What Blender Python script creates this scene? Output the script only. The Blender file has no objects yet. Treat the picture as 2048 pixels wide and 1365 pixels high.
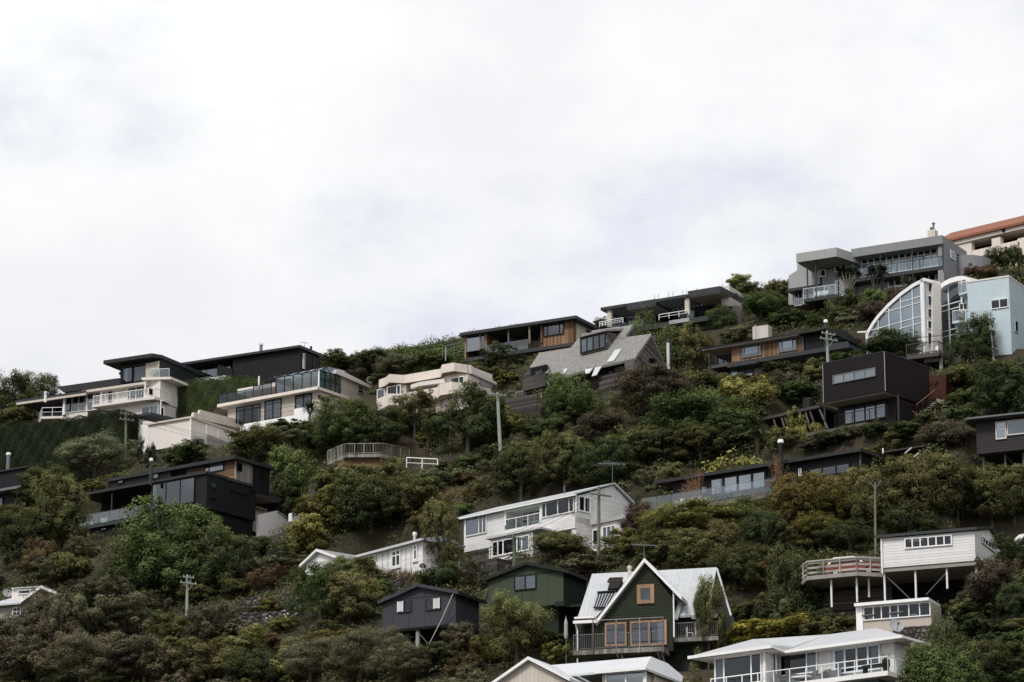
import bpy, math, random
import numpy as np
from mathutils import Vector, Matrix
random.seed(7); RS = np.random.RandomState(7)
SC = bpy.context.scene
COL = SC.collection

# ------------------------------------------------------------------ camera model (photo measured at 2048 x 1365)
F = 7000.0; PW, PH = 2048.0, 1365.0; CX, CY = PW/2, PH/2
PITCH = math.atan(0.277)
FW = Vector((0, math.cos(PITCH), math.sin(PITCH))); UP = Vector((0, -math.sin(PITCH), math.cos(PITCH))); RT = Vector((1, 0, 0))
YH = CY + F*math.tan(PITCH)                      # eye-level line of the photograph
def ray(px, py):
    return FW + RT*((px-CX)/F) - UP*((py-CY)/F)
def at(px, py, D):                               # the point on a sight line at depth D
    d = ray(px, py); return d*(D/d.y)
def project(v):
    z = v.dot(FW); return (CX + F*v.dot(RT)/z, CY - F*v.dot(UP)/z)

# ------------------------------------------------------------------ terrain (world units: metres)
PADS = []                                        # levelled ground under each building
def sstep(x): x = np.clip(x, 0, 1); return x*x*(3-2*x)
def vnoise(x, y):
    return (np.sin(x*.21+y*.13+1.3)*.5+np.sin(x*.09-y*.17+.4)*.8+np.sin(x*.53+y*.41)*.22+np.sin(-x*.37+y*.71+2.1)*.2)
def hill0(x, y):
    s = y + 0.6*x
    z = -84.3 + .517*s
    z = np.where(s > 352, 97.7 + 3*(1-np.exp(-(np.maximum(s, 352)-352)*.517/3)), z)
    z = np.where(s > 375, z-.12*(s-375), z)
    z = np.maximum(z, -2.0 + .02*s*0)
    return z
def ground(x, y):
    x = np.asarray(x, float); y = np.asarray(y, float)
    z0 = hill0(x, y)
    z = z0 + .55*vnoise(x, y)*sstep((z0-0)/10)
    for (ox, oy, oz, ca, sa, a0, a1, b0, b1, mode, m) in PADS:
        dx, dy = x-ox, y-oy
        a = dx*ca+dy*sa; b = -dx*sa+dy*ca
        da = np.maximum(np.maximum(a0-a, a-a1), 0); db = np.maximum(np.maximum(b0-b, b-b1), 0)
        w = 1-sstep(np.sqrt(da*da+db*db)/m)
        tgt = np.full_like(z, oz-.06)
        if mode == 'cut': tgt = np.minimum(tgt, z)
        z = z*(1-w)+tgt*w
    return z
def plane_depth(px, py):
    d = ray(px, py); tx, t = d.x/d.y, d.z/d.y
    k = .517*(1+.6*tx)-t
    if k < .18: return 360.0
    return min(84.3/k, 385.0)
def hit(px, py):                                 # where a sight line first meets the ground
    d = ray(px, py); d = d/d.y
    D = 190.0
    ys = np.arange(190, 430, .5); g = ground(d.x*ys, ys); below = d.z*ys < g
    if not below.any(): return None
    D = ys[int(np.argmax(below))]
    return Vector((d.x*D, D, float(ground(d.x*D, D))))

# ------------------------------------------------------------------ materials
MATS = {}
def nodes(name):
    m = bpy.data.materials.new(name); m.use_nodes = True; nt = m.node_tree
    return m, nt, nt.nodes, nt.links, nt.nodes['Principled BSDF']
def mth(nt, op, a, b=None):
    n = nt.nodes.new('ShaderNodeMath'); n.operation = op
    for i, v in enumerate((a, b)):
        if v is None: continue
        if isinstance(v, (int, float)): n.inputs[i].default_value = v
        else: nt.links.new(v, n.inputs[i])
    return n.outputs[0]
def mixc(nt, fac, a, b, mode='MIX'):
    n = nt.nodes.new('ShaderNodeMix'); n.data_type = 'RGBA'; n.blend_type = mode
    for i, v in ((0, fac), (6, a), (7, b)):
        if hasattr(v, 'is_linked') or hasattr(v, 'links'): nt.links.new(v, n.inputs[i])
        elif i == 0: n.inputs[0].default_value = v
        else: n.inputs[i].default_value = (*v, 1) if len(v) == 3 else v
    return n.outputs[2]
def noise(nt, vec, scale, detail=3, rough=.55):
    n = nt.nodes.new('ShaderNodeTexNoise'); n.inputs['Scale'].default_value = scale
    n.inputs['Detail'].default_value = detail; n.inputs['Roughness'].default_value = rough
    if vec is not None: nt.links.new(vec, n.inputs['Vector'])
    return n.outputs['Fac']
def ramp(nt, fac, p0, p1):
    n = nt.nodes.new('ShaderNodeMapRange'); n.interpolation_type = 'SMOOTHSTEP'
    nt.links.new(fac, n.inputs[0]); n.inputs[1].default_value = p0; n.inputs[2].default_value = p1
    return n.outputs[0]
def paint(name, col, rough=.65, pat=None, sp=.2, line=.55, lw=.16, grime=.28, spec=.16, metal=0.0, dirt=(.10, .09, .075)):
    """a surface with boards / battens / ribs (pat h, v, x), weather streaks and blotches"""
    if name in MATS: return MATS[name]
    m, nt, N, L, P = nodes(name)
    tc = N.new('ShaderNodeTexCoord'); sep = N.new('ShaderNodeSeparateXYZ'); L.new(tc.outputs['Object'], sep.inputs[0])
    mp = N.new('ShaderNodeMapping'); mp.inputs['Scale'].default_value = (1, 1, .22); L.new(tc.outputs['Object'], mp.inputs[0])
    streak = ramp(nt, noise(nt, mp.outputs[0], 2.2, 5, .65), .42, .78)
    blot = noise(nt, tc.outputs['Object'], .9, 4)
    c = mixc(nt, mth(nt, 'MULTIPLY', streak, grime), col, tuple(x*.62+min(x, d)*.2 for x, d in zip(col, dirt)))
    c = mixc(nt, mth(nt, 'MULTIPLY', ramp(nt, blot, .4, .7), .16), c, tuple(min(1, x*.72) for x in col))
    if pat:
        u = {'h': sep.outputs[2], 'v': mth(nt, 'ADD', sep.outputs[0], sep.outputs[1]), 'x': sep.outputs[0], 'y': sep.outputs[1]}[pat]
        fr = mth(nt, 'FRACT', mth(nt, 'MULTIPLY', u, 1/sp))
        ln = mth(nt, 'SUBTRACT', 1, ramp(nt, fr, 0.0, lw))
        wn = N.new('ShaderNodeTexWhiteNoise'); wn.noise_dimensions = '1D'
        L.new(mth(nt, 'FLOOR', mth(nt, 'MULTIPLY', u, 1/sp)), wn.inputs['W'])
        c = mixc(nt, mth(nt, 'MULTIPLY', wn.outputs['Value'], .22 if line > .3 else .08), c, tuple(x*.55 for x in col))
        c = mixc(nt, mth(nt, 'MULTIPLY', ln, line), c, tuple(x*.25 for x in col))
        bp = N.new('ShaderNodeBump'); bp.inputs['Strength'].default_value = .5; bp.inputs['Distance'].default_value = .03
        L.new(mth(nt, 'SUBTRACT', fr, ln), bp.inputs['Height']); L.new(bp.outputs[0], P.inputs['Normal'])
    L.new(c, P.inputs['Base Color']); P.inputs['Roughness'].default_value = rough
    P.inputs['Specular IOR Level'].default_value = spec; P.inputs['Metallic'].default_value = metal
    MATS[name] = m; return m
def wood(name, c0, c1, pat='v', sp=.14, rough=.7):
    if name in MATS: return MATS[name]
    m, nt, N, L, P = nodes(name)
    tc = N.new('ShaderNodeTexCoord'); sep = N.new('ShaderNodeSeparateXYZ'); L.new(tc.outputs['Object'], sep.inputs[0])
    mp = N.new('ShaderNodeMapping'); mp.inputs['Scale'].default_value = (1, 1, .18) if pat == 'v' else (.18, .18, 1); L.new(tc.outputs['Object'], mp.inputs[0])
    u = {'h': sep.outputs[2], 'v': mth(nt, 'ADD', sep.outputs[0], sep.outputs[1]), 'd': mth(nt, 'ADD', sep.outputs[2], mth(nt, 'MULTIPLY', sep.outputs[1], .55))}[pat]
    q = mth(nt, 'MULTIPLY', u, 1/sp); fr = mth(nt, 'FRACT', q)
    wn = N.new('ShaderNodeTexWhiteNoise'); wn.noise_dimensions = '1D'; L.new(mth(nt, 'FLOOR', q), wn.inputs['W'])
    g = noise(nt, mp.outputs[0], 3.5, 5, .7)
    f = mth(nt, 'ADD', mth(nt, 'MULTIPLY', wn.outputs['Value'], .55), mth(nt, 'MULTIPLY', g, .5))
    c = mixc(nt, ramp(nt, f, .2, .85), c0, c1)
    ln = mth(nt, 'SUBTRACT', 1, ramp(nt, fr, 0, .16))
    c = mixc(nt, mth(nt, 'MULTIPLY', ln, .6), c, tuple(x*.2 for x in c0))
    c = mixc(nt, ramp(nt, noise(nt, tc.outputs['Object'], .5, 3), .5, .8), c, tuple((a*.35+b*.25) for a, b in zip(c0, (.12, .12, .12))))
    L.new(c, P.inputs['Base Color']); P.inputs['Roughness'].default_value = rough; P.inputs['Specular IOR Level'].default_value = .2
    MATS[name] = m; return m
def shingle():
    m, nt, N, L, P = nodes('weathered_shingle')
    tc = N.new('ShaderNodeTexCoord'); sep = N.new('ShaderNodeSeparateXYZ'); L.new(tc.outputs['Object'], sep.inputs[0])
    cb = N.new('ShaderNodeCombineXYZ'); L.new(sep.outputs[0], cb.inputs[0]); L.new(mth(nt, 'MULTIPLY', sep.outputs[2], 1.4), cb.inputs[1])
    br = N.new('ShaderNodeTexBrick'); L.new(cb.outputs[0], br.inputs[0])
    br.inputs['Color1'].default_value = (.33, .325, .31, 1); br.inputs['Color2'].default_value = (.24, .235, .225, 1); br.inputs['Mortar'].default_value = (.13, .128, .12, 1)
    br.inputs['Scale'].default_value = 1; br.inputs['Brick Width'].default_value = .22; br.inputs['Row Height'].default_value = .19; br.inputs['Mortar Size'].default_value = .03
    mp = N.new('ShaderNodeMapping'); mp.inputs['Scale'].default_value = (.8, .8, 1.6); L.new(tc.outputs['Object'], mp.inputs[0])
    c = mixc(nt, ramp(nt, noise(nt, mp.outputs[0], 1.1, 5, .7), .52, .72), br.outputs[0], (.15, .125, .10))
    c = mixc(nt, ramp(nt, noise(nt, mp.outputs[0], 3.2, 4, .7), .62, .72), c, (.36, .36, .35))
    L.new(c, P.inputs['Base Color']); P.inputs['Roughness'].default_value = .85
    MATS['shingle'] = m; return m
def glass(name, refl, tint, rough=.02):
    """see-through pane that mirrors part of the sky"""
    m, nt, N, L, P = nodes(name); N.remove(P)
    tr = N.new('ShaderNodeBsdfTransparent'); tr.inputs[0].default_value = (*tint, 1)
    gl = N.new('ShaderNodeBsdfGlossy'); gl.inputs['Roughness'].default_value = rough; gl.inputs[0].default_value = (.86, .93, 1, 1)
    fz = N.new('ShaderNodeFresnel'); fz.inputs[0].default_value = 1.5
    tc = N.new('ShaderNodeTexCoord'); nz = ramp(nt, noise(nt, tc.outputs['Object'], .22, 1), .3, .7)
    mx = N.new('ShaderNodeMixShader')
    L.new(mth(nt, 'ADD', mth(nt, 'MULTIPLY', fz.outputs[0], .5), mth(nt, 'ADD', refl*.7, mth(nt, 'MULTIPLY', nz, refl*.6))), mx.inputs[0])
    L.new(tr.outputs[0], mx.inputs[1]); L.new(gl.outputs[0], mx.inputs[2])
    L.new(mx.outputs[0], N['Material Output'].inputs[0]); MATS[name] = m; return m
def leafmat(name, dark, light, obj=.45):
    m, nt, N, L, P = nodes(name); N.remove(P)
    at_ = N.new('ShaderNodeAttribute'); at_.attribute_name = 'tint'
    oi = N.new('ShaderNodeObjectInfo')
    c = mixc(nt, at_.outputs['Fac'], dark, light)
    hs = N.new('ShaderNodeHueSaturation'); L.new(c, hs.inputs['Color'])
    L.new(mth(nt, 'ADD', .5-.008, mth(nt, 'MULTIPLY', oi.outputs['Random'], .038)), hs.inputs['Hue'])
    w2 = N.new('ShaderNodeTexWhiteNoise'); w2.noise_dimensions = '1D'; L.new(mth(nt, 'MULTIPLY', oi.outputs['Random'], 91.7), w2.inputs['W'])
    L.new(mth(nt, 'ADD', 1-obj*.5, mth(nt, 'MULTIPLY', w2.outputs['Value'], obj)), hs.inputs['Value'])
    hs.inputs['Saturation'].default_value = .95
    df = N.new('ShaderNodeBsdfDiffuse'); tl = N.new('ShaderNodeBsdfTranslucent'); gl = N.new('ShaderNodeBsdfGlossy')
    gl.inputs['Roughness'].default_value = .55; gl.inputs[0].default_value = (.6, .65, .6, 1)
    for q in (df, tl): L.new(hs.outputs[0], q.inputs[0])
    m1 = N.new('ShaderNodeMixShader'); m1.inputs[0].default_value = .22; L.new(df.outputs[0], m1.inputs[1]); L.new(tl.outputs[0], m1.inputs[2])
    m2 = N.new('ShaderNodeMixShader'); m2.inputs[0].default_value = .012; L.new(m1.outputs[0], m2.inputs[1]); L.new(gl.outputs[0], m2.inputs[2])
    L.new(m2.outputs[0], N['Material Output'].inputs[0]); MATS[name] = m; return m
def stone():
    m, nt, N, L, P = nodes('dark_stone')
    tc = N.new('ShaderNodeTexCoord'); v = N.new('ShaderNodeTexVoronoi'); v.inputs['Scale'].default_value = 2.6; L.new(tc.outputs['Object'], v.inputs[0])
    v2 = N.new('ShaderNodeTexVoronoi'); v2.feature = 'DISTANCE_TO_EDGE'; v2.inputs['Scale'].default_value = 2.6; L.new(tc.outputs['Object'], v2.inputs[0])
    sp = N.new('ShaderNodeSeparateColor'); L.new(v.outputs['Color'], sp.inputs[0])
    c = mixc(nt, sp.outputs[0], (.045, .04, .038), (.15, .125, .11))
    c = mixc(nt, mth(nt, 'SUBTRACT', 1, ramp(nt, v2.outputs[0], 0, .12)), c, (.012, .011, .01))
    bp = N.new('ShaderNodeBump'); bp.inputs['Strength'].default_value = 1; bp.inputs['Distance'].default_value = .15; L.new(ramp(nt, v2.outputs[0], 0, .25), bp.inputs['Height']); L.new(bp.outputs[0], P.inputs['Normal'])
    L.new(c, P.inputs['Base Color']); P.inputs['Roughness'].default_value = .9; MATS['stone'] = m; return m
def earth():
    m, nt, N, L, P = nodes('hill_ground')
    tc = N.new('ShaderNodeTexCoord')
    a = noise(nt, tc.outputs['Object'], .12, 6, .65); b = noise(nt, tc.outputs['Object'], .9, 6, .7)
    c = mixc(nt, ramp(nt, b, .3, .7), (.02, .022, .012), (.05, .045, .028))
    c = mixc(nt, ramp(nt, a, .45, .62), c, (.062, .05, .036))
    c = mixc(nt, ramp(nt, noise(nt, tc.outputs['Object'], 3.1, 4, .7), .5, .7), c, (.022, .028, .014))
    bp = N.new('ShaderNodeBump'); bp.inputs['Strength'].default_value = .8; bp.inputs['Distance'].default_value = .3; L.new(b, bp.inputs['Height']); L.new(bp.outputs[0], P.inputs['Normal'])
    L.new(c, P.inputs['Base Color']); P.inputs['Roughness'].default_value = .95; P.inputs['Specular IOR Level'].default_value = .1
    MATS['earth'] = m; return m

white = paint('white_weatherboard', (.80, .80, .79), .6, 'h', .2, .36, .2, .22)
wplain = paint('white_paint', (.82, .82, .81), .5, grime=.22)
wroof = paint('white_metal_roof', (.60, .61, .63), .5, 'x', .42, .14, .12, .35)
cream = paint('cream_render', (.72, .645, .58), .8, grime=.3)
offw = paint('off_white_render', (.70, .655, .615), .75, grime=.22)
ivory = paint('ivory_batten', (.60, .55, .48), .7, 'v', .3, .35, .12, .15)
beige = paint('beige_render', (.47, .42, .36), .8, grime=.2)
wbatten = paint('white_batten', (.66, .66, .64), .6, 'v', .3, .5, .14, .2)
grey = paint('grey_render', (.235, .24, .25), .75, grime=.35)
lgrey = paint('pale_grey_render', (.34, .345, .35), .75, grime=.35)
conc = paint('concrete', (.30, .285, .265), .85, 'v', 1.2, .25, .03, .75)
concw = paint('pale_concrete', (.55, .52, .48), .85, grime=.9)
black = paint('black_batten', (.0145, .0135, .0155), .55, 'v', .35, .6, .14, .3)
blackp = paint('black_paint', (.0115, .012, .0135), .5, grime=.2)
char = paint('charcoal_boards', (.0155, .0125, .0145), .6, 'h', .22, .75, .2, .3)
dkboard = paint('dark_grey_boards', (.045, .042, .044), .6, 'h', .2, .8, .22, .3)
slate = paint('slate_panel', (.052, .053, .064), .6, 'v', 1.35, .7, .035, .2)
dgreen = paint('green_panel', (.052, .066, .042), .65, 'v', 1.3, .6, .03, .6)
dgreen2 = paint('green_boards', (.030, .036, .022), .6, 'h', .19, .85, .25, .4)
dkgreen = paint('dark_green_paint', (.016, .022, .017), .6, grime=.3)
blue = paint('pale_blue_block', (.54, .64, .685), .75, 'h', .22, .18, .1, .2)
rust = paint('rusted_steel', (.058, .021, .014), .75, 'v', .6, .4, .05, .5)
wroof2 = paint('pale_grey_metal_roof', (.47, .48, .50), .5, 'x', .42, .16, .12, .35)
orange = paint('orange_tile', (.29, .12, .07), .7, 'x', .28, .75, .3, .4)
dkroof = paint('dark_metal_roof', (.035, .036, .038), .5, 'x', .45, .5, .12, .3)
groof = paint('grey_metal_roof', (.30, .305, .31), .55, 'x', .3, .5, .3, .5)
iron = paint('pale_corrugated_iron', (.50, .515, .53), .5, 'x', .3, .09, .35, .5)
fascia = paint('dark_fascia', (.045, .047, .05), .5, grime=.3)
mgrey = paint('mid_grey_paint', (.16, .165, .17), .6, grime=.3)
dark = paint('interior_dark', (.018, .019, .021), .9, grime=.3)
under = paint('void_shade', (.010, .010, .010), .9, grime=.3)  # near-black colour holds the shade of voids, openings and recesses
timber = wood('cedar_boards', (.12, .068, .036), (.30, .185, .105), 'v', .16)
timberh = wood('cedar_slats', (.11, .062, .034), (.27, .17, .098), 'h', .16)
greyw = wood('grey_vertical_boards', (.17, .155, .135), (.34, .32, .28), 'v', .16)
oldw = wood('weathered_diagonal_boards', (.045, .042, .040), (.15, .142, .135), 'd', .26)
oldwh = wood('weathered_boards', (.035, .030, .028), (.10, .088, .08), 'h', .26)
deckw = wood('grey_deck_timber', (.13, .122, .11), (.30, .28, .25), 'v', .3)
palew = wood('pale_old_timber', (.20, .19, .17), (.48, .46, .42), 'h', .4)
frameo = wood('orange_frame_timber', (.28, .17, .10), (.40, .25, .15), 'v', .5)
polew = paint('pole_pale_timber', (.30, .325, .285), .8, 'h', 3.0, .1, .02, .7)
poleg = paint('pole_green_timber', (.105, .15, .095), .8, 'h', 3.0, .1, .02, .7)
poleb = paint('pole_brown_timber', (.16, .165, .12), .8, 'h', 3.0, .1, .02, .9)
steel = paint('bright_steel', (.55, .57, .58), .35, metal=.6, grime=.2)
blkmetal = paint('black_metal', (.014, .014, .015), .45, grime=.1)
soffit = paint('pale_soffit', (.42, .39, .36), .8, grime=.2)
cur = paint('white_curtain', (.62, .64, .65), .9, 'v', .12, .25, .4, .1)
blind = paint('grey_blind', (.36, .375, .40), .9, 'h', .1, .15, .3, .1)
redp = paint('red_paint', (.20, .035, .03), .3, spec=.6)
rubber = paint('rubber', (.012, .012, .012), .9)
gdark = glass('window_glass', .035, (.50, .56, .60)); gsky = glass('sky_glass', .115, (.42, .50, .56)); gpale = glass('pale_glass', .20, (.5, .6, .63))
gbal = glass('balustrade_glass', .12, (.66, .76, .76)); gblk = glass('dark_glass', .03, (.30, .34, .38))
shing = shingle(); stn = stone(); soil = earth()
# ------------------------------------------------------------------ mesh builder
class MB:
    def __init__(s): s.v = []; s.f = []; s.m = []; s.mats = []
    def mi(s, mat):
        if mat not in s.mats: s.mats.append(mat)
        return s.mats.index(mat)
    def face(s, pts, mat):
        i = len(s.v); s.v += [tuple(p) for p in pts]; s.f.append(tuple(range(i, i+len(pts)))); s.m.append(s.mi(mat))
    def box(s, a0, a1, b0, b1, h0, h1, mat):
        a0, a1 = sorted((a0, a1)); b0, b1 = sorted((b0, b1)); h0, h1 = sorted((h0, h1))
        i = len(s.v); k = s.mi(mat)
        s.v += [(a0,b0,h0),(a1,b0,h0),(a1,b1,h0),(a0,b1,h0),(a0,b0,h1),(a1,b0,h1),(a1,b1,h1),(a0,b1,h1)]
        for f in ((0,3,2,1),(4,5,6,7),(0,1,5,4),(1,2,6,5),(2,3,7,6),(3,0,4,7)):
            s.f.append(tuple(i+j for j in f)); s.m.append(k)
    def ext(s, pts, vec, mat, cap=None):         # polygon pushed along a vector
        n = len(pts); P = [Vector(p) for p in pts]; Q = [p+Vector(vec) for p in P]
        nrm = Vector((0, 0, 0))
        for j in range(n): nrm += (P[j]-P[0]).cross(P[(j+1) % n]-P[0])
        if nrm.dot(Vector(vec)) > 0: P.reverse(); Q.reverse()
        i = len(s.v); s.v += [tuple(p) for p in P+Q]; k = s.mi(mat); kc = s.mi(cap) if cap else k
        s.f.append(tuple(range(i, i+n))); s.m.append(kc); s.f.append(tuple(reversed(range(i+n, i+2*n)))); s.m.append(kc)
        for j in range(n):
            q = (j+1) % n; s.f.append((i+j, i+n+j, i+n+q, i+q)); s.m.append(k)
    def tube(s, p, q, r, mat, r2=None, n=6):
        p, q = Vector(p), Vector(q); r2 = r if r2 is None else r2
        z = (q-p).normalized(); x = z.orthogonal().normalized(); y = z.cross(x)
        i = len(s.v); k = s.mi(mat)
        for c, rr in ((p, r), (q, r2)):
            for j in range(n):
                t = 2*math.pi*j/n; s.v.append(tuple(c+x*(rr*math.cos(t))+y*(rr*math.sin(t))))
        for j in range(n):
            s.f.append((i+j, i+(j+1) % n, i+n+(j+1) % n, i+n+j)); s.m.append(k)
        s.f.append(tuple(i+j for j in reversed(range(n)))); s.m.append(k); s.f.append(tuple(i+n+j for j in range(n))); s.m.append(k)
    def bar(s, p, q, w, mat, up=None): s.tube(p, q, w*.7, mat, n=4)
    def lathe(s, prof, c, mat, n=14):            # profile of (radius, height) round a vertical axis
        i = len(s.v); k = s.mi(mat)
        for r, h in prof:
            for j in range(n):
                t = 2*math.pi*j/n; s.v.append((c[0]+r*math.cos(t), c[1]+r*math.sin(t), c[2]+h))
        for q in range(len(prof)-1):
            for j in range(n):
                s.f.append((i+q*n+j, i+q*n+(j+1) % n, i+(q+1)*n+(j+1) % n, i+(q+1)*n+j)); s.m.append(k)
        s.f.append(tuple(i+j for j in reversed(range(n)))); s.m.append(k)
        s.f.append(tuple(i+(len(prof)-1)*n+j for j in range(n))); s.m.append(k)
    def build(s, name, parent=None, label=None):
        me = bpy.data.meshes.new(name); me.from_pydata(s.v, [], s.f)
        for m in s.mats: me.materials.append(m)
        me.polygons.foreach_set('material_index', s.m); me.update()
        o = bpy.data.objects.new(name, me); COL.objects.link(o); o.parent = parent
        if label: o['label'] = label
        return o
def tag(o, label=None, cat=None, group=None, kind=None):
    for k, v in (('label', label), ('category', cat), ('group', group), ('kind', kind)):
        if v: o[k] = v
    return o
def empty(name, loc, rz, label, cat, group=None):
    o = bpy.data.objects.new(name, None); COL.objects.link(o); o.location = loc; o.rotation_euler = (0, 0, rz); o.empty_display_size = .3
    return tag(o, label, cat, group)
WR = random.Random(21)
LAND = []                                        # (short name, px box) of what the plants are described by

class House:
    """frame at one corner: a along the front to the right, b into the hill, h up"""
    def __init__(s, name, label, cat, corner, line, D=None, short=None, box=None, group=None, root=True):
        px, py = corner
        s.D = plane_depth(px, py) if D is None else D
        s.P = at(px, py, s.D)
        x0, y0, x1, y1 = line
        if abs(y1-y0) < 1e-6: s.A = Vector((1, 0, 0))
        else:
            xv = x0 + (YH-y0)*(x1-x0)/(y1-y0); d = ray(xv, YH); d.z = 0; d.normalize()
            s.A = d if d.x > 0 else -d
        s.Bv = Vector((-s.A.y, s.A.x, 0)); s.rz = math.atan2(s.A.y, s.A.x)
        s.o = empty(name, s.P, s.rz, label, cat, group) if root else None
        if short: LAND.append((short, box))
    def loc(s, v): d = v-s.P; return (d.dot(s.A), d.dot(s.Bv), d.z)
    def w(s, a, b, h): return s.P+s.A*a+s.Bv*b+Vector((0, 0, h))
    def F(s, px, py, b=0.0):
        d = ray(px, py); t = (s.P.dot(s.Bv)+b)/d.dot(s.Bv); a, _, h = s.loc(d*t); return a, h
    def S(s, px, py, a=0.0):
        d = ray(px, py); t = (s.P.dot(s.A)+a)/d.dot(s.A); _, b, h = s.loc(d*t); return b, h
    def Z(s, px, py, h):
        d = ray(px, py); t = (s.P.z+h)/d.z; a, b, _ = s.loc(d*t); return a, b
    def fp(s, px, py, b=0.0): a, h = s.F(px, py, b); return (a, b, h)
    def sp(s, px, py, a=0.0): b, h = s.S(px, py, a); return (a, b, h)
    def pad(s, a0, a1, b0, b1, h=0.0, mode='flat', m=3.0):
        PADS.append((s.P.x, s.P.y, s.P.z+h, s.A.x, s.A.y, a0, a1, b0, b1, mode, m))
    # parts
    def box(s, name, a0, a1, b0, b1, h0, h1, mat, parent=None, label=None):
        m = MB(); m.box(a0, a1, b0, b1, h0, h1, mat); return m.build(name, parent or s.o, label)
    def fbox(s, name, x0, y0, x1, y1, b0, b1, mat, down=None, parent=None, label=None):   # pixel rectangle on the plane b0
        a0, h1 = s.F(x0, y0, b0); a1, h0 = s.F(x1, y1, b0)
        if down is not None: h0 = down
        return s.box(name, a0, a1, b0, b1, h0, h1, mat, parent, label)
    def fpoly(s, name, pts, b0, b1, mat, parent=None, cap=None, label=None):
        m = MB(); m.ext([s.fp(x, y, b0) for x, y in pts], (0, b1-b0, 0), mat, cap); return m.build(name, parent or s.o, label)
    def spoly(s, name, pts, a0, a1, mat, parent=None, cap=None, label=None):
        m = MB(); m.ext([s.sp(x, y, a0) for x, y in pts], (a1-a0, 0, 0), mat, cap); return m.build(name, parent or s.o, label)
    def prof(s, name, pts, a0, a1, mat, parent=None, cap=None, label=None):      # (b,h) outline pushed along a
        m = MB(); m.ext([(a0, b, h) for b, h in pts], (a1-a0, 0, 0), mat, cap); return m.build(name, parent or s.o, label)
    def proff(s, name, pts, b0, b1, mat, parent=None, cap=None, label=None):     # (a,h) outline pushed along b
        m = MB(); m.ext([(a, b0, h) for a, h in pts], (0, b1-b0, 0), mat, cap); return m.build(name, parent or s.o, label)
    def plan(s, name, pts, h0, h1, mat, parent=None, cap=None, label=None):      # (a,b) outline pushed up
        m = MB(); m.ext([(a, b, h0) for a, b in pts], (0, 0, h1-h0), mat, cap); return m.build(name, parent or s.o, label)
    def slab(s, name, x0, y0, x1, y1, b0, b1, th, mat, parent=None, label=None):
        a0, _ = s.F(x0, y0, b0); a1, h = s.F(x1, y1, b0); s.box(name, a0, a1, b0, b1, h-th, h, mat, parent, label); return a0, a1, h
    def _win(s, u0, u1, v0, v1, M, n, rows, fr, gl, curt, name, fw, parent, split, bk):
        m = MB()
        def bx(x0, x1, y0, y1, d0, d1, mat):
            p, q = M(x0, y0, d0), M(x1, y1, d1); m.box(p[0], q[0], p[1], q[1], p[2], q[2], mat)
        bx(u0+.01, u1-.01, v0+.01, v1-.01, .004, .012, bk)
        for x0, x1, y0, y1 in ((u0, u0+fw, v0, v1), (u1-fw, u1, v0, v1), (u0+fw, u1-fw, v0, v0+fw), (u0+fw, u1-fw, v1-fw, v1)): bx(x0, x1, y0, y1, .012, .10, fr)
        cuts = split if split else [i/n for i in range(1, n)]
        for c in cuts:
            x = u0+(u1-u0)*c; bx(x-fw*.5, x+fw*.5, v0+fw, v1-fw, .013, .095, fr)
        for c in rows:
            y = v0+(v1-v0)*c; bx(u0+fw, u1-fw, y-fw*.35, y+fw*.35, .014, .09, fr)
        if not curt and name == 'window' and (u1-u0) > .9:      # a few drawn curtains and half lowered blinds
            q = WR.random(); t_ = WR.choice((cur, blind, soffit))
            if q < .28: curt = [(0, .1+.15*WR.random(), 0, 1, t_)]
            elif q < .5: curt = [(1-.1-.2*WR.random(), 1, 0, 1, t_)]
            elif q < .7: curt = [(0, 1, .62+.25*WR.random(), 1, t_)]
            elif q < .82: curt = [(0, .12, 0, 1, t_), (.88, 1, 0, 1, t_)]
        o = m.build(name, parent or s.o)
        for (c0, c1, r0, r1, mat) in curt:
            k = MB(); m2 = m; x0, x1 = u0+(u1-u0)*c0, u0+(u1-u0)*c1
            p, q = M(x0+.02, v0+(v1-v0)*r0+.02, .016), M(x1-.02, v0+(v1-v0)*r1-.02, .024)
            k.box(p[0], q[0], p[1], q[1], p[2], q[2], mat); k.build('curtain', o)
        g = MB(); c = [M(x, y, .05) for x, y in ((u0+.02, v0+.02), (u1-.02, v0+.02), (u1-.02, v1-.02), (u0+.02, v1-.02))]; g.face(c, gl); g.build('pane', o)
        return o
    def win(s, x0, y0, x1, y1, b=0.0, n=2, rows=(), fr=None, gl=None, curt=(), name='window', fw=.07, split=None, bk=None, parent=None):
        a0, h1 = s.F(x0, y0, b); a1, h0 = s.F(x1, y1, b)
        return s._win(a0, a1, h0, h1, lambda u, v, d: (u, b-d, v), n, rows, fr or blackp, gl or gdark, curt, name, fw, parent, split, bk or dark)
    def swin(s, x0, y0, x1, y1, a=0.0, n=1, rows=(), fr=None, gl=None, curt=(), name='window', fw=.07, split=None, bk=None, parent=None):
        b0, h1 = s.S(x0, y0, a); b1, h0 = s.S(x1, y1, a)
        return s._win(b0, b1, h0, h1, lambda u, v, d: (a+d, u, v), n, rows, fr or blackp, gl or gdark, curt, name, fw, parent, split, bk or dark)
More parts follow.
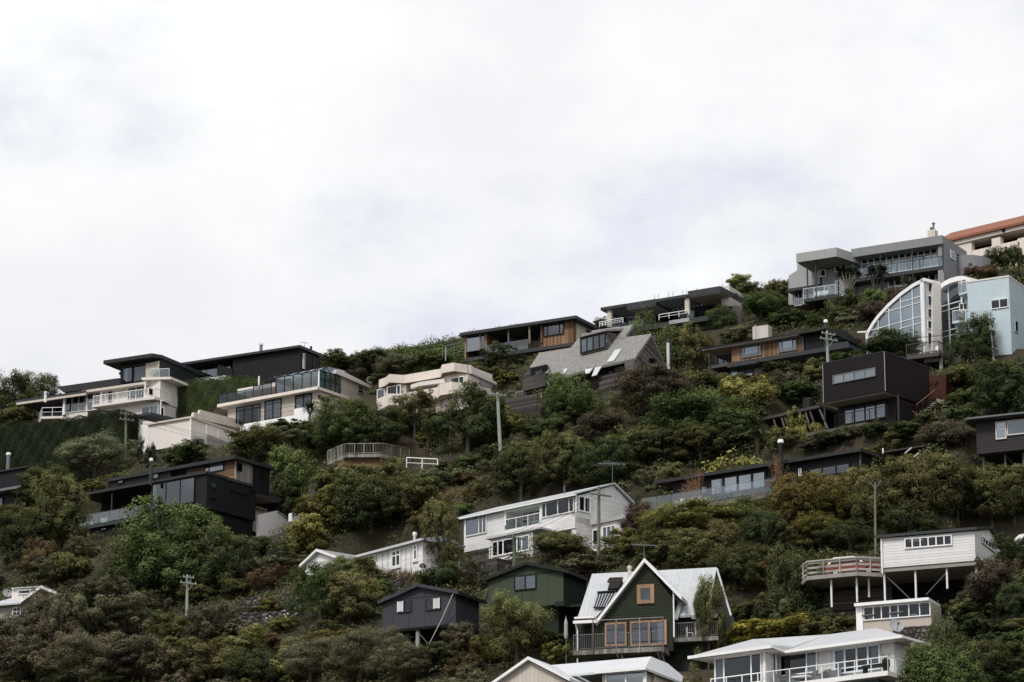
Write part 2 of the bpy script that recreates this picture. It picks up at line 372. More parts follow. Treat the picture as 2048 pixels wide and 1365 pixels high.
    def rail(s, pts, H=1.0, kind='bars', mat=None, gap=.16, step=1.5, name='railing', parent=None, gl=None, nr=3, thick=.05, label=None, cat=None):
        """run of railing along floor points (a,b,h)"""
        m = MB(); mat = mat or blkmetal; g = MB()
        for p, q in zip(pts[:-1], pts[1:]):
            p, q = Vector(p), Vector(q); L = (q-p).length
            if L < .05: continue
            n = max(1, round(L/step)); z = Vector((0, 0, 1))
            for i in range(n+1):
                c = p.lerp(q, i/n); m.bar(c, c+z*H, thick, mat)
            if kind != 'bare': m.bar(p+z*H, q+z*H, thick*1.15, mat)
            if kind == 'bars':
                m.bar(p+z*.1, q+z*.1, thick*.8, mat); k = int(L/gap)
                for i in range(1, k): c = p.lerp(q, i/k); m.bar(c+z*.1, c+z*H, .018, mat)
            elif kind == 'rails':
                for r in range(1, nr): m.bar(p+z*(H*r/nr), q+z*(H*r/nr), thick*.7, mat)
            elif kind == 'boards':
                d = (q-p).normalized(); nn = Vector((-d.y, d.x, 0))*.045
                for r in range(nr):
                    h0 = H*(r+.42)/nr; h1 = H*(r+.86)/nr
                    m.ext([p+z*h0+nn, q+z*h0+nn, q+z*h1+nn, p+z*h1+nn], nn*1.2, mat)
            elif kind == 'glass':
                for i in range(n):
                    c, e = p.lerp(q, i/n), p.lerp(q, (i+1)/n); t = (e-c)*.02
                    g.face([c+t+z*.06, e-t+z*.06, e-t+z*(H-.04), c+t+z*(H-.04)], gl or gbal)
        o = m.build(name, parent or s.o, label)
        if g.f: g.build('glass_panel', o)
        return o
    def post(s, px, y0, y1, b, r, mat, name='post', n=8, h0=None, parent=None):
        a, h1 = s.F(px, y0, b); _, hb = s.F(px, y1, b); m = MB(); m.tube((a, b, hb if h0 is None else h0), (a, b, h1), r, mat, n=n); return m.build(name, parent or s.o)

def flue(px, y0, y1, D, r, mat, label, capmat=None, name='chimney_flue'):
    """a metal stove flue standing on a roof: pipe and rain cap"""
    p1, p0 = at(px, y0, D), at(px, y1, D); h = p1.z-p0.z
    o = empty(name, p0, 0, label, 'flue')
    m = MB(); m.tube((0, 0, -.6), (0, 0, h-.28), r, mat, n=10); m.build('pipe', o)
    m = MB(); m.lathe([(r*1.05, h-.3), (r*1.3, h-.26), (r*1.3, h-.1), (r*1.05, h), (.02, h+.03)], (0, 0, 0), capmat or steel, 10); m.build('cap', o)
    return o
def dish(px, py, D, dia, yaw, label, mat=None):
    p = at(px, py, D); o = empty('satellite_dish', p, yaw, label, 'satellite dish')
    m = MB(); R = dia/2; n = 16; rings = 4; i0 = 0; k = m.mi(mat or mgrey)
    for q in range(rings+1):
        rr = R*q/rings; dp = .28*R*(q/rings)**2
        for j in range(n):
            t = 2*math.pi*j/n; m.v.append((rr*math.cos(t), -dp, rr*math.sin(t)))
    for q in range(rings):
        for j in range(n):
            f = (q*n+j, q*n+(j+1) % n, (q+1)*n+(j+1) % n, (q+1)*n+j); m.f.append(f); m.m.append(k)
    r_ = m.build('reflector', o); r_.rotation_euler = (math.radians(-25), 0, 0)
    m = MB(); m.tube((0, 0, -R*.9), (0, -R*.9, .1), .025, mgrey); m.box(-.05, .05, -R-.06, -R+.06, .05, .2, fascia); m.build('arm', o)
    m = MB(); m.tube((0, .05, 0), (0, .3, -R*1.3), .035, mgrey); m.build('mount', o)
    return o
def aerial(px, y0, y1, D, yaw, boom, nel, label, el=.55, name='tv_aerial', tilt=0):
    p0, p1 = at(px, y1, D), at(px, y0, D); h = p1.z-p0.z
    o = empty(name, p0, yaw, label, 'aerial')
    m = MB(); m.tube((0, 0, -.3), (0, 0, h), .022, mgrey); m.build('mast', o)
    m = MB(); m.tube((-boom/2, 0, h-.05), (boom/2, 0, h-.05+tilt), .018, lgrey); m.build('boom', o)
    for i in range(nel):
        x = -boom/2+boom*i/(nel-1); l = el*(1.5-.9*i/(nel-1)); m = MB(); zz = h-.03+tilt*(i/(nel-1)); m.tube((x, -l, zz), (x, l, zz), .009, lgrey); m.build('element', o)
    return o
# ================================================================== the buildings, upper row first
# ---- black long house on the ridge
h = House('ridge_house', 'long black house with a low sloping roof on the ridge above the clipped hedge', 'house', (600, 752), (320, 735, 600, 693), short='black ridge house', box=(320, 690, 660, 765))
a0, hr = h.F(318, 735.5); _, ht = h.F(600, 693); bd = h.S(655, 719)[0]; af = h.F(466, 712)[0]
h.pad(a0-2, 1, -1, bd+1, 0, 'cut')
h.box('wall', af, -.02, 0, bd-.3, -3, ht-.35, black)
h.box('wall', a0-6, af+.05, 3.2, bd-.3, -3, ht-.35, black)
h.prof('roof', [(-.5, ht-.32), (-.5, ht), (bd+.2, ht+.1), (bd+.2, ht-.25)], a0-5, .25, dkroof)
for x0, x1 in ((322, 352), (354, 384), (386, 416), (418, 448)): h.win(x0, 752-(x0-320)*.16, x1, 768-(x0-320)*.14, 3.15, n=2, fr=blackp, gl=gsky)
h.fbox('terrace_parapet', 336, 768, 452, 752.5, -.3, -.05, wplain, down=h.F(452, 760)[1]-1.2)
h.box('terrace', a0-4, af, -.25, 3.3, -3, h.F(452, 755)[1], conc)
zt = h.F(452, 755)[1]
h.rail([(h.F(318, 770)[0], -.1, zt), (af-.2, -.1, zt)], 1.15, 'glass', blkmetal, step=1.6, gl=gbal)
h.fpoly('screen_wall', [(434, 752), (434, 737), (437, 730), (463, 738), (465, 752)], -.15, -.03, black)
h.swin(605.5, 707, 608.5, 739, 0, fr=wplain, fw=.06)
for x in (626, 640): h.spoly('batten', [(x, 706), (x+1, 706), (x+1, 748), (x, 748)], .002, .05, fascia)
h.fbox('gutter', 320, 736.5, 600, 695, -.6, -.45, fascia, down=ht-.16)
RIDGE = h
flue(522, 687, 706, h.D+4, .17, mgrey, 'grey stove flue standing up from the black ridge roof', steel)
flue(622, 693, 703, h.D+6, .1, blkmetal, 'short black vent pipe near the end of the ridge roof', blkmetal)
aerial(609, 685, 694, h.D+4, .4, .9, 4, 'small tv aerial on the ridge roof corner', .3)

# ---- white terraced house far left
h = House('terraced_house', 'white two storey house with balconies and a dark roofed tower at the far left', 'house', (290, 848), (172, 780.5, 290, 763.5), short='white terraced house', box=(30, 715, 345, 848))
X = lambda px, py: h.F(px, py)[0]
fl = h.F(290, 803)[1]; ev = h.F(290, 764)[1]; aL = X(172, 800); aLL = X(62, 820); a2 = X(326, 800)
h.pad(aLL-2, a2+2, -.5, 12, 0, 'cut')
h.box('wall', aL, a2-.4, .0, 10, fl-.2, ev, offw)
h.box('wall', X(205, 830), a2-.5, -.25, 6, -3, fl-.25, offw)
h.box('wall', X(128, 830), aL+.02, .4, 9, -3, ev-.5, offw)
h.box('wall', aLL-.5, X(128, 830), 3.2, 9, -3, ev-.5, mgrey)
h.slab('eave', 164, 782, 290, 763.5, -.9, 10, .28, ivory)
h.plan('eave', [(0, -.9), (X(338, 766), .3), (X(338, 766), 8), (0, 8)], ev-.02, ev+.26, offw)
h.slab('roof', 30, 802, 172, 781, -1.0, 10, .22, fascia)
h.fbox('eave', 33, 803.5, 172, 783, -.95, -.75, ivory, down=h.F(172, 781, -1)[1]-.5)
h.fpoly('roof', [(114, 774), (238, 756.5), (240, 769), (172, 779.5), (126, 785)], -.6, 9, dkroof)
# tower
tw0, tw1 = X(239, 750), X(319, 740); tt = h.F(313, 718)[1]
h.box('tower_wall', tw0, tw1, .15, 7, ev+.2, tt, blackp)
h.plan('tower_roof', [(X(216, 731), -.9), (X(313, 716), -.9), (X(322, 720), .2), (X(322, 720), 8.5), (X(216, 731), 8.5)], tt, tt+.4, dkroof)
h.fpoly('tower_panel', [(291, 728), (318, 722), (318, 763), (291, 765)], .02, .12, beige)
h.win(246, 737, 265, 764, .1, n=1, fr=blackp, gl=gsky, curt=[(.25, .5, 0, 1, cur)], fw=.09)
h.win(268, 734, 291, 762, .1, n=1, fr=blackp, gl=gsky, curt=[(.86, .98, 0, 1, cur)], fw=.09)
h.rail([(X(305, 760), -.5, ev+.25), (X(336, 760), .2, ev+.25)], .9, 'glass', steel, step=1.4)
# openings
h.win(132, 793.5, 171, 822, .38, n=3, fr=wplain, gl=gsky, curt=[(0, .06, 0, 1, cur), (.66, .76, 0, .4, cur)])
h.win(175.5, 783.5, 201, 819, -.02, n=2, fr=wplain, gl=gpale, rows=(.45,))
h.win(216, 783, 226, 811, -.02, n=1, fr=wplain, gl=gdark, name='door', rows=(.35,))
h.win(256, 776, 289, 803, -.02, n=2, fr=wplain, gl=gsky)
h.swin(296, 775, 305, 793, a2-.38, n=1, fr=wplain, gl=gpale)
h.win(284, 815, 317, 837, -.27, n=2, fr=wplain, gl=gsky, curt=[(.6, .98, 0, 1, cur)], split=[.5])
h.win(75, 806, 124, 826, 3.15, n=4, fr=mgrey, gl=gdark)
h.post(203, 778, 818, -.5, .09, wplain); h.post(290.5, 766, 803, -1.0, .08, wplain); h.post(129, 796, 830, -.3, .13, wplain)
h.post(322, 800, 838, -.6, .06, wplain)
h.plan('balcony', [(X(198, 818), -1.3), (0.3, -1.3), (X(322, 800), -1.1), (a2, 1.5), (a2, .1), (X(198, 818), .1)], fl-.25, fl, offw)
h.rail([(X(199, 818), -1.22, fl), (.3, -1.22, fl), (X(320, 800), -1.0, fl), (a2-.1, 1.4, fl)], 1.0, 'bars', wplain, gap=.2, step=1.7)
zb = h.F(97, 832, -1.2)[1]
h.plan('balcony', [(X(60, 836), 1.5), (X(97, 831), -1.3), (X(130, 826), -.4), (X(130, 826), 3.4), (X(60, 836), 3.4)], zb-.25, zb, offw)
h.rail([(X(60, 836), 1.55, zb), (X(97, 831), -1.2, zb), (X(129, 826), -.35, zb)], 1.0, 'rails', wplain, step=1.1, nr=2)
h.win(320.5, 816, 329, 834, .3, n=1, fr=wplain, gl=gdark)
flue(91, 784, 794, h.D+5, .16, wplain, 'short white roof vent at the low end of the terraced house', steel)

# ---- beige house with a glass conservatory
h = House('conservatory_house', 'beige two storey house with a black framed glass conservatory and open deck', 'house', (640, 818), (441, 812, 640, 776), short='conservatory house', box=(441, 735, 742, 850))
X = lambda px, py=800: h.F(px, py)[0]
fl = h.F(640, 776)[1]; aL = X(441, 812); bR = h.S(698, 797)[0]; bE = h.S(735, 790)[0]
h.pad(aL-1, 1, -2.5, bE+1, -2.2, 'flat')
h.box('wall', X(453), -.15, .25, 9, -3.5, fl-.2, beige)
h.box('deck_slab', aL, .1, -.55, bR, fl-.28, fl+.04, cream)
h.box('wall', X(470), -.1, 4.6, bE, fl, h.F(600, 757)[1], offw)
rt = h.S(706, 757, .02)[1]
h.spoly('wing_wall', [(681, 800), (681, 752), (706, 757), (738, 772), (736, 810)], .02, -4.5, beige)
h.spoly('wing_roof', [(672, 741), (679, 739), (743, 772), (741, 777), (672, 747)], .35, -5.5, offw)
for x0, y0, x1, y1, n in ((473, 816, 521, 843, 3), (530, 802, 563, 835, 2), (591, 792, 624, 815, 2)):
    h.win(x0, y0, x1, y1, .25, n=n, fr=blkmetal, gl=gsky if x0 > 500 else gdark, rows=(.78,), fw=.09, curt=[(.08, .3, 0, .35, cur)] if x0 > 580 else [])
h.swin(636, 790, 657, 806, -.13, n=2, fr=blkmetal, gl=gdark, fw=.09)
h.swin(715, 771, 726, 790, .03, n=1, fr=beige, gl=gdark, rows=(.5,), curt=[(.1, .9, .55, .7, cur)])
# conservatory: vertical glazing, sloping glass roof
gh = h.F(636, 741, -.1)[1]; ax = X(552); bb = h.S(681, 787)[0]
m = MB(); g = MB(); n = 5
for i in range(n+1):
    a = ax+(0-ax)*i/n; m.bar((a, -.1, fl), (a, -.1, gh), .075, blkmetal); m.bar((a, -.1, gh), (a, 1.5, gh+.75), .075, blkmetal); m.bar((a, 1.5, gh+.75), (a, 4.4, gh+.85), .06, blkmetal)
    if i < n:
        q = ax+(0-ax)*(i+1)/n
        g.face([(a, -.1, fl+.05), (q, -.1, fl+.05), (q, -.1, gh), (a, -.1, gh)], gsky)
a3 = X(522)
for i in range(3):
    a = a3+(ax-a3)*i/3; m.bar((a, -.0, gh), (a, 1.5, gh+.75), .06, blkmetal)
g.face([(a3, -.1, gh), (0, -.1, gh), (0, 1.5, gh+.75), (a3, 1.5, gh+.75)], gpale); g.face([(a3, 1.5, gh+.75), (0, 1.5, gh+.75), (0, 4.4, gh+.85), (a3, 4.4, gh+.85)], gpale)
for hh in (fl+.1, gh): m.bar((ax, -.1, hh), (0, -.1, hh), .075, blkmetal); m.bar((0, -.1, hh), (0, bb, hh), .075, blkmetal)
m.bar((a3, -.1, gh), (ax, -.1, gh), .075, blkmetal); m.bar((a3, 1.5, gh+.75), (0, 1.5, gh+.75), .06, blkmetal)
for i in range(5):
    b = -.1+(bb+.1)*i/4; m.bar((0, b, fl), (0, b, gh), .075, blkmetal); m.bar((0, max(b, .4), gh), (-.5, max(b, 1.2), gh+.7), .06, blkmetal)
m.bar((0, -.1, fl+1), (0, bb, fl+1), .06, blkmetal)
g.face([(0, -.1, fl+.05), (0, bb, fl+.05), (0, bb, gh), (0, -.1, gh)], gpale)
g.face([(0, -.1, gh), (0, bb, gh), (-.5, bb, gh+.72), (-.5, 1.5, gh+.75)], gpale)
c = m.build('conservatory', h.o); g.build('glazing', c); h.post(638, 742, 774, -.2, .09, wplain)
h.box('blind', ax+.2, -.2, 4.3, 4.4, fl, gh, blind)
h.spoly('end_curtain', [(640, 742), (652, 744), (652, 778), (640, 775)], -.25, -.12, cur)
h.box('awning', X(472), X(548), .2, 4, h.F(548, 764)[1]-.45, h.F(548, 764)[1], offw)
h.rail([(aL+.1, -.45, fl+.04), (X(512), -.45, fl+.04)], 1.0, 'glass', blkmetal, step=1.3, gl=gblk); h.rail([(X(512), -.5, fl+.04), (X(549), -.5, fl+.04)], 1.25, 'glass', blkmetal, step=1.3, gl=gblk)
h.rail([(aL+.1, -.45, fl+.04), (aL+.1, 4, fl+.04)], 1.0, 'glass', blkmetal, step=1.3, gl=gblk)
h.post(518, 753, 776, .1, .09, wplain)
CONS = h
w = House('retaining_wall', 'bright white stepped retaining wall below the conservatory house', 'wall', (622, 862), (490, 848, 588, 830.5), D=h.D-2.2)
w.fpoly('wall', [(488, 848.5), (588, 831), (588, 818.5), (622, 812), (622, 870), (480, 892)], 0, .35, wplain)
w.spoly('wall', [(622, 812), (640, 822), (640, 850), (622, 858)], -.005, -.35, wplain)
w.rail([w.fp(492, 848, .2), w.fp(588, 831, .2)], 1.0, 'rails', fascia, step=2, nr=2, thick=.03)
w = House('retaining_wall', 'lower white box wall under the bigger white retaining wall', 'wall', (575, 885), (496, 866, 575, 863), D=h.D-5)
w.fbox('wall', 496, 866, 575, 862, 0, 3, wplain, down=-2)
w.fbox('capping', 568, 864, 585, 862, -.1, .4, offw, down=w.F(585, 862, -.1)[1]-.1)
dish(741, 762, h.D+4.5, 1.0, h.rz+.9, 'pale satellite dish on the roof edge of the conservatory house', mgrey)

# ---- pale garage building with stepped sloping parapets
h = House('garage_building', 'pale windowless garage building with stepped parapets below the tall hedge', 'garage', (381, 897), (297, 847, 381, 833), short='pale garage building', box=(264, 822, 498, 920))
X = lambda px, py=860: h.F(px, py)[0]
ht = h.F(381, 833)[1]; bE = h.S(497, 870)[0]
h.pad(X(262), 6, 0, bE, -1.5, 'cut')
h.box('wall', X(296), 0, 0, 8, -1.2, ht-.1, offw)
h.box('wall', X(264), X(297), .5, 6, -3, h.F(297, 845)[1], wplain)
h.slab('roof', 294, 847.5, 383, 832.5, -.25, 8, .18, ivory)
h.plan('roof', [(X(262), .3), (X(297), .3), (X(306), 3.5), (X(275), 5)], h.F(270, 831)[1]-.1, h.F(270, 831)[1]+.15, fascia)
h.fbox('opening_shade', 300, 902, 343, 886, -.02, .3, under, down=-2.2)  # black panel stands in for the shade inside
h.fbox('base_wall', 265, 907, 381, 890, .1, 2, conc, down=-5)
h.post(381.5, 836, 880, -.12, .09, wplain, name='downpipe')
h.spoly('wing_wall', [(384, 900), (384, 835), (440, 848), (490, 860), (490, 900)], -.05, -5, lgrey)
h.spoly('parapet', [(386, 836), (389, 825), (440, 839), (497, 854), (497, 861), (440, 848)], .25, -.1, ivory)
h.spoly('parapet', [(398, 829), (401, 820), (412, 823), (498, 845), (498, 852), (440, 840)], -.3, -.6, ivory)

zt = h.S(440, 880, 1.4)[1]
h.box('terrace_wall', -.02, 1.6, .6, bE-1, -3.5, zt, conc)
h.rail([(1.5, .6, zt), (1.5, bE-1.2, zt)], 1.0, 'rails', wplain, step=1.9, nr=2)

# ---- cream house with angular bays
h = House('angular_house', 'cream rendered house with zigzag parapets and recessed balconies on the slope', 'house', (935, 812), (763, 754, 930, 725), short='cream angular house', box=(754, 730, 988, 830))
X = lambda px, py=780: h.F(px, py)[0]
top = h.F(880, 737.5, -.4)[1]; pb = h.F(880, 753, -.4)[1]; fl = h.F(850, 798, -.9)[1]; ft = h.F(850, 779, -.9)[1]; bE = h.S(985, 772)[0]
a = [X(760), X(778), X(795), X(812), X(884), X(901), X(925), X(935)]
h.pad(a[0]-1, 1, -1.5, bE+1, 0, 'cut')
P = [(a[0], -.2), (a[1], -.6), (a[2], -1.4), (a[3], -.3), (a[4], -.3), (a[5], -1.5), (a[6], -1.5), (a[7], -.1), (a[7], bE), (a[0], bE)]
h.plan('parapet', P, pb-.05, top, cream, cap=offw)
h.plan('wall', [(a[0], 0), (a[1], -.1), (a[2], -.55), (a[3], .0), (a[3], 3), (a[4], 3), (a[4], .0), (a[5], -.6), (a[6], -.6), (a[7], 0), (a[7], bE-.2), (a[0], bE-.2)], -3, pb-.1, cream)
h.plan('balcony_wall', [(a[0], -.4), (a[1], -.9), (a[2], -1.5), (a[3], -.8), (a[4], -.9), (a[5], -1.8), (a[6], -1.8), (a[7]+.3, -.5), (a[7]+.3, 5.5), (a[7]-.1, 5.5), (a[7]-.1, 0), (a[0], .2)], fl-.2, ft, cream, cap=offw)
h.plan('soffit', [(a[0], -.1), (a[2], -1.2), (a[3], -.2), (a[4], -.2), (a[5], -1.3), (a[6], -1.3), (a[7], 0), (a[7], 1), (a[0], 1)], pb-.12, pb-.06, timber)
h.plan('canopy', [(X(828), -.6), (X(850), -1.0), (X(898), -.7), (X(898), 2.6), (X(828), 2.6)], h.F(850, 773, -.6)[1], h.F(850, 765, -.6)[1], offw)
h.win(775, 774.5, 802, 795, -.58, n=2, fr=wplain, gl=gdark, split=[.72]); h.win(902, 757, 929, 773, -.62, n=2, fr=wplain, gl=gdark, split=[.62])
h.win(832, 772, 896, 789, 2.98, n=5, fr=wplain, gl=gdark)
h.win(856, 811, 884, 825, -.03, n=2, fr=wplain, gl=gdark); h.win(755, 780, 770, 806, -.12, n=1, fr=wplain, gl=gsky)
h.rail([(a[3]+.2, -.6, ft), (a[4]-.2, -.7, ft)], .55, 'rails', fascia, step=1.2, nr=2, thick=.03)
h.box('wall', a[3], a[4], -.28, 3, -3, fl-.2, beige)
h.spoly('side_parapet', [(935, 731), (941, 735), (988, 767), (987, 771), (938, 748)], -.05, .3, offw)
h.spoly('side_wall', [(959, 770), (959, 758), (984, 769), (984, 776)], .02, .1, lgrey)

# ---- cedar house on the ridge
h = House('cedar_house', 'low cedar clad house with a long glazed balcony standing on the skyline ridge', 'house', (1147, 705), (920, 666, 1151, 631), short='cedar ridge house', box=(920, 630, 1187, 715))
X = lambda px, py=670: h.F(px, py)[0]
rt = h.F(1149, 634)[1]; fl = h.F(1147, 687)[1]; bE = h.S(1183, 655)[0]; aL = X(931)
h.pad(aL-1, 1, -.5, bE+1, .1, 'cut')
h.box('wall', X(1081), 0, 0, bE-.3, fl, rt-.15, timber)
h.spoly('side_wall', [(1147.5, 690), (1147.5, 637), (1182, 655), (1182, 690)], -.3, .03, cream)
h.box('wall', aL, X(1081)+.02, 2.6, bE-.3, fl, rt-.3, greyw)
h.box('floor', aL, 0, -.35, bE-.3, fl-.35, fl, fascia)
h.box('base_wall', aL+1, -.2, .4, bE-1, -3, fl-.35, timber)
h.slab('roof', 919, 666.5, 1152, 631, -.75, bE+.3, .3, fascia)
h.box('soffit', X(922), .2, -.7, bE, rt-.34, rt-.24, soffit)
h.win(933, 669, 961, 701, -.02, n=1, fr=mgrey, gl=gpale); h.win(961, 666, 970.5, 697, -.02, n=1, fr=mgrey, gl=gsky, rows=(.25,))
h.box('end_wall', X(970), X(974), -.05, 2.6, fl, rt-.3, timber); h.box('end_wall', aL-.08, aL+.12, -.1, 2.7, fl, rt-.3, timber)
h.win(984, 664, 1055, 690, 2.57, n=5, fr=blackp, gl=gpale, curt=[(.02, .2, 0, 1, cur), (.45, .6, 0, 1, cur)])
h.win(1062, 655, 1080, 682, 2.55, n=1, fr=greyw, gl=gsky)
h.win(1087, 647, 1128.5, 668.5, -.02, n=3, fr=blackp, gl=gsky, split=[.2, .78], curt=[(0, 1, .82, 1, cur)], fw=.09)
h.post(1017, 657, 690, -.3, .07, mgrey); h.post(1059, 650, 688, -.3, .1, greyw); h.post(1083.5, 646, 687, -.05, .12, timber)
h.rail([(X(975), -.3, fl), (X(1058), -.3, fl)], 1.0, 'glass', mgrey, step=1.5)
h.win(1000, 708, 1012, 722, .38, n=1, fr=mgrey, gl=gdark); h.win(948, 716, 978, 730, .38, n=2, fr=mgrey, gl=gdark)
h.swin(1172, 660, 1181, 668, .04, n=1, fr=blackp)
w = House('garden_fence', 'thin wire garden fence with posts beside the cedar house', 'fence', (930, 712), (890, 702, 930, 697), D=h.D)
w.rail([w.fp(885, 716), w.fp(931, 708)], 1.2, 'rails', mgrey, step=1.5, nr=4, thick=.035, name='fence_rail')
w.post(891.5, 694, 722, -.1, .06, polew)

# ---- shingle roofed house
h = House('shingle_house', 'steep grey shingle roofed house with weathered timber walls and a dormer', 'house', (1269, 770), (1100, 757, 1269, 717), short='shingle house', box=(1040, 650, 1335, 800))
h2 = h
X = lambda px, py=730: h.F(px, py)[0]
ev = h.F(1269, 717)[1]
br, hr = h.S(1303, 668); bk, hk = h.S(1330, 728)
sl = (hr-ev)/br                                   # roof slope
def RP(px, py):                                   # a point of the main roof plane seen at a pixel
    d = ray(px, py); n = (h.Bv*(-sl)+Vector((0, 0, 1))); t = (h.P.dot(n)+ev)/d.dot(n); return h.loc(d*t)
h.pad(X(1057)-1, 1, -1, bk+4, 0, 'cut')
th = Vector((0, .08, -.22))
def roofpoly(pts, name='roof'):
    m = MB(); m.ext([Vector(RP(*p)) for p in pts], th, shing); return m.build(name, h.o)
roofpoly([(1059, 735), (1078.5, 706), (1143, 695.5), (1233, 677), (1303, 668), (1269, 717), (1197, 733), (1113, 757), (1104, 761), (1096, 770), (1093, 763), (1101, 744.5), (1104, 748), (1088, 747), (1098, 731)])
bl = RP(1164, 669)
roofpoly([(1140, 697), (1164, 668.5), (1266, 649.5), (1248, 677.5), (1233, 679)], 'upper_roof')
m = MB(); p0, p1 = Vector(RP(1078.5, 706)), Vector(RP(1303, 668))
m.ext([p0, p1, p1+Vector((0, bk-br, hk-hr)), p0+Vector((0, bk-br, hk-hr))], (0, 0, -.2), shing); m.build('rear_roof', h.o)
# gable and front walls
h.prof('gable_wall', [(0, -1.5), (0, ev-.05), (br, hr-.15), (bk, hk), (bk, -1.5)], -1.2, -.05, oldw)
p = Vector(RP(1266, 649.5)); bq = p.y
h.prof('gable_wall', [(Vector(RP(1248, 677.5)).y, Vector(RP(1248, 677.5)).z), (p.y, p.z-.15), (p.y+3, p.z-4)], p.x-1.2, p.x-.1, oldw)
aL = X(1062)
h.box('wall', aL+.3, -1.1, 1.7, bk-.4, -2, ev-.1, oldwh)
h.prof('end_wall', [(1.2, 0), (1.2, ev), (br, hr-.3), (bk-.3, hk)], aL+.9, aL+1.2, oldw)
h.box('wall', X(1210), X(1268), 1.0, 1.2, ev-1.8, ev-.05, oldwh)
h.win(1214, 729, 1229, 746, .98, n=1, fr=blackp, gl=gdark)
# dormer: flat top running back into the slope
q = Vector(RP(1189, 708)); db = q.y; dt = h.F(1160, 677, db)[1]; d0, d1 = h.F(1160, 706, db)[0], h.F(1214, 700, db)[0]; hb = h.F(1160, 709, db)[1]
h.prof('dormer', [(db, hb-.1), (db, dt), (db+(dt-ev)/sl-db+.0, dt+.05), (db+(dt-ev)/sl-db, ev+((dt-ev)/sl)*sl-.6)], d0, d1, oldw)
h.prof('dormer_roof', [(db-.25, dt), (db-.25, dt+.18), (db+3.4, dt+1.05), (db+3.4, dt+.8)], d0-.2, d1+.15, shing)
h._win(d0+.15, d1-.15, hb+.05, dt-.1, lambda u, v, d: (u, db-d, v), 4, (), blackp, gsky, [(0.02, .48, 0, 1, blind)], 'dormer_window', .08, None, None, dark)
# skylight strips
for nm, pts in (('skylight', [(1231, 702.5), (1244, 700.5), (1228, 724), (1214, 727)]), ('skylight', [(1191, 738), (1204, 735), (1194, 752), (1184, 755)]), ('skylight', [(1170, 742), (1186, 739), (1180, 748), (1172, 750)]), ('skylight', [(1128, 741), (1136, 740), (1130, 750), (1124, 752)])):
    m = MB(); m.ext([Vector(RP(*p))+Vector((0, -.03, .06)) for p in pts], (0, -.02, .06), gpale if nm == 'x' else cur); m.build(nm, h.o)
# balconies
def boardbox(x0, y0, x1, y1, b0, b1, nm='balcony_wall', mt=None): h.fbox(nm, x0, y0, x1, y1, b0, b1, mt or oldwh)
boardbox(1046, 756, 1090, 772, -.6, .9); boardbox(1050, 772, 1088, 780, -.2, .8)
h.fpoly('balcony_side', [(1043, 758), (1056, 738), (1060, 740), (1060, 772), (1046, 778)], -.2, 0, oldwh)
h.fbox('recess_shade', 1056, 738, 1092, 752, .9, 1.2, under, down=h.F(1092, 770, .9)[1]); h.win(1070, 742, 1087, 756, .88, n=1, fr=blackp, gl=gdark)  # black slab gives the balcony back its shade by colour
h.fpoly('stair_side', [(1082, 808), (1082, 776), (1113, 745), (1118, 752), (1112, 800)], .2, .5, oldwh); h.post(1082.5, 776, 800, .1, .07, steel)
boardbox(1198, 765, 1258, 779, -.9, -.7); h.fbox('balcony_floor', 1200, 779, 1262, 768, -.9, 1.5, fascia, down=h.F(1262, 768, -.9)[1]-.25)
h.fbox('recess_shade', 1196, 752, 1258, 742, .6, .9, under, down=h.F(1258, 775)[1]); h.fbox('beam', 1200, 754, 1262, 745, -.2, .1, oldwh, down=h.F(1262, 745, -.2)[1]-.3)  # veranda shade painted as a black slab behind the beam
h.swin(1298, 716, 1311, 731, .0, n=1, fr=blackp, gl=gdark); h.swin(1282, 727, 1293, 742, .0, n=1, fr=blackp, gl=gdark)
w = House('timber_fence', 'dark horizontal board terrace wall beside the shingle house balcony', 'fence', (1072, 822), (1012, 799, 1072, 788), D=h.D-2)
w.fbox('boards', 1012, 799, 1074, 803, 0, .12, oldwh); w.fbox('boards', 1022, 811, 1072, 822, -1.5, -1.38, oldwh); w.fpoly('boards', [(1073, 804), (1096, 812), (1096, 826), (1073, 822)], -1.5, -1.4, oldwh)
w.post(1045, 778, 800, .1, .035, mgrey); w.post(1031, 782, 800, .1, .035, mgrey); w.fbox('rail', 1031, 784, 1046, 781, .08, .13, mgrey, down=w.F(1046, 783.5)[1])
flue(1337, 680, 728, h.D-1, .17, steel, 'tall bright steel flue beside the shingle house gable', fascia)

# ---- dark pergola house on the upper ridge
h = House('pergola_house', 'long dark flat roofed house with slatted pergolas and a concrete end block', 'house', (1442, 652), (1202, 610.5, 1442, 571.5), short='dark pergola house', box=(1185, 570, 1490, 660))
X = lambda px, py=620: h.F(px, py)[0]
rt = h.F(1442, 572, -2)[1]; fl = h.F(1442, 632)[1]; bE = h.S(1480, 600)[0]
h.pad(X(1190)-2, X(1490), -3, bE+2, 0, 'cut')
A = lambda px, py=610: h.F(px, py, -2)[0]
for x0, x1, dz in ((1253, 1312, -.25), (1376, 1441, .0)):
    h.box('roof', A(x0), A(x1), -2, bE, rt-.62+dz, rt+dz, fascia); h.box('soffit', A(x0)+.1, A(x1)-.1, -1.9, 1.5, rt-.68+dz, rt-.622+dz, soffit)
for x0, x1, dz in ((1203, 1253, -.3), (1312, 1376, -.35)):
    h.box('pergola_beam', A(x0), A(x1), -2.2, -2.02, rt-.3+dz, rt+dz, fascia); h.box('pergola_beam', A(x0), A(x1), 1.4, 1.6, rt-.3+dz, rt+dz, fascia)
    k = 8
    for i in range(k+1):
        a = A(x0)+(A(x1)-A(x0))*i/k; h.box('pergola_slat', a-.07, a+.07, -2.0, 1.4, rt-.26+dz, rt-.06+dz, fascia)
h.box('wall', A(1210), 0, 1.6, bE, 0, rt-.65, mgrey)
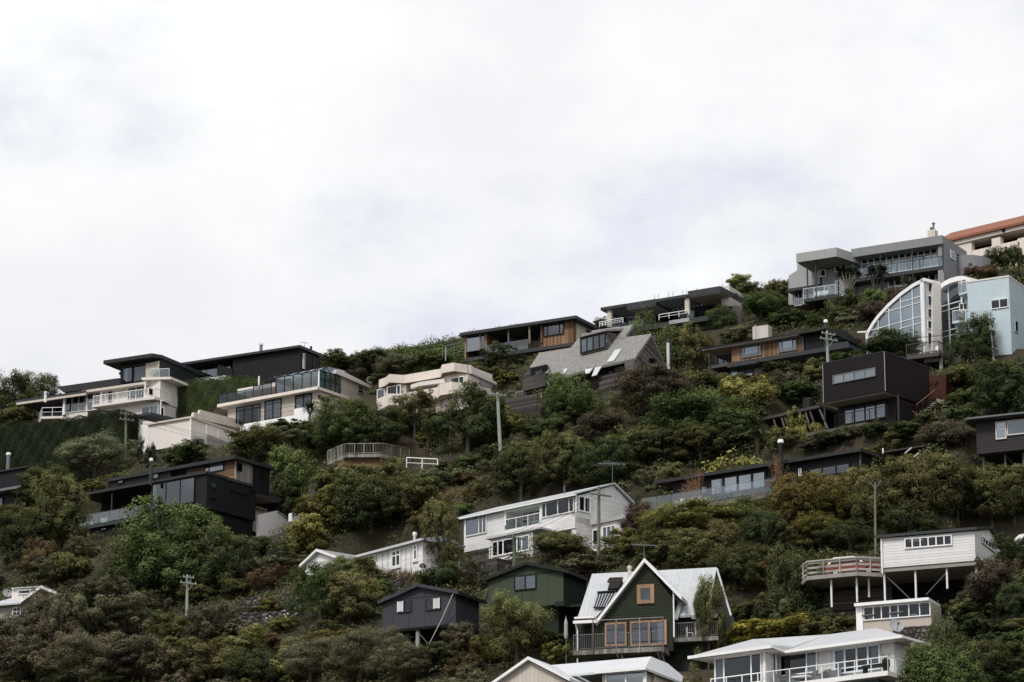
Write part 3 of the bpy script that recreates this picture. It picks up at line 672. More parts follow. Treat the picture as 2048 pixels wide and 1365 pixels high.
h.box('rear_roof', A(1206), 0, 1.58, bE, rt-.9, rt-.62, fascia)
h.win(1223, 622, 1255, 660, 1.57, n=3, fr=blackp, gl=gdark); h.win(1312, 606, 1372, 640, 1.57, n=4, fr=blackp, gl=gdark); h.win(1389, 600, 1441, 632, 1.57, n=3, fr=blackp, gl=gsky, split=[.25, .8])
for px, y0, y1 in ((1219.5, 620, 655), (1374.5, 592, 628)): h.post(px, y0, y1, -1.7, .27, ivory, name='column', n=12)
h.fbox('parapet', 1338, 642, 1378, 631, -2.2, -2.0, lgrey, down=h.F(1378, 643, -2.2)[1])
h.fbox('parapet', 1183, 662, 1238, 648, -2.2, -2.0, lgrey, down=h.F(1238, 664, -2.2)[1])
zp = h.F(1378, 631, -2.1)[1]; h.rail([(X(1338), -2.1, zp), (h.F(1378, 631, -2.1)[0], -2.1, zp)], .55, 'rails', wplain, step=1.2, nr=2)
z2 = h.F(1238, 648, -2.1)[1]
h.rail([(h.F(1199, 654, -2.1)[0], -2.1, z2), (h.F(1217, 650, -2.1)[0], -2.1, z2)], .5, 'rails', wplain, step=.4, nr=3)
h.rail([(h.F(1217, 650, -2.1)[0], -2.1, z2), (h.F(1246, 646, -2.1)[0], -2.1, z2)], .55, 'rails', wplain, step=1.2, nr=3)
h.box('floor', X(1190), X(1442), -2.0, 1.6, fl-.9, fl-.4, fascia)
h.box('base_wall', X(1240), X(1442), -.5, 3, -2, fl-.9, mgrey)
aB = X(1459, 590); h.spoly('block', [(1459, 612), (1459, 571.5), (1487, 590), (1485, 618)], aB, aB-.9, concw); h.spoly('block_base', [(1467, 660), (1467, 610), (1484, 617), (1480, 660)], aB, aB-.6, conc)
h.spoly('vent', [(1472, 586), (1477, 589), (1477, 596), (1472, 593)], aB+.1, aB, fascia)
zr = rt-.3
for px in (1290, 1298, 1318, 1327, 1347, 1355, 1375, 1427): 
    a = A(px); m = MB(); m.tube((a, 0, zr), (a, 0, zr+1.15), .025, mgrey, n=5); m.build('guard_post', h.o)
m = MB(); m.tube((A(1330), 0, zr+.35), (A(1375), 0, zr+.65), .025, mgrey, n=5); m.tube((A(1330), 0, zr), (A(1375), 0, zr+.3), .025, mgrey, n=5); m.build('guard_rail', h.o)
# ================================================================== right hand upper buildings
# ---- big grey rendered house
h = House('grey_house', 'large grey rendered house with long glazed balconies under a deep flat parapet', 'house', (1888, 572), (1703, 498, 1885, 470), short='large grey house', box=(1577, 470, 1945, 610))
X = lambda px, py=540: h.F(px, py)[0]
rt = h.F(1885, 470.5)[1]; fl = h.F(1888, 531.5)[1]; pb = h.F(1885, 487.5)[1]; bE = h.S(1914, 489)[0]+.5
h.pad(X(1577)-2, 6, -2, bE+6, 0, 'cut')
a1 = X(1703)
h.box('parapet', a1, 0, 0, bE+2, pb, rt, grey)
h.box('wall', X(1655), -.3, 1.6, bE+2, -3, pb, grey)
h.box('floor', X(1690), -.1, .05, 1.7, fl-.3, fl, fascia)
h.spoly('side_wall', [(1888, 575), (1888, 487), (1914, 499), (1914, 575)], .02, -.6, grey)
# rounded end wall
R = 2.4; m = MB(); c0 = (-.2, bE+1.0); m.lathe([(R, -3), (R, h.S(1930, 496, 1.5)[1])], (c0[0]+.0, c0[1]+1.2, 0), grey, 28); m.build('curved_wall', h.o)
h.swin(1900, 500, 1909, 522, .03, n=2, fr=wplain, gl=gsky)
h.win(1711, 521, 1888, 531.5, 1.57, n=14, fr=wplain, gl=gpale, rows=(.72,), fw=.09, curt=[(.0, .2, 0, .7, cur), (.35, .55, 0, .7, cur), (.8, 1, 0, .7, cur)])
h.win(1776, 556, 1886, 562, 1.57, n=8, fr=wplain, gl=gpale, rows=(.75,), fw=.09)
h.rail([(X(1703), .1, fl), (-.1, .1, fl)], 1.0, 'glass', fascia, step=2.2, gl=gbal)
for px in (1760, 1824, 1885): h.post(px, 490, 566, .12, .06, fascia)
# left block with projecting roof
h.plan('parapet', [(X(1613), -2.4), (X(1694), -2.4), (X(1703)+.3, .4), (X(1703)+.3, 6), (X(1613), 6)], h.F(1694, 510, -2.4)[1], h.F(1694, 492, -2.4)[1], lgrey, cap=grey)
h.box('wall', X(1636), X(1700), .9, 6, -4, h.F(1694, 512, -2.4)[1], grey)
h.fpoly('wall', [(1577, 610), (1577, 552), (1594, 541), (1594, 528.5), (1640, 523), (1640, 610)], 1.2, 6, lgrey)
h.plan('canopy', [(X(1574), -.2), (X(1640), -.2), (X(1640), 1.4), (X(1574), 1.4)], h.F(1640, 572)[1]-.15, h.F(1640, 572)[1]+.12, fascia)
h.win(1637.5, 541, 1652, 553, .87, n=2, fr=wplain, gl=gdark, split=[.3]); h.win(1669, 529, 1694, 542, .87, n=2, fr=wplain, gl=gdark); h.win(1697, 523, 1708, 541, .87, n=2, fr=wplain)
h.win(1670, 562, 1690, 592, .87, n=2, fr=wplain, gl=gpale, rows=(.3, .65), name='door')
h.win(1589, 588, 1606, 611, 1.15, n=2, fr=wplain, gl=gpale)
h.win(1606, 582, 1660, 600, .87, n=5, fr=wplain, gl=gpale)
for px in (1614, 1631): h.post(px, 520, 600, -1.9, .08, fascia)
zd = h.F(1685, 590, -1.6)[1]
h.box('balcony', h.F(1607, 603, -2)[0], X(1690), -2, .9, zd-.3, zd, fascia)
h.rail([(h.F(1607, 603, -1.95)[0], -1.95, zd), (X(1686), -1.95, zd)], 1.05, 'glass', steel, step=1.3, gl=gbal)
for px, c in ((1633, wplain), (1643, wplain), (1652, wplain), (1662, mgrey)):
    a, _ = h.F(px, 596, -1.0); p = h.w(a, -1.0, zd); 
    o = empty('outdoor_chair', p, h.rz+.3*(px % 3), {1633: 'white outdoor chair at the open end of the grey house balcony', 1643: 'white outdoor chair between two others on the grey house balcony', 1652: 'white outdoor chair beside the grey chair on the balcony', 1662: 'grey outdoor chair on the grey house balcony'}[px], 'chair', 'chairs on the grey house balcony')
    m = MB(); m.box(-.25, .25, -.25, .25, .38, .45, c); m.build('seat', o); m = MB(); m.box(-.25, .25, .2, .26, .45, .95, c); m.build('backrest', o)
    for sx in (-1, 1):
        for sy in (-1, 1): m = MB(); m.box(sx*.23-.02, sx*.23+.02, sy*.23-.02, sy*.23+.02, 0, .38, c); m.build('leg', o)
p = at(1865.5, 474, h.D+5); o = empty('chimney_stack', p, h.rz, 'cream chimney stack with twin steel flues on the grey house roof', 'chimney')
m = MB(); m.box(-.38, .38, -.4, .4, -1.2, .6, ivory); m.build('stack', o)
for dx, hh in ((-.12, 1.0), (.12, 1.45)):
    m = MB(); m.lathe([(.1, .5), (.1, hh-.2), (.17, hh-.18), (.17, hh-.08), (.06, hh)], (dx, 0, 0), mgrey, 10); m.build('flue_pipe', o)

# ---- orange tiled house behind
h = House('tiled_house', 'cream house with an orange tiled roof and open arcade at the top of the hill', 'house', (2040, 500), (1900, 481, 2048, 446), D=347, short='orange tiled house', box=(1888, 430, 2048, 500))
X = lambda px, py=470: h.F(px, py)[0]
e = h.F(2040, 448)[1]; rd = 3.0; hr = h.F(2040, 433, rd)[1]; a0 = X(1895, 481); a1 = X(2085, 440)
h.pad(a0-8, a1, -1, 12, 0, 'cut')
h.prof('roof', [(-.5, e), (rd, hr), (rd+3.5, e), (rd+3.5, e-.25), (-.5, e-.25)], a0-1.5, a1, orange)
bt = h.F(2040, 460)[1]
h.box('fascia_band', a0-1, a1, -.2, 5, bt, e-.2, cream)
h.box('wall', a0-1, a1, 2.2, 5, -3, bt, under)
for x0, x1 in ((1893, 1942), (1983, 2000), (2035, 2052)): h.fbox('pillar', x0, 478, x1, 462, 0, .6, cream, down=-2)
h.fbox('base_wall', 1893, 514, 2085, 480, .1, .5, cream, down=-3)
p = h.w(X(2010, 459), -.25, bt+.25); m = MB(); m.box(-.16, .16, -.14, .1, -.12, .12, blkmetal); m.tube((0, .1, 0), (0, .25, .1), .05, blkmetal); o = m.build('flood_light'); o.location = p; o.rotation_euler = (.4, 0, h.rz); tag(o, 'black floodlight fixed to the cream band below the orange tiles', 'light')

# ---- white curved glass house
h = House('curved_house', 'white house with tall curved glass front like two sails', 'house', (1851, 696), (1738, 671, 1848, 640), short='white sail shaped house', box=(1732, 552, 1960, 700))
X = lambda px, py=660: h.F(px, py)[0]
arc = [(1732.5, 669), (1736, 662), (1745, 646.5), (1755.5, 632), (1777.5, 608), (1802, 586), (1826, 569), (1849.5, 556.5)]
A_ = [h.F(x, y) for x, y in arc]; bE = h.S(1876, 566)[0]
h.pad(A_[0][0]-1, 10, -1, 9, 0, 'cut')
m = MB(); w_ = .32
out = []                                          # inner edge of the arch band
for i, (a, hh) in enumerate(A_):
    p = A_[max(i-1, 0)]; q = A_[min(i+1, len(A_)-1)]; tx, tz = q[0]-p[0], q[1]-p[1]; L = math.hypot(tx, tz); out.append((a+tz/L*w_, hh-tx/L*w_))
for i in range(len(A_)-1):
    m.ext([(A_[i][0], -.12, A_[i][1]), (A_[i+1][0], -.12, A_[i+1][1]), (out[i+1][0], -.12, out[i+1][1]), (out[i][0], -.12, out[i][1])], (0, bE+.2, 0), wplain)
m.box(A_[0][0], A_[0][0]+.25, -.1, .25, -1.5, A_[0][1], wplain)
m.box(-.32, .08, -.12, .3, -1.5, A_[-1][1]-.1, wplain); m.build('arch_frame', h.o)
m = MB()
def top(a):
    for i in range(len(A_)-1):
        if A_[i][0] <= a <= A_[i+1][0]: return A_[i][1]+(A_[i+1][1]-A_[i][1])*(a-A_[i][0])/(A_[i+1][0]-A_[i][0])
    return A_[-1][1]
for px in (1756, 1778, 1802, 1826): a = X(px, 640); m.box(a-.032, a+.032, -.02, .08, -1.5, top(a)-.1, wplain)
for y in (600, 611.5, 640, 653, 686):
    hh = h.F(1849, y-9)[1]; al = next((A_[i][0]+(A_[i+1][0]-A_[i][0])*(hh-A_[i][1])/(A_[i+1][1]-A_[i][1]) for i in range(len(A_)-1) if A_[i][1] <= hh <= A_[i+1][1]), A_[0][0])
    if y == 600: al = X(1802, 600)
    m.box(al, -.2, -.03, .07, hh-.03, hh+.03, wplain)
m.build('mullion', h.o)
g = MB(); g.ext([(A_[0][0], .06, -1.5)]+[(a, .06, hh) for a, hh in out]+[(0, .06, -1.5)], (0, .01, 0), gpale); g.build('glazing', h.o)
h.plan('interior_wall', [(A_[0][0]+.3, 2.2), (-.1, 2.2), (-.1, 2.4), (A_[0][0]+.3, 2.4)], -1.5, A_[2][1], blind)
h.box('interior_floor', A_[1][0], -.1, .2, 2.2, h.F(1849, 622)[1]-.15, h.F(1849, 622)[1]+.1, soffit)
# narrow return with dark lights, white pier, second bay
for i, (y0, y1) in enumerate(((561, 585), (590, 612), (616, 636), (640, 658), (664, 690))): h.swin(1854, y0+1, 1864.5, y1+2, .02, n=1, fr=wplain, gl=gdark, fw=.05)
h.box('wall', -.3, .0, .3, bE+.3, -1.5, h.S(1864, 562)[1]-.1, wplain)
b0, b1 = h.S(1865, 620, .05)[0], h.S(1882, 620, .05)[0]
h.spoly('pier', [(1865.5, 700), (1865.5, 562), (1876, 566), (1882, 568), (1882, 700)], .25, -.4, offw)
h.spoly('coping', [(1849, 556.5), (1876, 565.5), (1876, 569), (1849, 561)], .12, -.3, wplain)
# second bay faces the same way as the first, standing further back
k = House('x', '', '', (1882, 690), (1738, 671, 1848, 640), D=h.D+3.6, root=False); k.o = h.o
def P2(px, py, b=0): return h.loc(k.w(*(lambda q: (q[0], b, q[1]))(k.F(px, py, b))))
arc2 = [(1876, 573), (1888, 563), (1900, 557), (1914, 553), (1926, 552), (1942, 557)]
m = MB()
for i in range(len(arc2)-1):
    p, q = Vector(P2(*arc2[i], -.6)), Vector(P2(*arc2[i+1], -.6)); m.ext([p, q, q-Vector((0, 0, .45)), p-Vector((0, 0, .45))], (0, 4.5, 0), wplain)
m.build('curved_roof', h.o)
pa, pb_ = P2(1881, 600), P2(1924, 600); m = MB()
zb, zt_ = P2(1890, 700)[2], P2(1914, 562)[2]
for px in (1881.5, 1898, 1924): q = P2(px, 620); m.box(q[0]-.06, q[0]+.06, q[1]-.05, q[1]+.05, zb, zt_ if px > 1885 else P2(1882, 575)[2], wplain)
for y in (609, 620, 661, 672): z = P2(1898, y)[2]; m.box(pa[0], pb_[0], pa[1]-.04, pa[1]+.04, z-.04, z+.04, wplain)
m.build('mullion', h.o)
g = MB(); g.face([(pa[0], pa[1]+.02, zb), (pb_[0], pa[1]+.02, zb), (pb_[0], pa[1]+.02, zt_-.25), (pa[0], pa[1]+.02, P2(1882, 580)[2])], gsky); g.build('glazing', h.o)
h.box('interior_wall', pa[0], pb_[0], pa[1]+.7, pa[1]+.8, zb, zt_, mgrey)
p = at(1726, 665.5, h.D); m = MB(); m.tube((-.5, 0, 0), (.35, 0, .05), .09, wplain); m.tube((.35, 0, .05), (.55, .1, -.35), .05, wplain); o = m.build('outdoor_lamp'); o.location = p; tag(o, 'white tube lamp reaching out from the low end of the sail shaped house', 'lamp')

# ---- pale blue block house
h = House('blue_house', 'tall pale blue block house with small glass balconies and a wide window', 'house', (2023, 690), (1936, 566, 2023, 553.5), short='pale blue house', box=(1905, 553, 2048, 690))
X = lambda px, py=620: h.F(px, py)[0]
rt = h.F(2023, 553.5)[1]; aL = X(1936)
h.pad(aL-3, 2, -1, 9, 0, 'cut')
h.box('wall', aL, 0, 0, 8.5, -3, rt, blue)
h.box('coping', aL-.05, .05, -.06, 8.6, rt, rt+.14, offw)
h.box('wall', X(1903, 650), aL, 1.0, 7, -3, h.F(1920, 640, 1)[1], blue)
h.box('wall', X(1916, 600), aL-.01, 1.6, 7, -1, h.F(1920, 589, 1.6)[1], blue)
h.win(1982, 601, 2017.5, 615, -.02, n=2, fr=wplain, gl=gdark)
h.win(1919, 608, 1936, 622, 1.58, n=2, fr=wplain, gl=gdark); h.win(1923, 560, 1935, 586, 1.55, n=1, fr=wplain, gl=gsky)
z = h.F(1930, 588, 1)[1]; h.rail([(X(1914), 1.4, z), (X(1914), .6, z), (aL, .3, z)], .95, 'glass', wplain, step=1, gl=gpale)
h.plan('balcony', [(X(1914), 1.7), (X(1914), .6), (aL, .2), (aL, 1.7)], z-.2, z, blue)
z = h.F(1925, 642, .3)[1]; h.rail([(X(1903), .9, z), (X(1904), .1, z), (X(1930), .1, z)], .95, 'glass', wplain, step=1, gl=gpale)
h.plan('balcony', [(X(1903), 1.2), (X(1903), 0.05), (X(1932), .05), (aL, 1.2)], z-.2, z, blue)
a, b = X(1915), .55; o = empty('deck_chair', h.w(a, b, z), h.rz, 'wooden folding deck chair on the lower blue house balcony', 'chair'); m = MB(); m.box(-.25, .25, -.25, .25, .35, .4, frameo); m.build('seat', o); m = MB(); m.box(-.25, .25, .2, .25, .4, .85, frameo); m.build('backrest', o)
for s in (-1, 1): m = MB(); m.bar((s*.2, -.25, 0), (s*.2, .2, .4), .03, frameo); m.bar((s*.2, .25, 0), (s*.2, -.2, .4), .03, frameo); m.build('leg', o)
h.swin(2028, 640, 2036, 668, .02, n=1, fr=blue)

# ---- big timber deck below it
h = House('timber_deck', 'weathered timber viewing deck on a thick post below the sail shaped house', 'deck', (1879, 742), (1813, 694, 1879, 686), short='timber deck', box=(1812, 680, 1926, 742))
z = h.F(1879, 704)[1]; bE = h.S(1926, 703)[0]; aL = h.F(1813, 708)[0]
h.box('platform', aL, 0, 0, bE, z-.35, z, oldwh); h.box('beam', aL+1.4, -.2, .5, .8, z-.7, z-.35, oldw)
h.rail([(aL, 0, z), (0, 0, z), (0, bE, z)], .98, 'bars', oldwh, gap=.17, step=1.6, thick=.06)
h.post(1881.5, 708, 744, .9, .17, polew, n=10, h0=-2)
for (a, b, s) in ((-1.8, 1.2, 'white plastic chair in the middle of the timber deck'), (-.7, 1.0, 'white plastic chair near the corner post of the timber deck')):
    o = empty('plastic_chair', h.w(a, b, z), h.rz+a, s, 'chair', 'white chairs on the timber deck'); m = MB(); m.box(-.25, .25, -.25, .25, .4, .45, wplain); m.build('seat', o); m = MB(); m.box(-.25, .25, .22, .26, .45, .9, wplain); m.build('backrest', o)
    for sx in (-1, 1):
        for sy in (-1, 1): m = MB(); m.box(sx*.22-.025, sx*.22+.025, sy*.22-.025, sy*.22+.025, 0, .4, wplain); m.build('leg', o)

# ---- cedar and black house on the slope
h = House('cedar_house', 'brown cedar house with a black end wall and a long jutting floor', 'house', (1605, 752), (1407, 696, 1640, 657.5), short='brown cedar house', box=(1407, 655, 1700, 755))
X = lambda px, py=700: h.F(px, py)[0]
rt = h.F(1640, 657.5, -.8)[1]; fl = h.F(1605, 704)[1]
aR = X(1652)
h.pad(X(1420), aR, 0, 8, -1, 'cut')
h.box('wall', X(1463), 0, 0, 7, fl, rt-.2, timber)
h.box('wall', .0, aR, .02, 7, fl, rt-.2, black)
h.box('wall', X(1425), X(1463)-.02, 1.8, 7, fl, rt-.2, timber)
h.slab('roof', 1407, 696, 1640, 657.5, -.8, 7.4, .18, dkroof)
h.prof('roof', [(-.8, rt), (3.5, rt+.75), (7.4, rt), (7.4, rt-.1), (-.8, rt-.1)], X(1407, 697), aR+.3, dkroof)
h.box('soffit', X(1412), .0, -.75, 1.8, rt-.24, rt-.2, soffit)
h.box('floor', X(1457), X(1702), -.35, 3, fl-.4, fl-.02, fascia); h.box('floor', X(1423), X(1457), -.35, 3, fl-.3, fl-.02, oldwh)
h.win(1483, 694, 1523, 711, -.02, n=3, fr=mgrey, gl=gpale, split=[.15, .85], curt=[(.14, .86, .3, 1, cur)]); h.win(1557, 681, 1594, 700.5, -.02, n=3, fr=mgrey, gl=gpale, split=[.2, .78], curt=[(.2, .8, .3, 1, cur)])
h.win(1435, 706, 1460, 730, 1.77, n=2, fr=blackp, gl=gsky, curt=[(.2, .7, 0, 1, blind)])
h.rail([(X(1424), -.3, fl-.02), (X(1460), -.3, fl-.02)], .95, 'bars', blkmetal, gap=.16)
h.post(1418.5, 697, 742, -.5, .06, fascia); h.post(1605.5, 672, 703, -.06, .06, mgrey, name='downpipe')
h.box('base_wall', X(1460), X(1514), .9, 5, -2, fl-.4, greyw); h.win(1461, 737, 1507, 752, .88, n=3, fr=fascia, gl=gpale, curt=[(0, 1, 0, 1, cur)])
h.box('base_wall', X(1530), aR, 2.6, 5, -2, fl-.4, soffit); h.slab('lean_to_roof', 1455, 732, 1514, 722, -.6, 2, .2, fascia)
for px in (1570, 1625, 1660): h.post(px, 700, 735, .2, .09, fascia, h0=-2)
h.box('balcony_beam', aR, X(1700), -.35, -.2, fl-.02, fl+.2, fascia)
HC = h
flue(1652, 640, 668, h.D+3, .15, fascia, 'dark flue with a white conical cap on the brown cedar house', wplain)
w = House('stone_pier', 'pale weathered block retaining wall above the brown cedar house', 'wall', (1536, 690), (1505, 653, 1536, 649)); w.pad(-4, 1, 0, 2, 0, 'cut'); w.fbox('wall', 1505, 654, 1536, 649, 0, 1, concw, down=-1.5); w.post(1510.5, 650, 690, -.06, .05, ivory)

# ---- black cube house
h = House('cube_house', 'black timber cube house cantilevered over a glazed lower floor', 'house', (1773, 858), (1645, 728, 1771, 703), short='black cube house', box=(1645, 703, 1860, 858))
X = lambda px, py=760: h.F(px, py)[0]
rt = h.F(1772, 703)[1]; fb = h.F(1773.5, 783)[1]; aL = X(1646.5, 770); bE = h.S(1858, 738)[0]; bs = h.S(1794, 789)[0]
h.pad(aL-3, 1.5, -1, bE+1, 0, 'flat')
h.box('upper_wall', aL, 0, 0, bE, fb, rt, char)
h.box('soffit', aL+.1, -.1, .1, bs+.3, fb-.06, fb-.005, soffit)
h.box('lower_wall', aL+.25, -.15, bs, bE-.2, -3, fb-.06, char)
h.win(1666, 752, 1752, 753, -.02, n=4, fr=mgrey, gl=gpale, fw=.07, curt=[(0, 1, 0, 1, blind)])
h.win(1688, 818, 1774, 836, bs-.02, n=4, fr=blackp, gl=gpale, fw=.12, curt=[(0, 1, 0, 1, blind)])
for a in (aL, 0.0): h.box('corner_flashing', a-.02, a+.025, -.03, .03, fb+.05, rt-.02, lgrey)
h.box('coping', aL-.04, .04, -.04, bE+.04, rt, rt+.06, fascia)
zf = h.F(1733, 846, -.2)[1]
zd = h.F(1700, 856, -.2)[1]
h.fpoly('terrace_edge', [(1612, 867), (1733, 844), (1733, 850), (1612, 874)], -.7, -.2, oldw)
h.rail([h.fp(1670, 856, -.6), h.fp(1775, 836, -.6)], 1.05, 'bars', blkmetal, gap=.14, step=1.8)
h.post(1649, 808, 866, bs+.2, .09, fascia, name='post'); h.post(1796, 790, 850, bs-.02, .08, fascia, name='downpipe')
CUBE = h
# external stair
h2 = House('external_stair', 'grey timber stair with steel handrails climbing beside the black cube house', 'stair', (1827, 850), (1645, 728, 1771, 703), D=h.D+4)
n = 11; p0, p1 = Vector(h2.fp(1822, 843)), Vector(h2.fp(1872, 803)); tr = []
for i in range(n):
    c = p0.lerp(p1, i/(n-1)); h2.box('step', c.x-.18, c.x+.2, 0, 1.5, c.z-.05, c.z+.03, deckw)
m = MB(); m.bar(p0-Vector((0, 0, .3)), p1-Vector((0, 0, .3)), .12, fascia); m.build('stringer', h2.o); m = MB(); m.bar(p0+Vector((0, 1.5, -.3)), p1+Vector((0, 1.5, -.3)), .12, fascia); m.build('stringer', h2.o)
m = MB(); u = Vector((0, -.05, 1.0)); m.bar(p0+u, p1+u, .06, wood('rail_timber', (.2, .1, .05), (.33, .18, .1))); 
for i in range(5): c = p0.lerp(p1, i/4); m.bar(c+Vector((0, -.05, 0)), c+u, .045, rust)
for i in range(24): c = p0.lerp(p1, i/23); m.bar(c+Vector((0, -.05, .1)), c+u, .014, blkmetal)
m.build('handrail', h2.o)
q0, q1 = Vector(h2.fp(1800, 806, -.6)), Vector(h2.fp(1848, 838, -.6)); m = MB(); m.bar(q0, q1, .06, MATS['rail_timber']); m.bar(q1, q1-Vector((0, 0, 1)), .05, rust); m.bar(q0, q0-Vector((0, 0, 1)), .05, rust); m.build('handrail', h2.o)
h2.fpoly('landing', [(1872, 797), (1902, 805), (1902, 812), (1876, 806)], 0, 2, deckw); h2.fpoly('landing', [(1790, 838), (1826, 848), (1850, 862), (1842, 866), (1800, 850)], -.4, .8, conc)
m = MB(); c = h2.fp(1872, 803, .5); m.bar(c, (c[0], c[1], c[2]-3), .1, fascia); m.build('post', h2.o)
w = House('rusted_fence', 'tall rust red steel screen beside the black cube house', 'fence', (1891, 806), (1645, 728, 1771, 703), D=h.D+7)
w.fpoly('panel', [(1856, 800), (1856, 752), (1892, 749), (1892, 806), (1876, 800)], 0, .15, rust); w.spoly('panel', [(1892, 806), (1892, 749), (1900, 753), (1925, 750), (1925, 803)], -.12, 0, rust)

# ---- old carport and sloping struts beside the cube
h = House('timber_carport', 'old timber carport roof on slanted props beside the black cube house', 'carport', (1640, 868), (1513, 838, 1638, 810), D=CUBE.D+6, short='old timber carport', box=(1513, 805, 1645, 870))
a0 = h.F(1513, 838)[0]; z = h.F(1638, 810)[1]
h.pad(a0, 1, 0, 6, -.4, 'cut')
h.box('roof', a0, 0, 0, 3.2, z-.24, z, oldwh); h.box('void_backing', a0, .0, 3, 3.2, -2, z-.24, under)
for px, dx in ((1518, 1.0), (1544, 1.0), (1560, .9), (1566, 1.1), (1608, .9), (1617, 1.1), (1636, 1.3)):
    a, _ = h.F(px, 830); m = MB(); m.tube((a, .2, z-.3), (a+dx, .3, -.8), .09, oldw if px % 4 == 0 else oldwh, n=7); m.build('prop', h.o)
m = MB(); c = h.fp(1618, 806, 1); m.lathe([(.5, 0), (.55, .2), (.5, 1.0), (.1, 1.15)], (c[0], c[1], z), blackp, 14); m.build('water_tank', h.o)

# ---- dark weatherboard house cut by the right edge
h = House('dark_house', 'dark weatherboard house on stilts cut off by the frame at the right edge', 'house', (1956, 965), (1933, 837, 2048, 824.5), short='dark house at the right edge', box=(1933, 825, 2048, 940))
X = lambda px, py=870: h.F(px, py)[0]
aR = X(2200); rt = h.F(1933, 837, -.7)[1]; fb = h.F(1956, 909)[1]
h.pad(-1, aR, 3, 10, 0, 'cut')
h.box('wall', 0, aR, 0, 8, fb, rt-.2, dkboard)
h.prof('roof', [(-.8, rt-.25), (-.8, rt), (8.6, rt+.35), (8.6, rt)], X(1933, 837), aR+1, fascia); h.slab('gutter', 1932, 837, 2220, 805, -1.0, -.8, .12, mgrey)
h.win(1991, 845, 2014, 878, -.02, n=1, rows=(.52,), fr=offw, gl=gpale, curt=[(0, 1, 0, 1, cur)], fw=.08); h.win(2014, 842, 2110, 862, -.02, n=2, fr=offw, gl=gsky, fw=.08, curt=[(0, 1, 0, 1, blind)])
h.box('base_wall', 1, aR, 4, 7, -3, fb, under)
for px in (1967, 2010, 2046): h.post(px, 905, 975, .8, .07, mgrey, h0=-3)
m = MB(); p, q = h.fp(2012, 912, .9), h.fp(2046, 950, .9); m.bar(p, q, .06, fascia); m.build('brace', h.o)

# ---- long dark house with glass balustrade
h = House('glass_deck_house', 'long black house with a cantilevered deck behind clear glass balustrades', 'house', (1724, 968), (1480, 935, 1700, 900), short='long black deck house', box=(1319, 890, 1766, 1010))
X = lambda px, py=940: h.F(px, py)[0]
rt = h.F(1722, 897, -.6)[1]; fl = h.F(1553, 983, -2.6)[1]
h.pad(X(1330), 1, 0, 8, 0, 'cut')
h.box('wall', X(1345), 0, .0, 7, fl-.2, rt-.25, blackp)
h.prof('roof', [(-.7, rt-.26), (-.7, rt), (7.4, rt+.25), (7.4, rt-.05)], X(1318, 965), .35, dkroof)
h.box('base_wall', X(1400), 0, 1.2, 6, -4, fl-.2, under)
h.win(1419, 957, 1534, 978, -.02, n=4, fr=blackp, gl=gpale, fw=.2, curt=[(0, 1, 0, 1, blind)]); h.win(1388, 974, 1417, 990, -.02, n=2, fr=blackp, gl=gpale, fw=.16)
h.win(1617, 938, 1701, 946, -.02, n=3, fr=blackp, gl=gsky, fw=.12); h.win(1598, 938, 1604, 952, -.02, n=1, fr=wplain, gl=gsky)
aD = h.F(1553, 975, -2.6)[0]; aS = X(1318, 990)
h.box('deck', aS, aD, -2.6, 0, fl-.45, fl, oldw); h.box('deck', aD, X(1610), -.9, 0, fl-.45, fl, oldw)
h.rail([(aS, -2.55, fl), (aD-.05, -2.55, fl), (aD-.05, -.9, fl), (X(1608), -.85, fl)], 1.12, 'glass', mgrey, step=1.45, thick=.016, gl=gbal)
h.post(1720, 902, 960, -.1, .07, oldw, name='downpipe')
m = MB(); p = h.fp(1543, 985, -2.2); m.tube(p, (p[0]+.5, p[1]+.2, p[2]-2.4), .11, polew, n=8); m.build('prop', h.o)
m = MB(); m.tube((p[0]+.5, p[1]+.2, p[2]-2.4), (p[0]-2, p[1]+1.6, p[2]-4), .1, polew, n=8); m.build('prop', h.o)
m = MB(); p = h.fp(1404, 997, -2.0); m.bar(p, (p[0], p[1], p[2]-2.5), .1, oldw); m.build('post', h.o)
ZF = fl
for px, nm in ((1398, 'white outdoor seat at the open end of the glass deck'),):
    o = empty('outdoor_sofa', h.w(X(px), -1.6, fl), h.rz, nm, 'seat'); m = MB(); m.box(-1.0, 1.0, -.4, .4, .3, .48, wplain); m.build('seat', o); m = MB(); m.box(-1.0, 1.0, .3, .45, .48, .95, wplain); m.build('backrest', o)
    for s in (-1, 1): m = MB(); m.box(s*.95-.06, s*.95+.06, -.4, .45, 0, .62, wplain); m.build('arm', o)
h.slab('lean_to_roof', 1766, 905, 1850, 890, 3, 6, .12, oldw)
for x0, y0, x1, y1 in ((1810, 907, 1823, 896), (1827, 915, 1838, 906)): m = MB(); m.bar(h.fp(x0, y0, 2.5), h.fp(x1, y1, 2.5), .07, wplain); m.build('lean_to_prop', h.o)
m = MB(); m.bar(h.fp(1766, 907, .5), h.fp(1766, 897, .5), .09, wplain); m.build('downpipe', h.o)
DECKH = h
flue(1562, 880, 924, h.D+2.5, .19, blkmetal, 'black flue with a pale cap on the long black deck house', wplain)
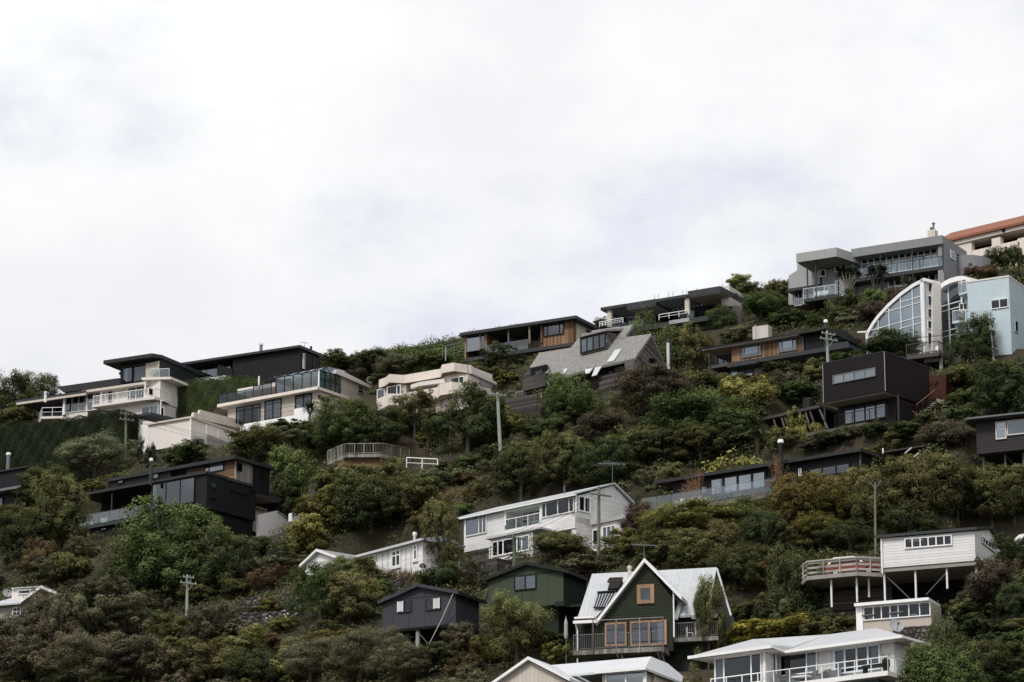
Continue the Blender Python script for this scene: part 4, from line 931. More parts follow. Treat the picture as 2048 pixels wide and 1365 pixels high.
# ================================================================== lower buildings
# ---- black batten house left of centre
h = House('batten_house', 'two storey black batten house with cedar panels and a glass fronted balcony', 'house', (412, 1022), (303, 963, 408, 944), short='black batten house', box=(155, 910, 606, 1078))
X = lambda px, py=980: h.F(px, py)[0]
rt = h.F(410, 944)[1]; fl = h.F(410, 1010)[1]; bE = h.S(512, 965)[0]; aL = X(303); aLL = X(156, 984); b1 = h.S(451, 950)[0]
h.pad(aLL-1, 3, 0, bE+2, -1.6, 'cut')
h.pad(.2, 3, 4, bE+7, -1.7, 'cut', m=2); h.pad(2.5, 7, -2, bE+2, -3.8, 'cut', m=2); h.pad(6.5, 13, -9, 2, -5.6, 'cut', m=3)
h.box('wall', aL, 0, 0, bE, fl-.3, rt-.25, black)
h.box('base_wall', X(178), -.3, .5, bE, -5, fl-.3, black)
h.box('roof', aLL, .1, -.25, 4.2, rt-.25, rt, dkroof)
h.box('balcony_floor', aLL+.1, aL, 0, 3.2, fl-.35, fl, fascia); h.box('wall', aLL+.1, aL, 3.2, 7, fl, rt-.25, under)
h.win(305, 970, 389, 1005, -.02, n=3, fr=blackp, gl=gsky, curt=[(.02, .11, 0, 1, cur)], fw=.06)
h.rail([(aLL+.15, .05, fl), (aL-.05, .05, fl)], 1.05, 'glass', mgrey, step=1.4, thick=.03)
h.rail([(aLL+.15, .05, fl), (aLL+.15, 3, fl)], 1.05, 'glass', mgrey, step=1.4, thick=.03)
h.post(224.5, 980, 1028, .15, .07, fascia); h.post(160, 986, 1038, .15, .07, fascia); h.post(178, 1042, 1078, .45, .08, ivory)
h.win(202, 1046, 214, 1060, .48, n=1, fr=blackp, gl=gsky)
for px, s, nm in ((169, .55, 'tall white planter pot at the open corner of the black batten balcony'), (181, .4, 'small white planter pot beside the tall white planter'), (205, .5, 'wide white planter box on the black batten balcony')):
    a = X(px, 1020); o = empty('planter', h.w(a, .45, fl), h.rz, nm, 'planter', 'white planters on the balcony'); wd = .42 if px < 200 else .85
    m = MB(); m.ext([(-wd*.4, -.2, 0), (wd*.4, -.2, 0), (wd*.5, -.25, s), (-wd*.5, -.25, s)], (0, .45, 0), wplain); m.build('pot', o)
    m = MB(); 
    for i in range(40): t = random.random()*6.28; r = random.random()*wd*.4; q = Vector((r*math.cos(t), .2*math.sin(t), s)); m.bar(q, q+Vector((random.uniform(-.1, .1), random.uniform(-.1, .1), random.uniform(.1, .28))), .02, dkgreen)
    m.build('plant', o)
# upper storey
ht = h.F(467, 912, 3.4)[1]; u0 = h.F(217, 952, 3.4)[0]; u1 = h.F(467, 912, 3.4)[0]; hb = rt-.05; bU = h.S(546, 930, u1)[0]
h.box('upper_wall', u0+.1, h.F(340, 940, 3.5)[0], 3.6, bU-.2, hb, ht-.3, black)
h.box('upper_wall', h.F(340, 940, 3.5)[0]-.02, u1-.2, 4.1, bU-.2, hb, ht-.3, timberh)
h.box('upper_roof', u0, u1+.25, 3.3, bU, ht-.32, ht, dkroof)
h.box('porch_wall', u1-.35, u1-.18, 4.0, h.S(508, 935, u1)[0], hb-.2, ht-.3, greyw)
h.box('porch_wall', u1-.4, u1-.15, h.S(509, 935, u1)[0], bU-.3, fl+2.5, ht-.3, black)
h.win(236, 959, 247, 967, 3.58, n=1, fr=blackp, gl=gsky); h.win(306, 947, 318, 957, 3.58, n=1, fr=blackp, gl=gsky)
h.fbox('recess_shade', 345, 938, 373, 938, 4.07, 4.09, under, down=hb+.05)  # thin dark panel on the wall stands for a shaded recess
h.win(410, 931, 448, 941, 4.07, n=2, fr=blackp, gl=gpale, curt=[(.25, 1, 0, 1, cur)], split=[.24])
h.swin(473, 925, 483, 944, u1-.15, n=1, fr=blackp, gl=gdark); h.swin(521, 939, 526, 961, u1-.12, n=1, fr=blackp, gl=gsky)
h.swin(420, 962, 432, 1000, .02, n=1, fr=blackp, gl=gpale, fw=.1); h.swin(460, 980, 497, 991, .02, n=1, fr=blackp, gl=gdark, fw=.09)
h.box('lower_roof', -.3, .12, b1, bE, rt-.3, rt-.05, fascia)
h.box('downpipe', .02, .12, b1-.05, b1+.08, fl-.2, rt, blkmetal)
bp = h.S(558, 975, -.2)[0]
h.box('porch_roof', -3, .1, bE, bp, rt-.95, rt-.6, fascia); h.box('porch_soffit', -3, .0, bE, bp-.1, rt-1.0, rt-.955, soffit)
h.box('porch_wall', -2.2, -2.0, bE, bp+1, fl-.6, rt-.95, oldwh); h.box('porch_wall', -2.0, -.2, bp-.2, bp, fl-.6, rt-.95, black)
h.box('door', -1.98, -1.92, bE+.7, bE+1.6, fl-.5, fl+1.7, timber)
h.spoly('plaster_wall', [(512, 1070), (512, 1031), (551, 1022), (556, 1026), (577, 1040), (577, 1082), (512, 1090)], -.4, -.1, wplain)
zp = h.S(540, 1023, -.3)[1]; h.box('terrace', -2, -.4, bE, bp+2, fl-1.2, zp-.1, conc); h.box('step', -.45, -.05, bE, bE+1.8, zp-.1, zp+.05, timber)
h.rail([h.sp(556, 1027, -.05), h.sp(574, 1040, -.05)], 1.2, 'bars', blkmetal, gap=.2, step=1.2)
h.rail([h.sp(574, 1040, -.05), h.sp(602, 1022, 2.5)], 1.2, 'bars', blkmetal, gap=.2, step=1.2)
h.spoly('plaster_wall', [(577, 1028), (600, 1022), (606, 1026), (606, 1040), (577, 1044)], 2.2, 2.6, wplain); h.spoly('plaster_wall', [(576, 1010), (576, 998), (590, 998), (597, 1008), (597, 1016)], -3, -2.6, wplain)
BAT = h
flue(301.5, 917, 958, h.D+3, .14, fascia, 'dark flue with a white cap on the black batten house', wplain)
flue(14.5, 906, 975, 352, .2, mgrey, 'grey flue with a white cap at the left edge', wplain)

# ---- black shed house cut by left edge
h = House('black_house', 'black board house cut off by the frame at the left edge', 'house', (33, 1015), (-40, 944, 33, 931), D=345, short='black house at the left edge', box=(0, 925, 65, 1020))
X = lambda px, py=960: h.F(px, py)[0]
h.pad(-9, 1, 0, 8, 0, 'cut')
ht = h.F(33, 931)[1]
h.box('wall', -9, 0, 1.5, 8, -2, ht, black); h.prof('roof', [(1.2, ht), (1.2, ht+.15), (8.4, ht-.4), (8.4, ht-.6)], -9.5, .2, dkroof)
h.slab('verandah_roof', -60, 990, 43, 970.5, -1.4, 1.6, .25, mgrey); h.box('verandah_wall', -9, X(32), -.2, 1.5, -2, h.F(43, 972)[1]-.2, blackp)
h.win(-20, 1000, 6, 1020, -.22, n=2, fr=blackp, gl=gsky); h.post(34, 985, 1010, -1.2, .06, blkmetal)

# ---- white two storey house in the middle
h = House('white_house', 'white weatherboard two storey house with a recessed balcony and big picture windows', 'house', (1152, 1082), (918, 1037, 1151, 988.5), short='white two storey house', box=(918, 968, 1265, 1130))
X = lambda px, py=1040: h.F(px, py)[0]
ev = h.F(1151, 989, -.35)[1]; fb = h.F(1152, 1040)[1]; aL = X(928); a1 = X(1012); a2 = X(1081); bE = h.S(1261, 1020)[0]; br, hr = h.S(1226, 969)
fl = h.F(1080, 1047)[1]
h.pad(aL-1, 8, 0, bE+1, -1.4, 'cut')
lo = h.F(928, 1105)[1]
h.box('wall', aL, a1, 0, bE, lo, ev-.12, white); h.box('wall', a2, 0, 0, bE, fb-.2, ev-.12, white)
h.box('wall', a1-.02, a2+.02, 1.7, bE, lo, ev-.12, white); h.box('soffit', a1-.1, a2+.1, -.2, 1.7, ev-.16, ev-.10, wplain)
h.box('floor', a1-.05, 0, -.12, 1.7, fl-1.0, fl-.02, white)
h.prof('gable_wall', [(0, -3), (0, ev-.1), (br, hr-.1), (bE, ev+(hr-ev)*.25), (bE, -3)], -.5, -.02, white)
h.prof('roof', [(-.4, ev-.02), (-.4, ev+.1), (br, hr+.12), (bE+.3, ev+.6), (bE+.3, ev+.4), (br, hr)], X(918, 1037), .22, iron)
h.fbox('gutter', 918, 1037, 1151, 988.5, -.5, -.38, wplain, down=ev-.12)
h.win(932, 1038, 974, 1066, -.02, n=3, fr=wplain, gl=gsky, split=[.64, .82], curt=[(.05, .6, 0, 1, blind)])
h.win(1084.5, 1008, 1149, 1024, -.02, n=4, fr=wplain, gl=gdark, split=[.13, .5, .85])
h.swin(1156, 991, 1180, 1028, .02, n=2, fr=wplain, gl=gdark, fw=.1)
h.win(1046, 1021, 1081, 1042, 1.68, n=3, fr=wplain, gl=gdark, rows=(.3,)); h.win(1020, 1026, 1031, 1052, 1.68, n=1, fr=wplain, gl=gdark, name='door')
h.rail([(a1-.1, -.08, fl), (a2, -.08, fl)], .85, 'glass', wplain, step=1.5)
h.post(1081.5, 1004, 1045, -.05, .09, wplain); h.post(1011, 1020, 1052, -.05, .1, wplain); h.post(1152, 990, 1024, -.06, .07, wplain, name='downpipe')
# lower bay with its own roof
q = -1.2; l0, l1 = h.F(982, 1085, q)[0], h.F(1063, 1060, q)[0]; zr = h.F(1080, 1054, q-.3)[1]
h.box('lower_wall', l0, l1, q, 4, -2.5, zr-.15, white)
h.slab('lower_roof', 971, 1079, 1081, 1053.5, q-.35, 1.5, .16, iron)
h.win(985, 1084, 1060, 1101, q-.02, n=5, fr=wplain, gl=gdark, split=[.16, .3, .67, .8], fw=.11)
h.box('underfloor', aL+.1, l0, 1.0, 3.5, -2.5, lo, beige)
h.swin(1063.5, 1062, 1065, 1098, l1+.02, n=1, fr=wplain) if False else None
h.box('lower_soffit', l1, .0, .2, 4, fb-.45, fb-.2, offw); h.box('lower_wall', l1, -.1, 3.5, 4, -2.5, fb-.4, offw)
h.post(979.5, 1092, 1118, q+.1, .07, wplain); h.post(1064.5, 1062, 1124, q-.06, .06, wplain, name='downpipe')
# small wing at the gable end
k1 = h.w(0, 0, 0); wv = House('x', '', '', (1199, 1092), (1169, 1056, 1236, 1037), D=h.D+1.0, root=False); wv.o = h.o; wv.A, wv.Bv = h.A, h.Bv
def WP(px, py, b=0): a, hh = wv.F(px, py, b); return h.loc(wv.w(a, b, hh))
wa0, wb0, _ = WP(1170, 1080); wa1 = WP(1246, 1060)[0]; we = WP(1236, 1040)[2]
h.box('wing_wall', wa0, wa1, wb0, wb0+4, -3, we-.1, white)
m = MB(); r0, r1 = Vector((wa0-.3, wb0-.3, we-.05)), Vector((wa1+.3, wb0-.3, we-.05)); r2, r3 = r1+Vector((0, 4.6, 0)), r0+Vector((0, 4.6, 0)); ap = Vector(((wa0+wa1)/2+.4, wb0+2, we+1.0)); ap2 = ap+Vector((-.5, 0, 0))
m.face([r0, r1, ap, ap2], groof); m.face([r1, r2, ap], groof); m.face([r3, r0, ap2], groof); m.face([r2, r3, ap2, ap], groof); m.face([r3, r2, r1, r0], wplain); m.build('wing_roof', h.o)
h._win(WP(1186, 1062)[0], WP(1197, 1062)[0], WP(1190, 1092)[2], WP(1190, 1060)[2], lambda u, v, d: (u, wb0-d, v), 1, (), wplain, gdark, [], 'window', .08, None, None, dark)
h._win(WP(1206, 1062)[0], WP(1232, 1062)[0], WP(1220, 1085)[2], WP(1220, 1052)[2], lambda u, v, d: (u, wb0-d, v), 3, (), wplain, gsky, [(0, 1, 0, 1, cur)], 'window', .08, None, None, dark)
WH = h
aerial(1225, 930, 970, h.D+2, .5, 2.6, 7, 'wide tv aerial above the gable of the white two storey house', .8, tilt=.25)
m = MB(); p = at(1129, 988, h.D+1); m.tube((0, 0, 0), (0, 0, .7), .05, mgrey); o = m.build('vent_pipe'); o.location = p; tag(o, 'short grey vent pipe on the white two storey house roof', 'pipe')
w = House('bench_terrace', 'low dark timber terrace under the overhang of the white house', 'deck', (990, 1130), (918, 1037, 1151, 988.5), D=h.D-2); w.fbox('platform', 958, 1123, 994, 1113, 0, 2, oldwh, down=-1); w.rail([w.fp(958, 1121), w.fp(994, 1112)], .8, 'rails', oldw, step=.8, nr=3)

# ---- white bungalow
h = House('white_bungalow', 'long white boarded bungalow with tall casement windows and a low gable porch', 'house', (845, 1152), (715, 1114, 844, 1080), short='white bungalow', box=(605, 1075, 848, 1160))
X = lambda px, py=1120: h.F(px, py)[0]
ev = h.F(844, 1081)[1]; aL = X(715); fb = h.F(845, 1141)[1]
h.pad(aL-8, 3, -1, 8, fb+.3, 'cut')
h.box('wall', aL, 0, 0, 3.9, fb-.6, ev-.1, paint('white_board_panel', (.8, .8, .79), .6, 'h', .42, .3, .1, .2))
h.prof('roof', [(-.45, ev-.1), (-.45, ev+.06), (1.9, ev+.55), (4.2, ev+.06), (4.2, ev-.1)], aL-.2, .35, iron); h.fbox('gutter', 712, 1115, 846, 1080, -.55, -.45, wplain, down=ev-.14)
for x0, y0, x1, y1, n in ((723, 1116, 752, 1138, 2), (784.5, 1103, 802, 1132, 2), (828, 1091, 835.5, 1120, 1)):
    h.win(x0, y0, x1, y1, -.02, n=n, rows=(.68,), fr=wplain, gl=gdark if n == 2 else gsky, fw=.12); a0_, z_ = h.F(x0, y1); a1_, _ = h.F(x1, y1); z1_ = h.F(x1, y1)[1]; h.box('sill', a0_-.1, a1_+.1, -.16, 0, z1_-.16, z1_-.05, wplain)
for px in (765, 776, 812, 822): h.post(px, 1100, 1150, -.01, .02, mgrey, name='joint', n=4, h0=fb-.4)
# gable wing to the front
g0, gp, g1 = h.F(606, 1131, -2.5), h.F(640, 1102, -2.5), h.F(680, 1116, -2.5); gb = -2.5
h.proff('gable_wall', [(g0[0]+.5, fb-1), (g0[0]+.5, g0[1]+.1), (gp[0], gp[1]-.1), (g1[0]-.2, g1[1]-.05), (g1[0]-.2, fb-1)], gb, 5, wplain)
m = MB(); m.ext([(g0[0], gb-.4, g0[1]-.02), (gp[0], gb-.4, gp[1]+.12), (gp[0], gb-.4, gp[1]-.1), (g0[0], gb-.4, g0[1]-.24)], (0, 7, 0), iron, wplain); m.build('gable_roof', h.o)
m = MB(); m.ext([(gp[0], gb-.4, gp[1]+.12), (g1[0]+.3, gb-.4, g1[1]+.0), (g1[0]+.3, gb-.4, g1[1]-.22), (gp[0], gb-.4, gp[1]-.1)], (0, 7, 0), groof, wplain); m.build('gable_roof', h.o)
h.box('gable_band', g0[0]+.4, g1[0]-.1, gb-.06, gb, g1[1]-.5, g1[1]-.32, wplain)
flue(829.5, 1065, 1084, h.D+1, .14, steel, 'bright steel flue with a white cap on the bungalow roof', wplain)

# ---- slate grey shed house
h = House('slate_house', 'slate grey gabled hut on tall posts with louvred windows', 'house', (911, 1300), (764, 1262, 910, 1247), short='slate grey hut', box=(755, 1165, 958, 1310))
X = lambda px, py=1220: h.F(px, py)[0]
fb = h.F(910, 1247)[1]; aL = X(765); g0, gp, g1 = h.F(754.5, 1202, -.4), h.F(834.5, 1167, -.4), h.F(917, 1182, -.4); bE = h.S(958, 1265)[0]
h.pad(aL-1, 1, 1.5, bE+2, fb+.4, 'cut', m=4)
h.proff('wall', [(aL, fb), (aL, g0[1]+.35), (gp[0], gp[1]-.2), (0, g1[1]-.02), (0, fb)], 0, bE, slate)
for p, q, nm in ((g0, gp, 'roof'), (gp, g1, 'roof')):
    m = MB(); m.ext([(p[0], -.4, p[1]), (q[0], -.4, q[1]), (q[0], -.4, q[1]-.26), (p[0], -.4, p[1]-.26)], (0, bE+.8, 0), dkroof, slate); m.build(nm, h.o)
h.box('floor', aL, 0, 0, bE, fb-.2, fb-.005, under)
h.box('cross_band', aL+.05, -.05, -.03, 0, h.F(834, 1195)[1]-.04, h.F(834, 1195)[1]+.04, paint('slate_trim', (.04, .042, .05), .6))
for x0, y0, x1, y1, wl in ((795, 1203, 823, 1224, 0), (852, 1198, 882, 1219, 1)):
    o = h.win(x0, y0, x1, y1, -.02, n=2, fr=MATS['slate_trim'], gl=gdark, fw=.09)
    a0_, v1_ = h.F(x0, y0); a1_, v0_ = h.F(x1, y1); am = (a0_+a1_)/2
    m = MB(); L0, L1 = (a0_+.08, am-.08) if wl == 0 else (am+.08, a1_-.08)
    for i in range(9): v = v0_+.08+(v1_-v0_-.16)*(i+.5)/9; m.box(L0, L1, -.15, -.10, v-.028, v+.028, wplain)
    for a in (L0, L1): m.box(a-.03, a+.03, -.14, -.1, v0_+.05, v1_-.05, wplain)
    m.build('louvre', o)
a, v = h.F(862, 1207, -.08); m = MB()
for i in range(16):
    if i in (0, 1, 15): continue
    t0, t1 = 6.283*i/16, 6.283*(i+1)/16; m.bar((a+.25*math.cos(t0), -.09, v+.3*math.sin(t0)), (a+.25*math.cos(t1), -.09, v+.3*math.sin(t1)), .03, mgrey)
m.build('window_ring', h.o)
h.post(836, 1250, 1325, .3, .17, polew, n=10, h0=fb-3.2); m = MB(); c = h.fp(836, 1275, .3)
m.bar((c[0], .3, fb-.3), (c[0]+1.6, .5, fb-2.2), .05, mgrey); m.bar((c[0], .3, fb-.6), (c[0]-1.4, .8, fb-2.6), .05, mgrey); m.build('brace', h.o)
h.box('void_backing', aL+.5, -.3, 3.0, bE, fb-4, fb-.2, under); h.post(909, 1182, 1247, -.05, .05, ivory, name='downpipe') if False else None  # black block paints the dark void under the hut
m = MB(); m.tube(h.fp(908, 1183, -.3), h.fp(883, 1240, -.4), .03, ivory); m.tube(h.fp(883, 1240, -.4), h.fp(851, 1303, -.5), .03, ivory); m.build('downpipe', h.o)
h.spoly('side_rail', [(912, 1253), (940, 1266), (940, 1269), (912, 1256)], .1, .2, deckw)

# ---- dark green shed house
h = House('green_house', 'dark green panelled gabled hut with a narrower lower storey', 'house', (1127, 1275), (977, 1223, 1126, 1208), short='dark green hut', box=(969, 1122, 1175, 1270))
X = lambda px, py=1180: h.F(px, py)[0]
fb = h.F(1127, 1208)[1]; aL = X(977); g0, gp, g1 = h.F(968, 1156, -.4), h.F(1052, 1123.5, -.4), h.F(1135, 1140, -.4); bE = h.S(1172, 1196)[0]
h.pad(aL-1, 1.5, 1, bE+2, -.5, 'cut', m=4)
h.proff('wall', [(aL, fb), (aL, g0[1]+.4), (gp[0], gp[1]-.2), (0, g1[1]-.02), (0, fb)], 0, bE, dgreen)
h.box('side_cladding', 0.005, .03, .02, bE, fb, g1[1]-.1, dkgreen)
for p, q in ((g0, gp), (gp, g1)):
    m = MB(); m.ext([(p[0], -.4, p[1]), (q[0], -.4, q[1]), (q[0], -.4, q[1]-.24), (p[0], -.4, p[1]-.24)], (0, bE+.8, 0), dkroof, dkgreen); m.build('roof', h.o)
h.box('cross_band', aL+.05, -.05, -.03, 0, h.F(1052, 1150)[1]-.04, h.F(1052, 1150)[1]+.04, dkgreen)
h.win(1029, 1153.5, 1073, 1178, -.02, n=2, fr=dkgreen, gl=gsky, curt=[(.55, 1, 0, 1, blind)])
h.box('lower_wall', X(1000), -.9, 1.0, bE, -3, fb, dkgreen); h.fbox('beam', 1110, 1204, 1128, 1208, -.5, .3, dkgreen, down=fb-.25)
h.box('deck', -.9, 2.2, .5, bE, fb-.2, fb-.02, dkgreen)

# ---- green A frame cottage with pale iron roof
h = House('gabled_cottage', 'dark green boarded cottage with a steep pale iron roof and orange timber windows', 'house', (1340, 1318), (1146, 1300, 1327, 1291.5), short='green gabled cottage', box=(1146, 1115, 1465, 1320))
X = lambda px, py=1260, b=0: h.F(px, py, b)[0]
GB = 1.9                                           # gable wall stands behind the deck edge
fl = h.F(1327, 1293)[1]
aL, aR = X(1193, 1260, GB), X(1346, 1260, GB)
ap = h.F(1288.5, 1116, GB-.5); le = h.F(1191, 1242, GB-.5); re = h.F(1363, 1192, GB-.5)
h.pad(X(1150), X(1440), 0, 10, fl-1.6, 'cut', m=3)
h.proff('gable_wall', [(aL-.4, fl), (aL-.4, le[1]), (ap[0], ap[1]-.35), (aR, re[1]+.0), (aR, fl)], GB, GB+3.4, dgreen2)
for p, q in ((le, ap), (ap, re)):
    m = MB(); m.ext([(p[0], GB-.5, p[1]), (q[0], GB-.5, q[1]), (q[0], GB-.5, q[1]-.3), (p[0], GB-.5, p[1]-.3)], (0, 6, 0), iron, wplain); m.build('gable_roof', h.o)
# main roof behind, ridge along the front
eb = GB+.6; e0 = h.F(1156, 1241, eb); rb = eb+3.0; hr = h.F(1433, 1135, rb)[1]
lr = h.F(1184, 1149, rb)[0]; rr = h.F(1433, 1135, rb)[0]; zl = h.F(1170, 1241, eb)[1]; 
m = MB(); L0 = h.F(1153, 1242, eb)[0]; 
m.ext([Vector((L0, eb, zl)), Vector((rr, eb, zl)), Vector((rr, rb, hr)), Vector((lr, rb, hr))], (0, .05, -.14), iron); m.build('main_roof', h.o)
m = MB(); m.ext([Vector((lr, rb, hr)), Vector((rr, rb, hr)), Vector((rr+.8, rb+3.2, zl)), Vector((L0, rb+3.2, zl))], (0, .05, -.14), iron); m.build('rear_roof', h.o)
h.fbox('gutter', 1146, 1242, 1193, 1241, GB-.8, GB-.62, wplain, down=h.F(1193, 1241, GB-.8)[1]-.16)
h.box('eave', X(1148, 1242, GB-.7), aL, GB-.65, eb+.4, zl-.1, zl+.02, wplain)
m = MB(); m.ext([(rr-.1, rb, hr-.3), (rr-.1, eb+.2, zl), (rr-.1, rb+3, zl)], (-.15, 0, 0), dkgreen); m.build('end_wall', h.o)
m = MB(); q0, q1 = h.fp(1434, 1138, rb-.3), h.fp(1462, 1232, eb); m.bar(q0, q1, .13, iron); m.build('barge_board', h.o)
h.box('wall', X(1160, 1260, eb+.6), aR+2.2, eb+.9, rb+2.5, fl-2, zl-.1, dkgreen)
h.win(1274, 1170.5, 1309, 1207, GB-.02, n=1, fr=frameo, gl=gsky, fw=.27, name='window')
h.win(1210, 1247, 1254, 1292, GB-.02, n=2, fr=frameo, gl=gsky, fw=.13, name='french_door'); h.win(1260, 1243.5, 1334, 1290, GB-.02, n=2, fr=frameo, gl=gsky, fw=.14, split=[.52], name='sliding_door', curt=[(.75, .99, 0, 1, cur)])
# skylight and solar tubes on the left slope
def MRP(px, py):
    n = (h.Bv*(-(hr-zl)/3.0)+Vector((0, 0, 1))); d = ray(px, py); p0 = h.w(0, eb, zl); return Vector(h.loc(d*(p0.dot(n)/d.dot(n))))
up = Vector((0, -.12, .16))
m = MB(); m.ext([MRP(1217, 1188), MRP(1238, 1186), MRP(1246, 1168), MRP(1222, 1169)], up*2.0, dark, blkmetal); m.build('skylight', h.o)
m = MB(); m.ext([MRP(1216, 1174)+up*1.5, MRP(1240, 1173)+up*1.5, MRP(1248, 1166)+up*1.5, MRP(1221, 1167)+up*1.5], up*.8, frameo, blkmetal); m.build('skylight_hood', h.o)
m = MB(); c = [MRP(1188, 1222), MRP(1216, 1221), MRP(1233, 1191), MRP(1196, 1194)]
for i in range(13): t = i/12; m.tube(c[0].lerp(c[1], t)+up*1.2, c[3].lerp(c[2], t)+up*1.2, .045, blkmetal if i % 2 else steel)
m.tube(c[3]+up*1.6, c[2]+up*1.6, .1, blkmetal); m.tube(c[0]+up*1.2, c[1]+up*1.2, .06, blkmetal); m.build('solar_collector', h.o)
# decks and railings
h.box('deck', X(1146, 1300), X(1327, 1292), 0, GB+.2, fl-.34, fl, deckw)
h.rail([(X(1146, 1300)+.03, .05, fl), (X(1327, 1292), .05, fl)], 1.1, 'bars', mgrey, gap=.13, step=50, thick=.04)
m = MB(); zt = h.F(1326, 1232)[1]; a_ = [X(px, 1270) for px in (1186, 1232.5, 1279, 1326)]
for i, a in enumerate(a_): h.post((1186, 1232.5, 1279, 1326)[i], 1233.5+(1326-(1186, 1232.5, 1279, 1326)[i])*.05, 1306, -.05, .045, deckw)
m.bar((a_[0], -.05, zt-.1), (a_[-1], -.05, zt-.1), .035, palew); m.build('cross_rail', h.o)
for px in (1233, 1241, 1314, 1321): 
    m = MB(); a = X(px, 1298); m.bar((a, .1, fl-.3), (a+.35, 1.6, fl-2.2), .12, deckw); m.build('brace', h.o)
z2 = h.F(1328, 1277)[1]; b2 = GB+.3; z2 = h.F(1395, 1274, b2)[1]
h.box('deck', X(1329, 1278, b2), X(1436, 1272, b2), b2, b2+3.2, z2-.3, z2, deckw)
h.rail([(X(1346, 1278, b2), b2+.05, z2), (X(1434, 1272, b2), b2+.05, z2), (X(1434, 1272, b2), b2+3, z2)], 1.05, 'bars', mgrey, gap=.13, step=4, thick=.04)
h.post(1347, 1182, 1275, GB-.1, .06, wplain, name='downpipe'); h.post(1399, 1235, 1275, b2+.4, .06, palew); h.post(1391, 1246, 1275, b2+.1, .07, palew)
m = MB(); c = h.fp(1150, 1246, GB-.7); m.tube(c, (c[0]+.1, c[1]+.3, c[2]-.5), .055, wplain); m.tube((c[0]+.1, c[1]+.3, c[2]-.5), (c[0]+.1, c[1]+.3, fl-1.2), .055, wplain); m.tube((c[0]+.1, c[1]+.3, fl-1.2), (c[0]+.6, c[1]+.3, fl-1.3), .055, wplain); m.build('downpipe', h.o)
h.plan('lean_to', [(X(1352, 1230, GB), GB+1.2), (X(1384, 1230, GB), GB+1.2), (X(1384, 1230, GB), GB+3.5), (X(1352, 1230, GB), GB+3.5)], z2, h.F(1384, 1216, GB+1.2)[1], dkgreen)
h.win(1365, 1214.5, 1384, 1232, GB+1.17, n=1, fr=wplain, gl=gpale, curt=[(0, 1, 0, 1, wplain)])
m = MB(); p = [h.fp(1383, 1236, GB+.6), h.fp(1433, 1233, GB+.6)]; m.ext([Vector(p[0]), Vector(p[1]), Vector(p[1])+Vector((0, 1.6, .85)), Vector(p[0])+Vector((0, 1.6, .85))], (0, 0, -.1), groof); m.build('lean_to_roof', h.o)
m = MB(); m.ext([h.fp(1347, 1236, GB+.2), h.fp(1355, 1238, GB+.2), h.fp(1365, 1205, GB+.9), h.fp(1357, 1204, GB+.9)], (0, .05, -.1), iron); m.build('valley_roof', h.o)
COT = h
p = at(1259, 1140, h.D+4); m = MB(); m.tube((0, 0, -.9), (0, 0, .1), .13, ivory, n=10); m.lathe([(.17, 0), (.17, .16), (.10, .24)], (0, 0, .05), ivory, 10); o = m.build('chimney_pot'); o.location = p; tag(o, 'small cream chimney pot beside the steep gable of the green cottage', 'chimney')
aerial(1288.5, 1089, 1118, h.D+2, .25, 1.9, 7, 'tv aerial on the peak of the green gabled cottage', .55)
# things on the deck
o = empty('wooden_table', h.w(X(1381, 1270, b2+1.3), b2+1.3, z2), h.rz, 'small orange wooden table on the cottage side deck', 'table')
m = MB(); m.box(-.55, .55, -.4, .4, .68, .75, frameo); m.build('tabletop', o)
for sx in (-1, 1):
    for sy in (-1, 1): m = MB(); m.box(sx*.48-.04, sx*.48+.04, sy*.34-.04, sy*.34+.04, 0, .68, frameo); m.build('leg', o)
for dx, nm in ((-.05, 'white plastic chair in front of the wooden table on the cottage deck'), (.75, 'white plastic chair at the far end of the wooden table on the cottage deck')):
    o = empty('plastic_chair', h.w(X(1381, 1270, b2+.7)+dx, b2+.65+dx*.5, z2), h.rz+2+dx, nm, 'chair', 'white chairs on the cottage deck')
    m = MB(); m.box(-.22, .22, -.22, .22, .38, .43, wplain); m.build('seat', o); m = MB(); m.box(-.22, .22, .19, .23, .43, .82, wplain); m.build('backrest', o)
    for sx in (-1, 1):
        for sy in (-1, 1): m = MB(); m.box(sx*.2-.02, sx*.2+.02, sy*.2-.02, sy*.2+.02, 0, .38, wplain); m.build('leg', o)
p = at(1132, 1278, COT.D+4); o = empty('patio_umbrella', p, 0, 'folded pale grey patio umbrella beside the dark green hut', 'umbrella')
m = MB(); m.tube((0, 0, -3.6), (0, 0, 1.65), .03, mgrey); m.build('pole', o); m = MB(); m.lathe([(.10, .0), (.16, .25), (.13, .8), (.14, 1.1), (.05, 1.45), (.015, 1.6)], (0, 0, 0), lgrey, 9); m.build('canopy', o)

# ---- white roofed house at the bottom with a battened gable
h = House('white_roof_house', 'ivory battened house with a plain white roof at the bottom edge', 'house', (1300, 1420), (1190, 1344, 1297, 1335), D=231, short='ivory battened house', box=(990, 1313, 1395, 1365))
X = lambda px, py=1350, b=0: h.F(px, py, b)[0]
ev = h.F(1297, 1335.5, -.5)[1]; rb = 2.8; hr = h.F(1302, 1313.5, rb)[1]
h.pad(X(1000), 2, -3, 8, -.5, 'flat')
a0 = X(1113, 1334, rb); a1 = h.F(1302, 1313, rb)[0]
m = MB(); E0 = X(1190, 1344, -.5); m.ext([Vector((X(1128, 1358, -.5), -.5, ev)), Vector((X(1297), -.5, ev)), Vector((a1, rb, hr)), Vector((a0-.4, rb, hr))], (0, 0, -.16), wroof); m.build('roof', h.o)
bR = h.S(1391, 1356, X(1297))[0]
m = MB(); m.ext([Vector((X(1297), -.5, ev)), Vector((X(1297)+.1, bR, ev-.02)), Vector((a1, bR-2.5, hr)), Vector((a1, rb, hr))], (0, 0, -.16), wroof); m.build('hip_roof', h.o)
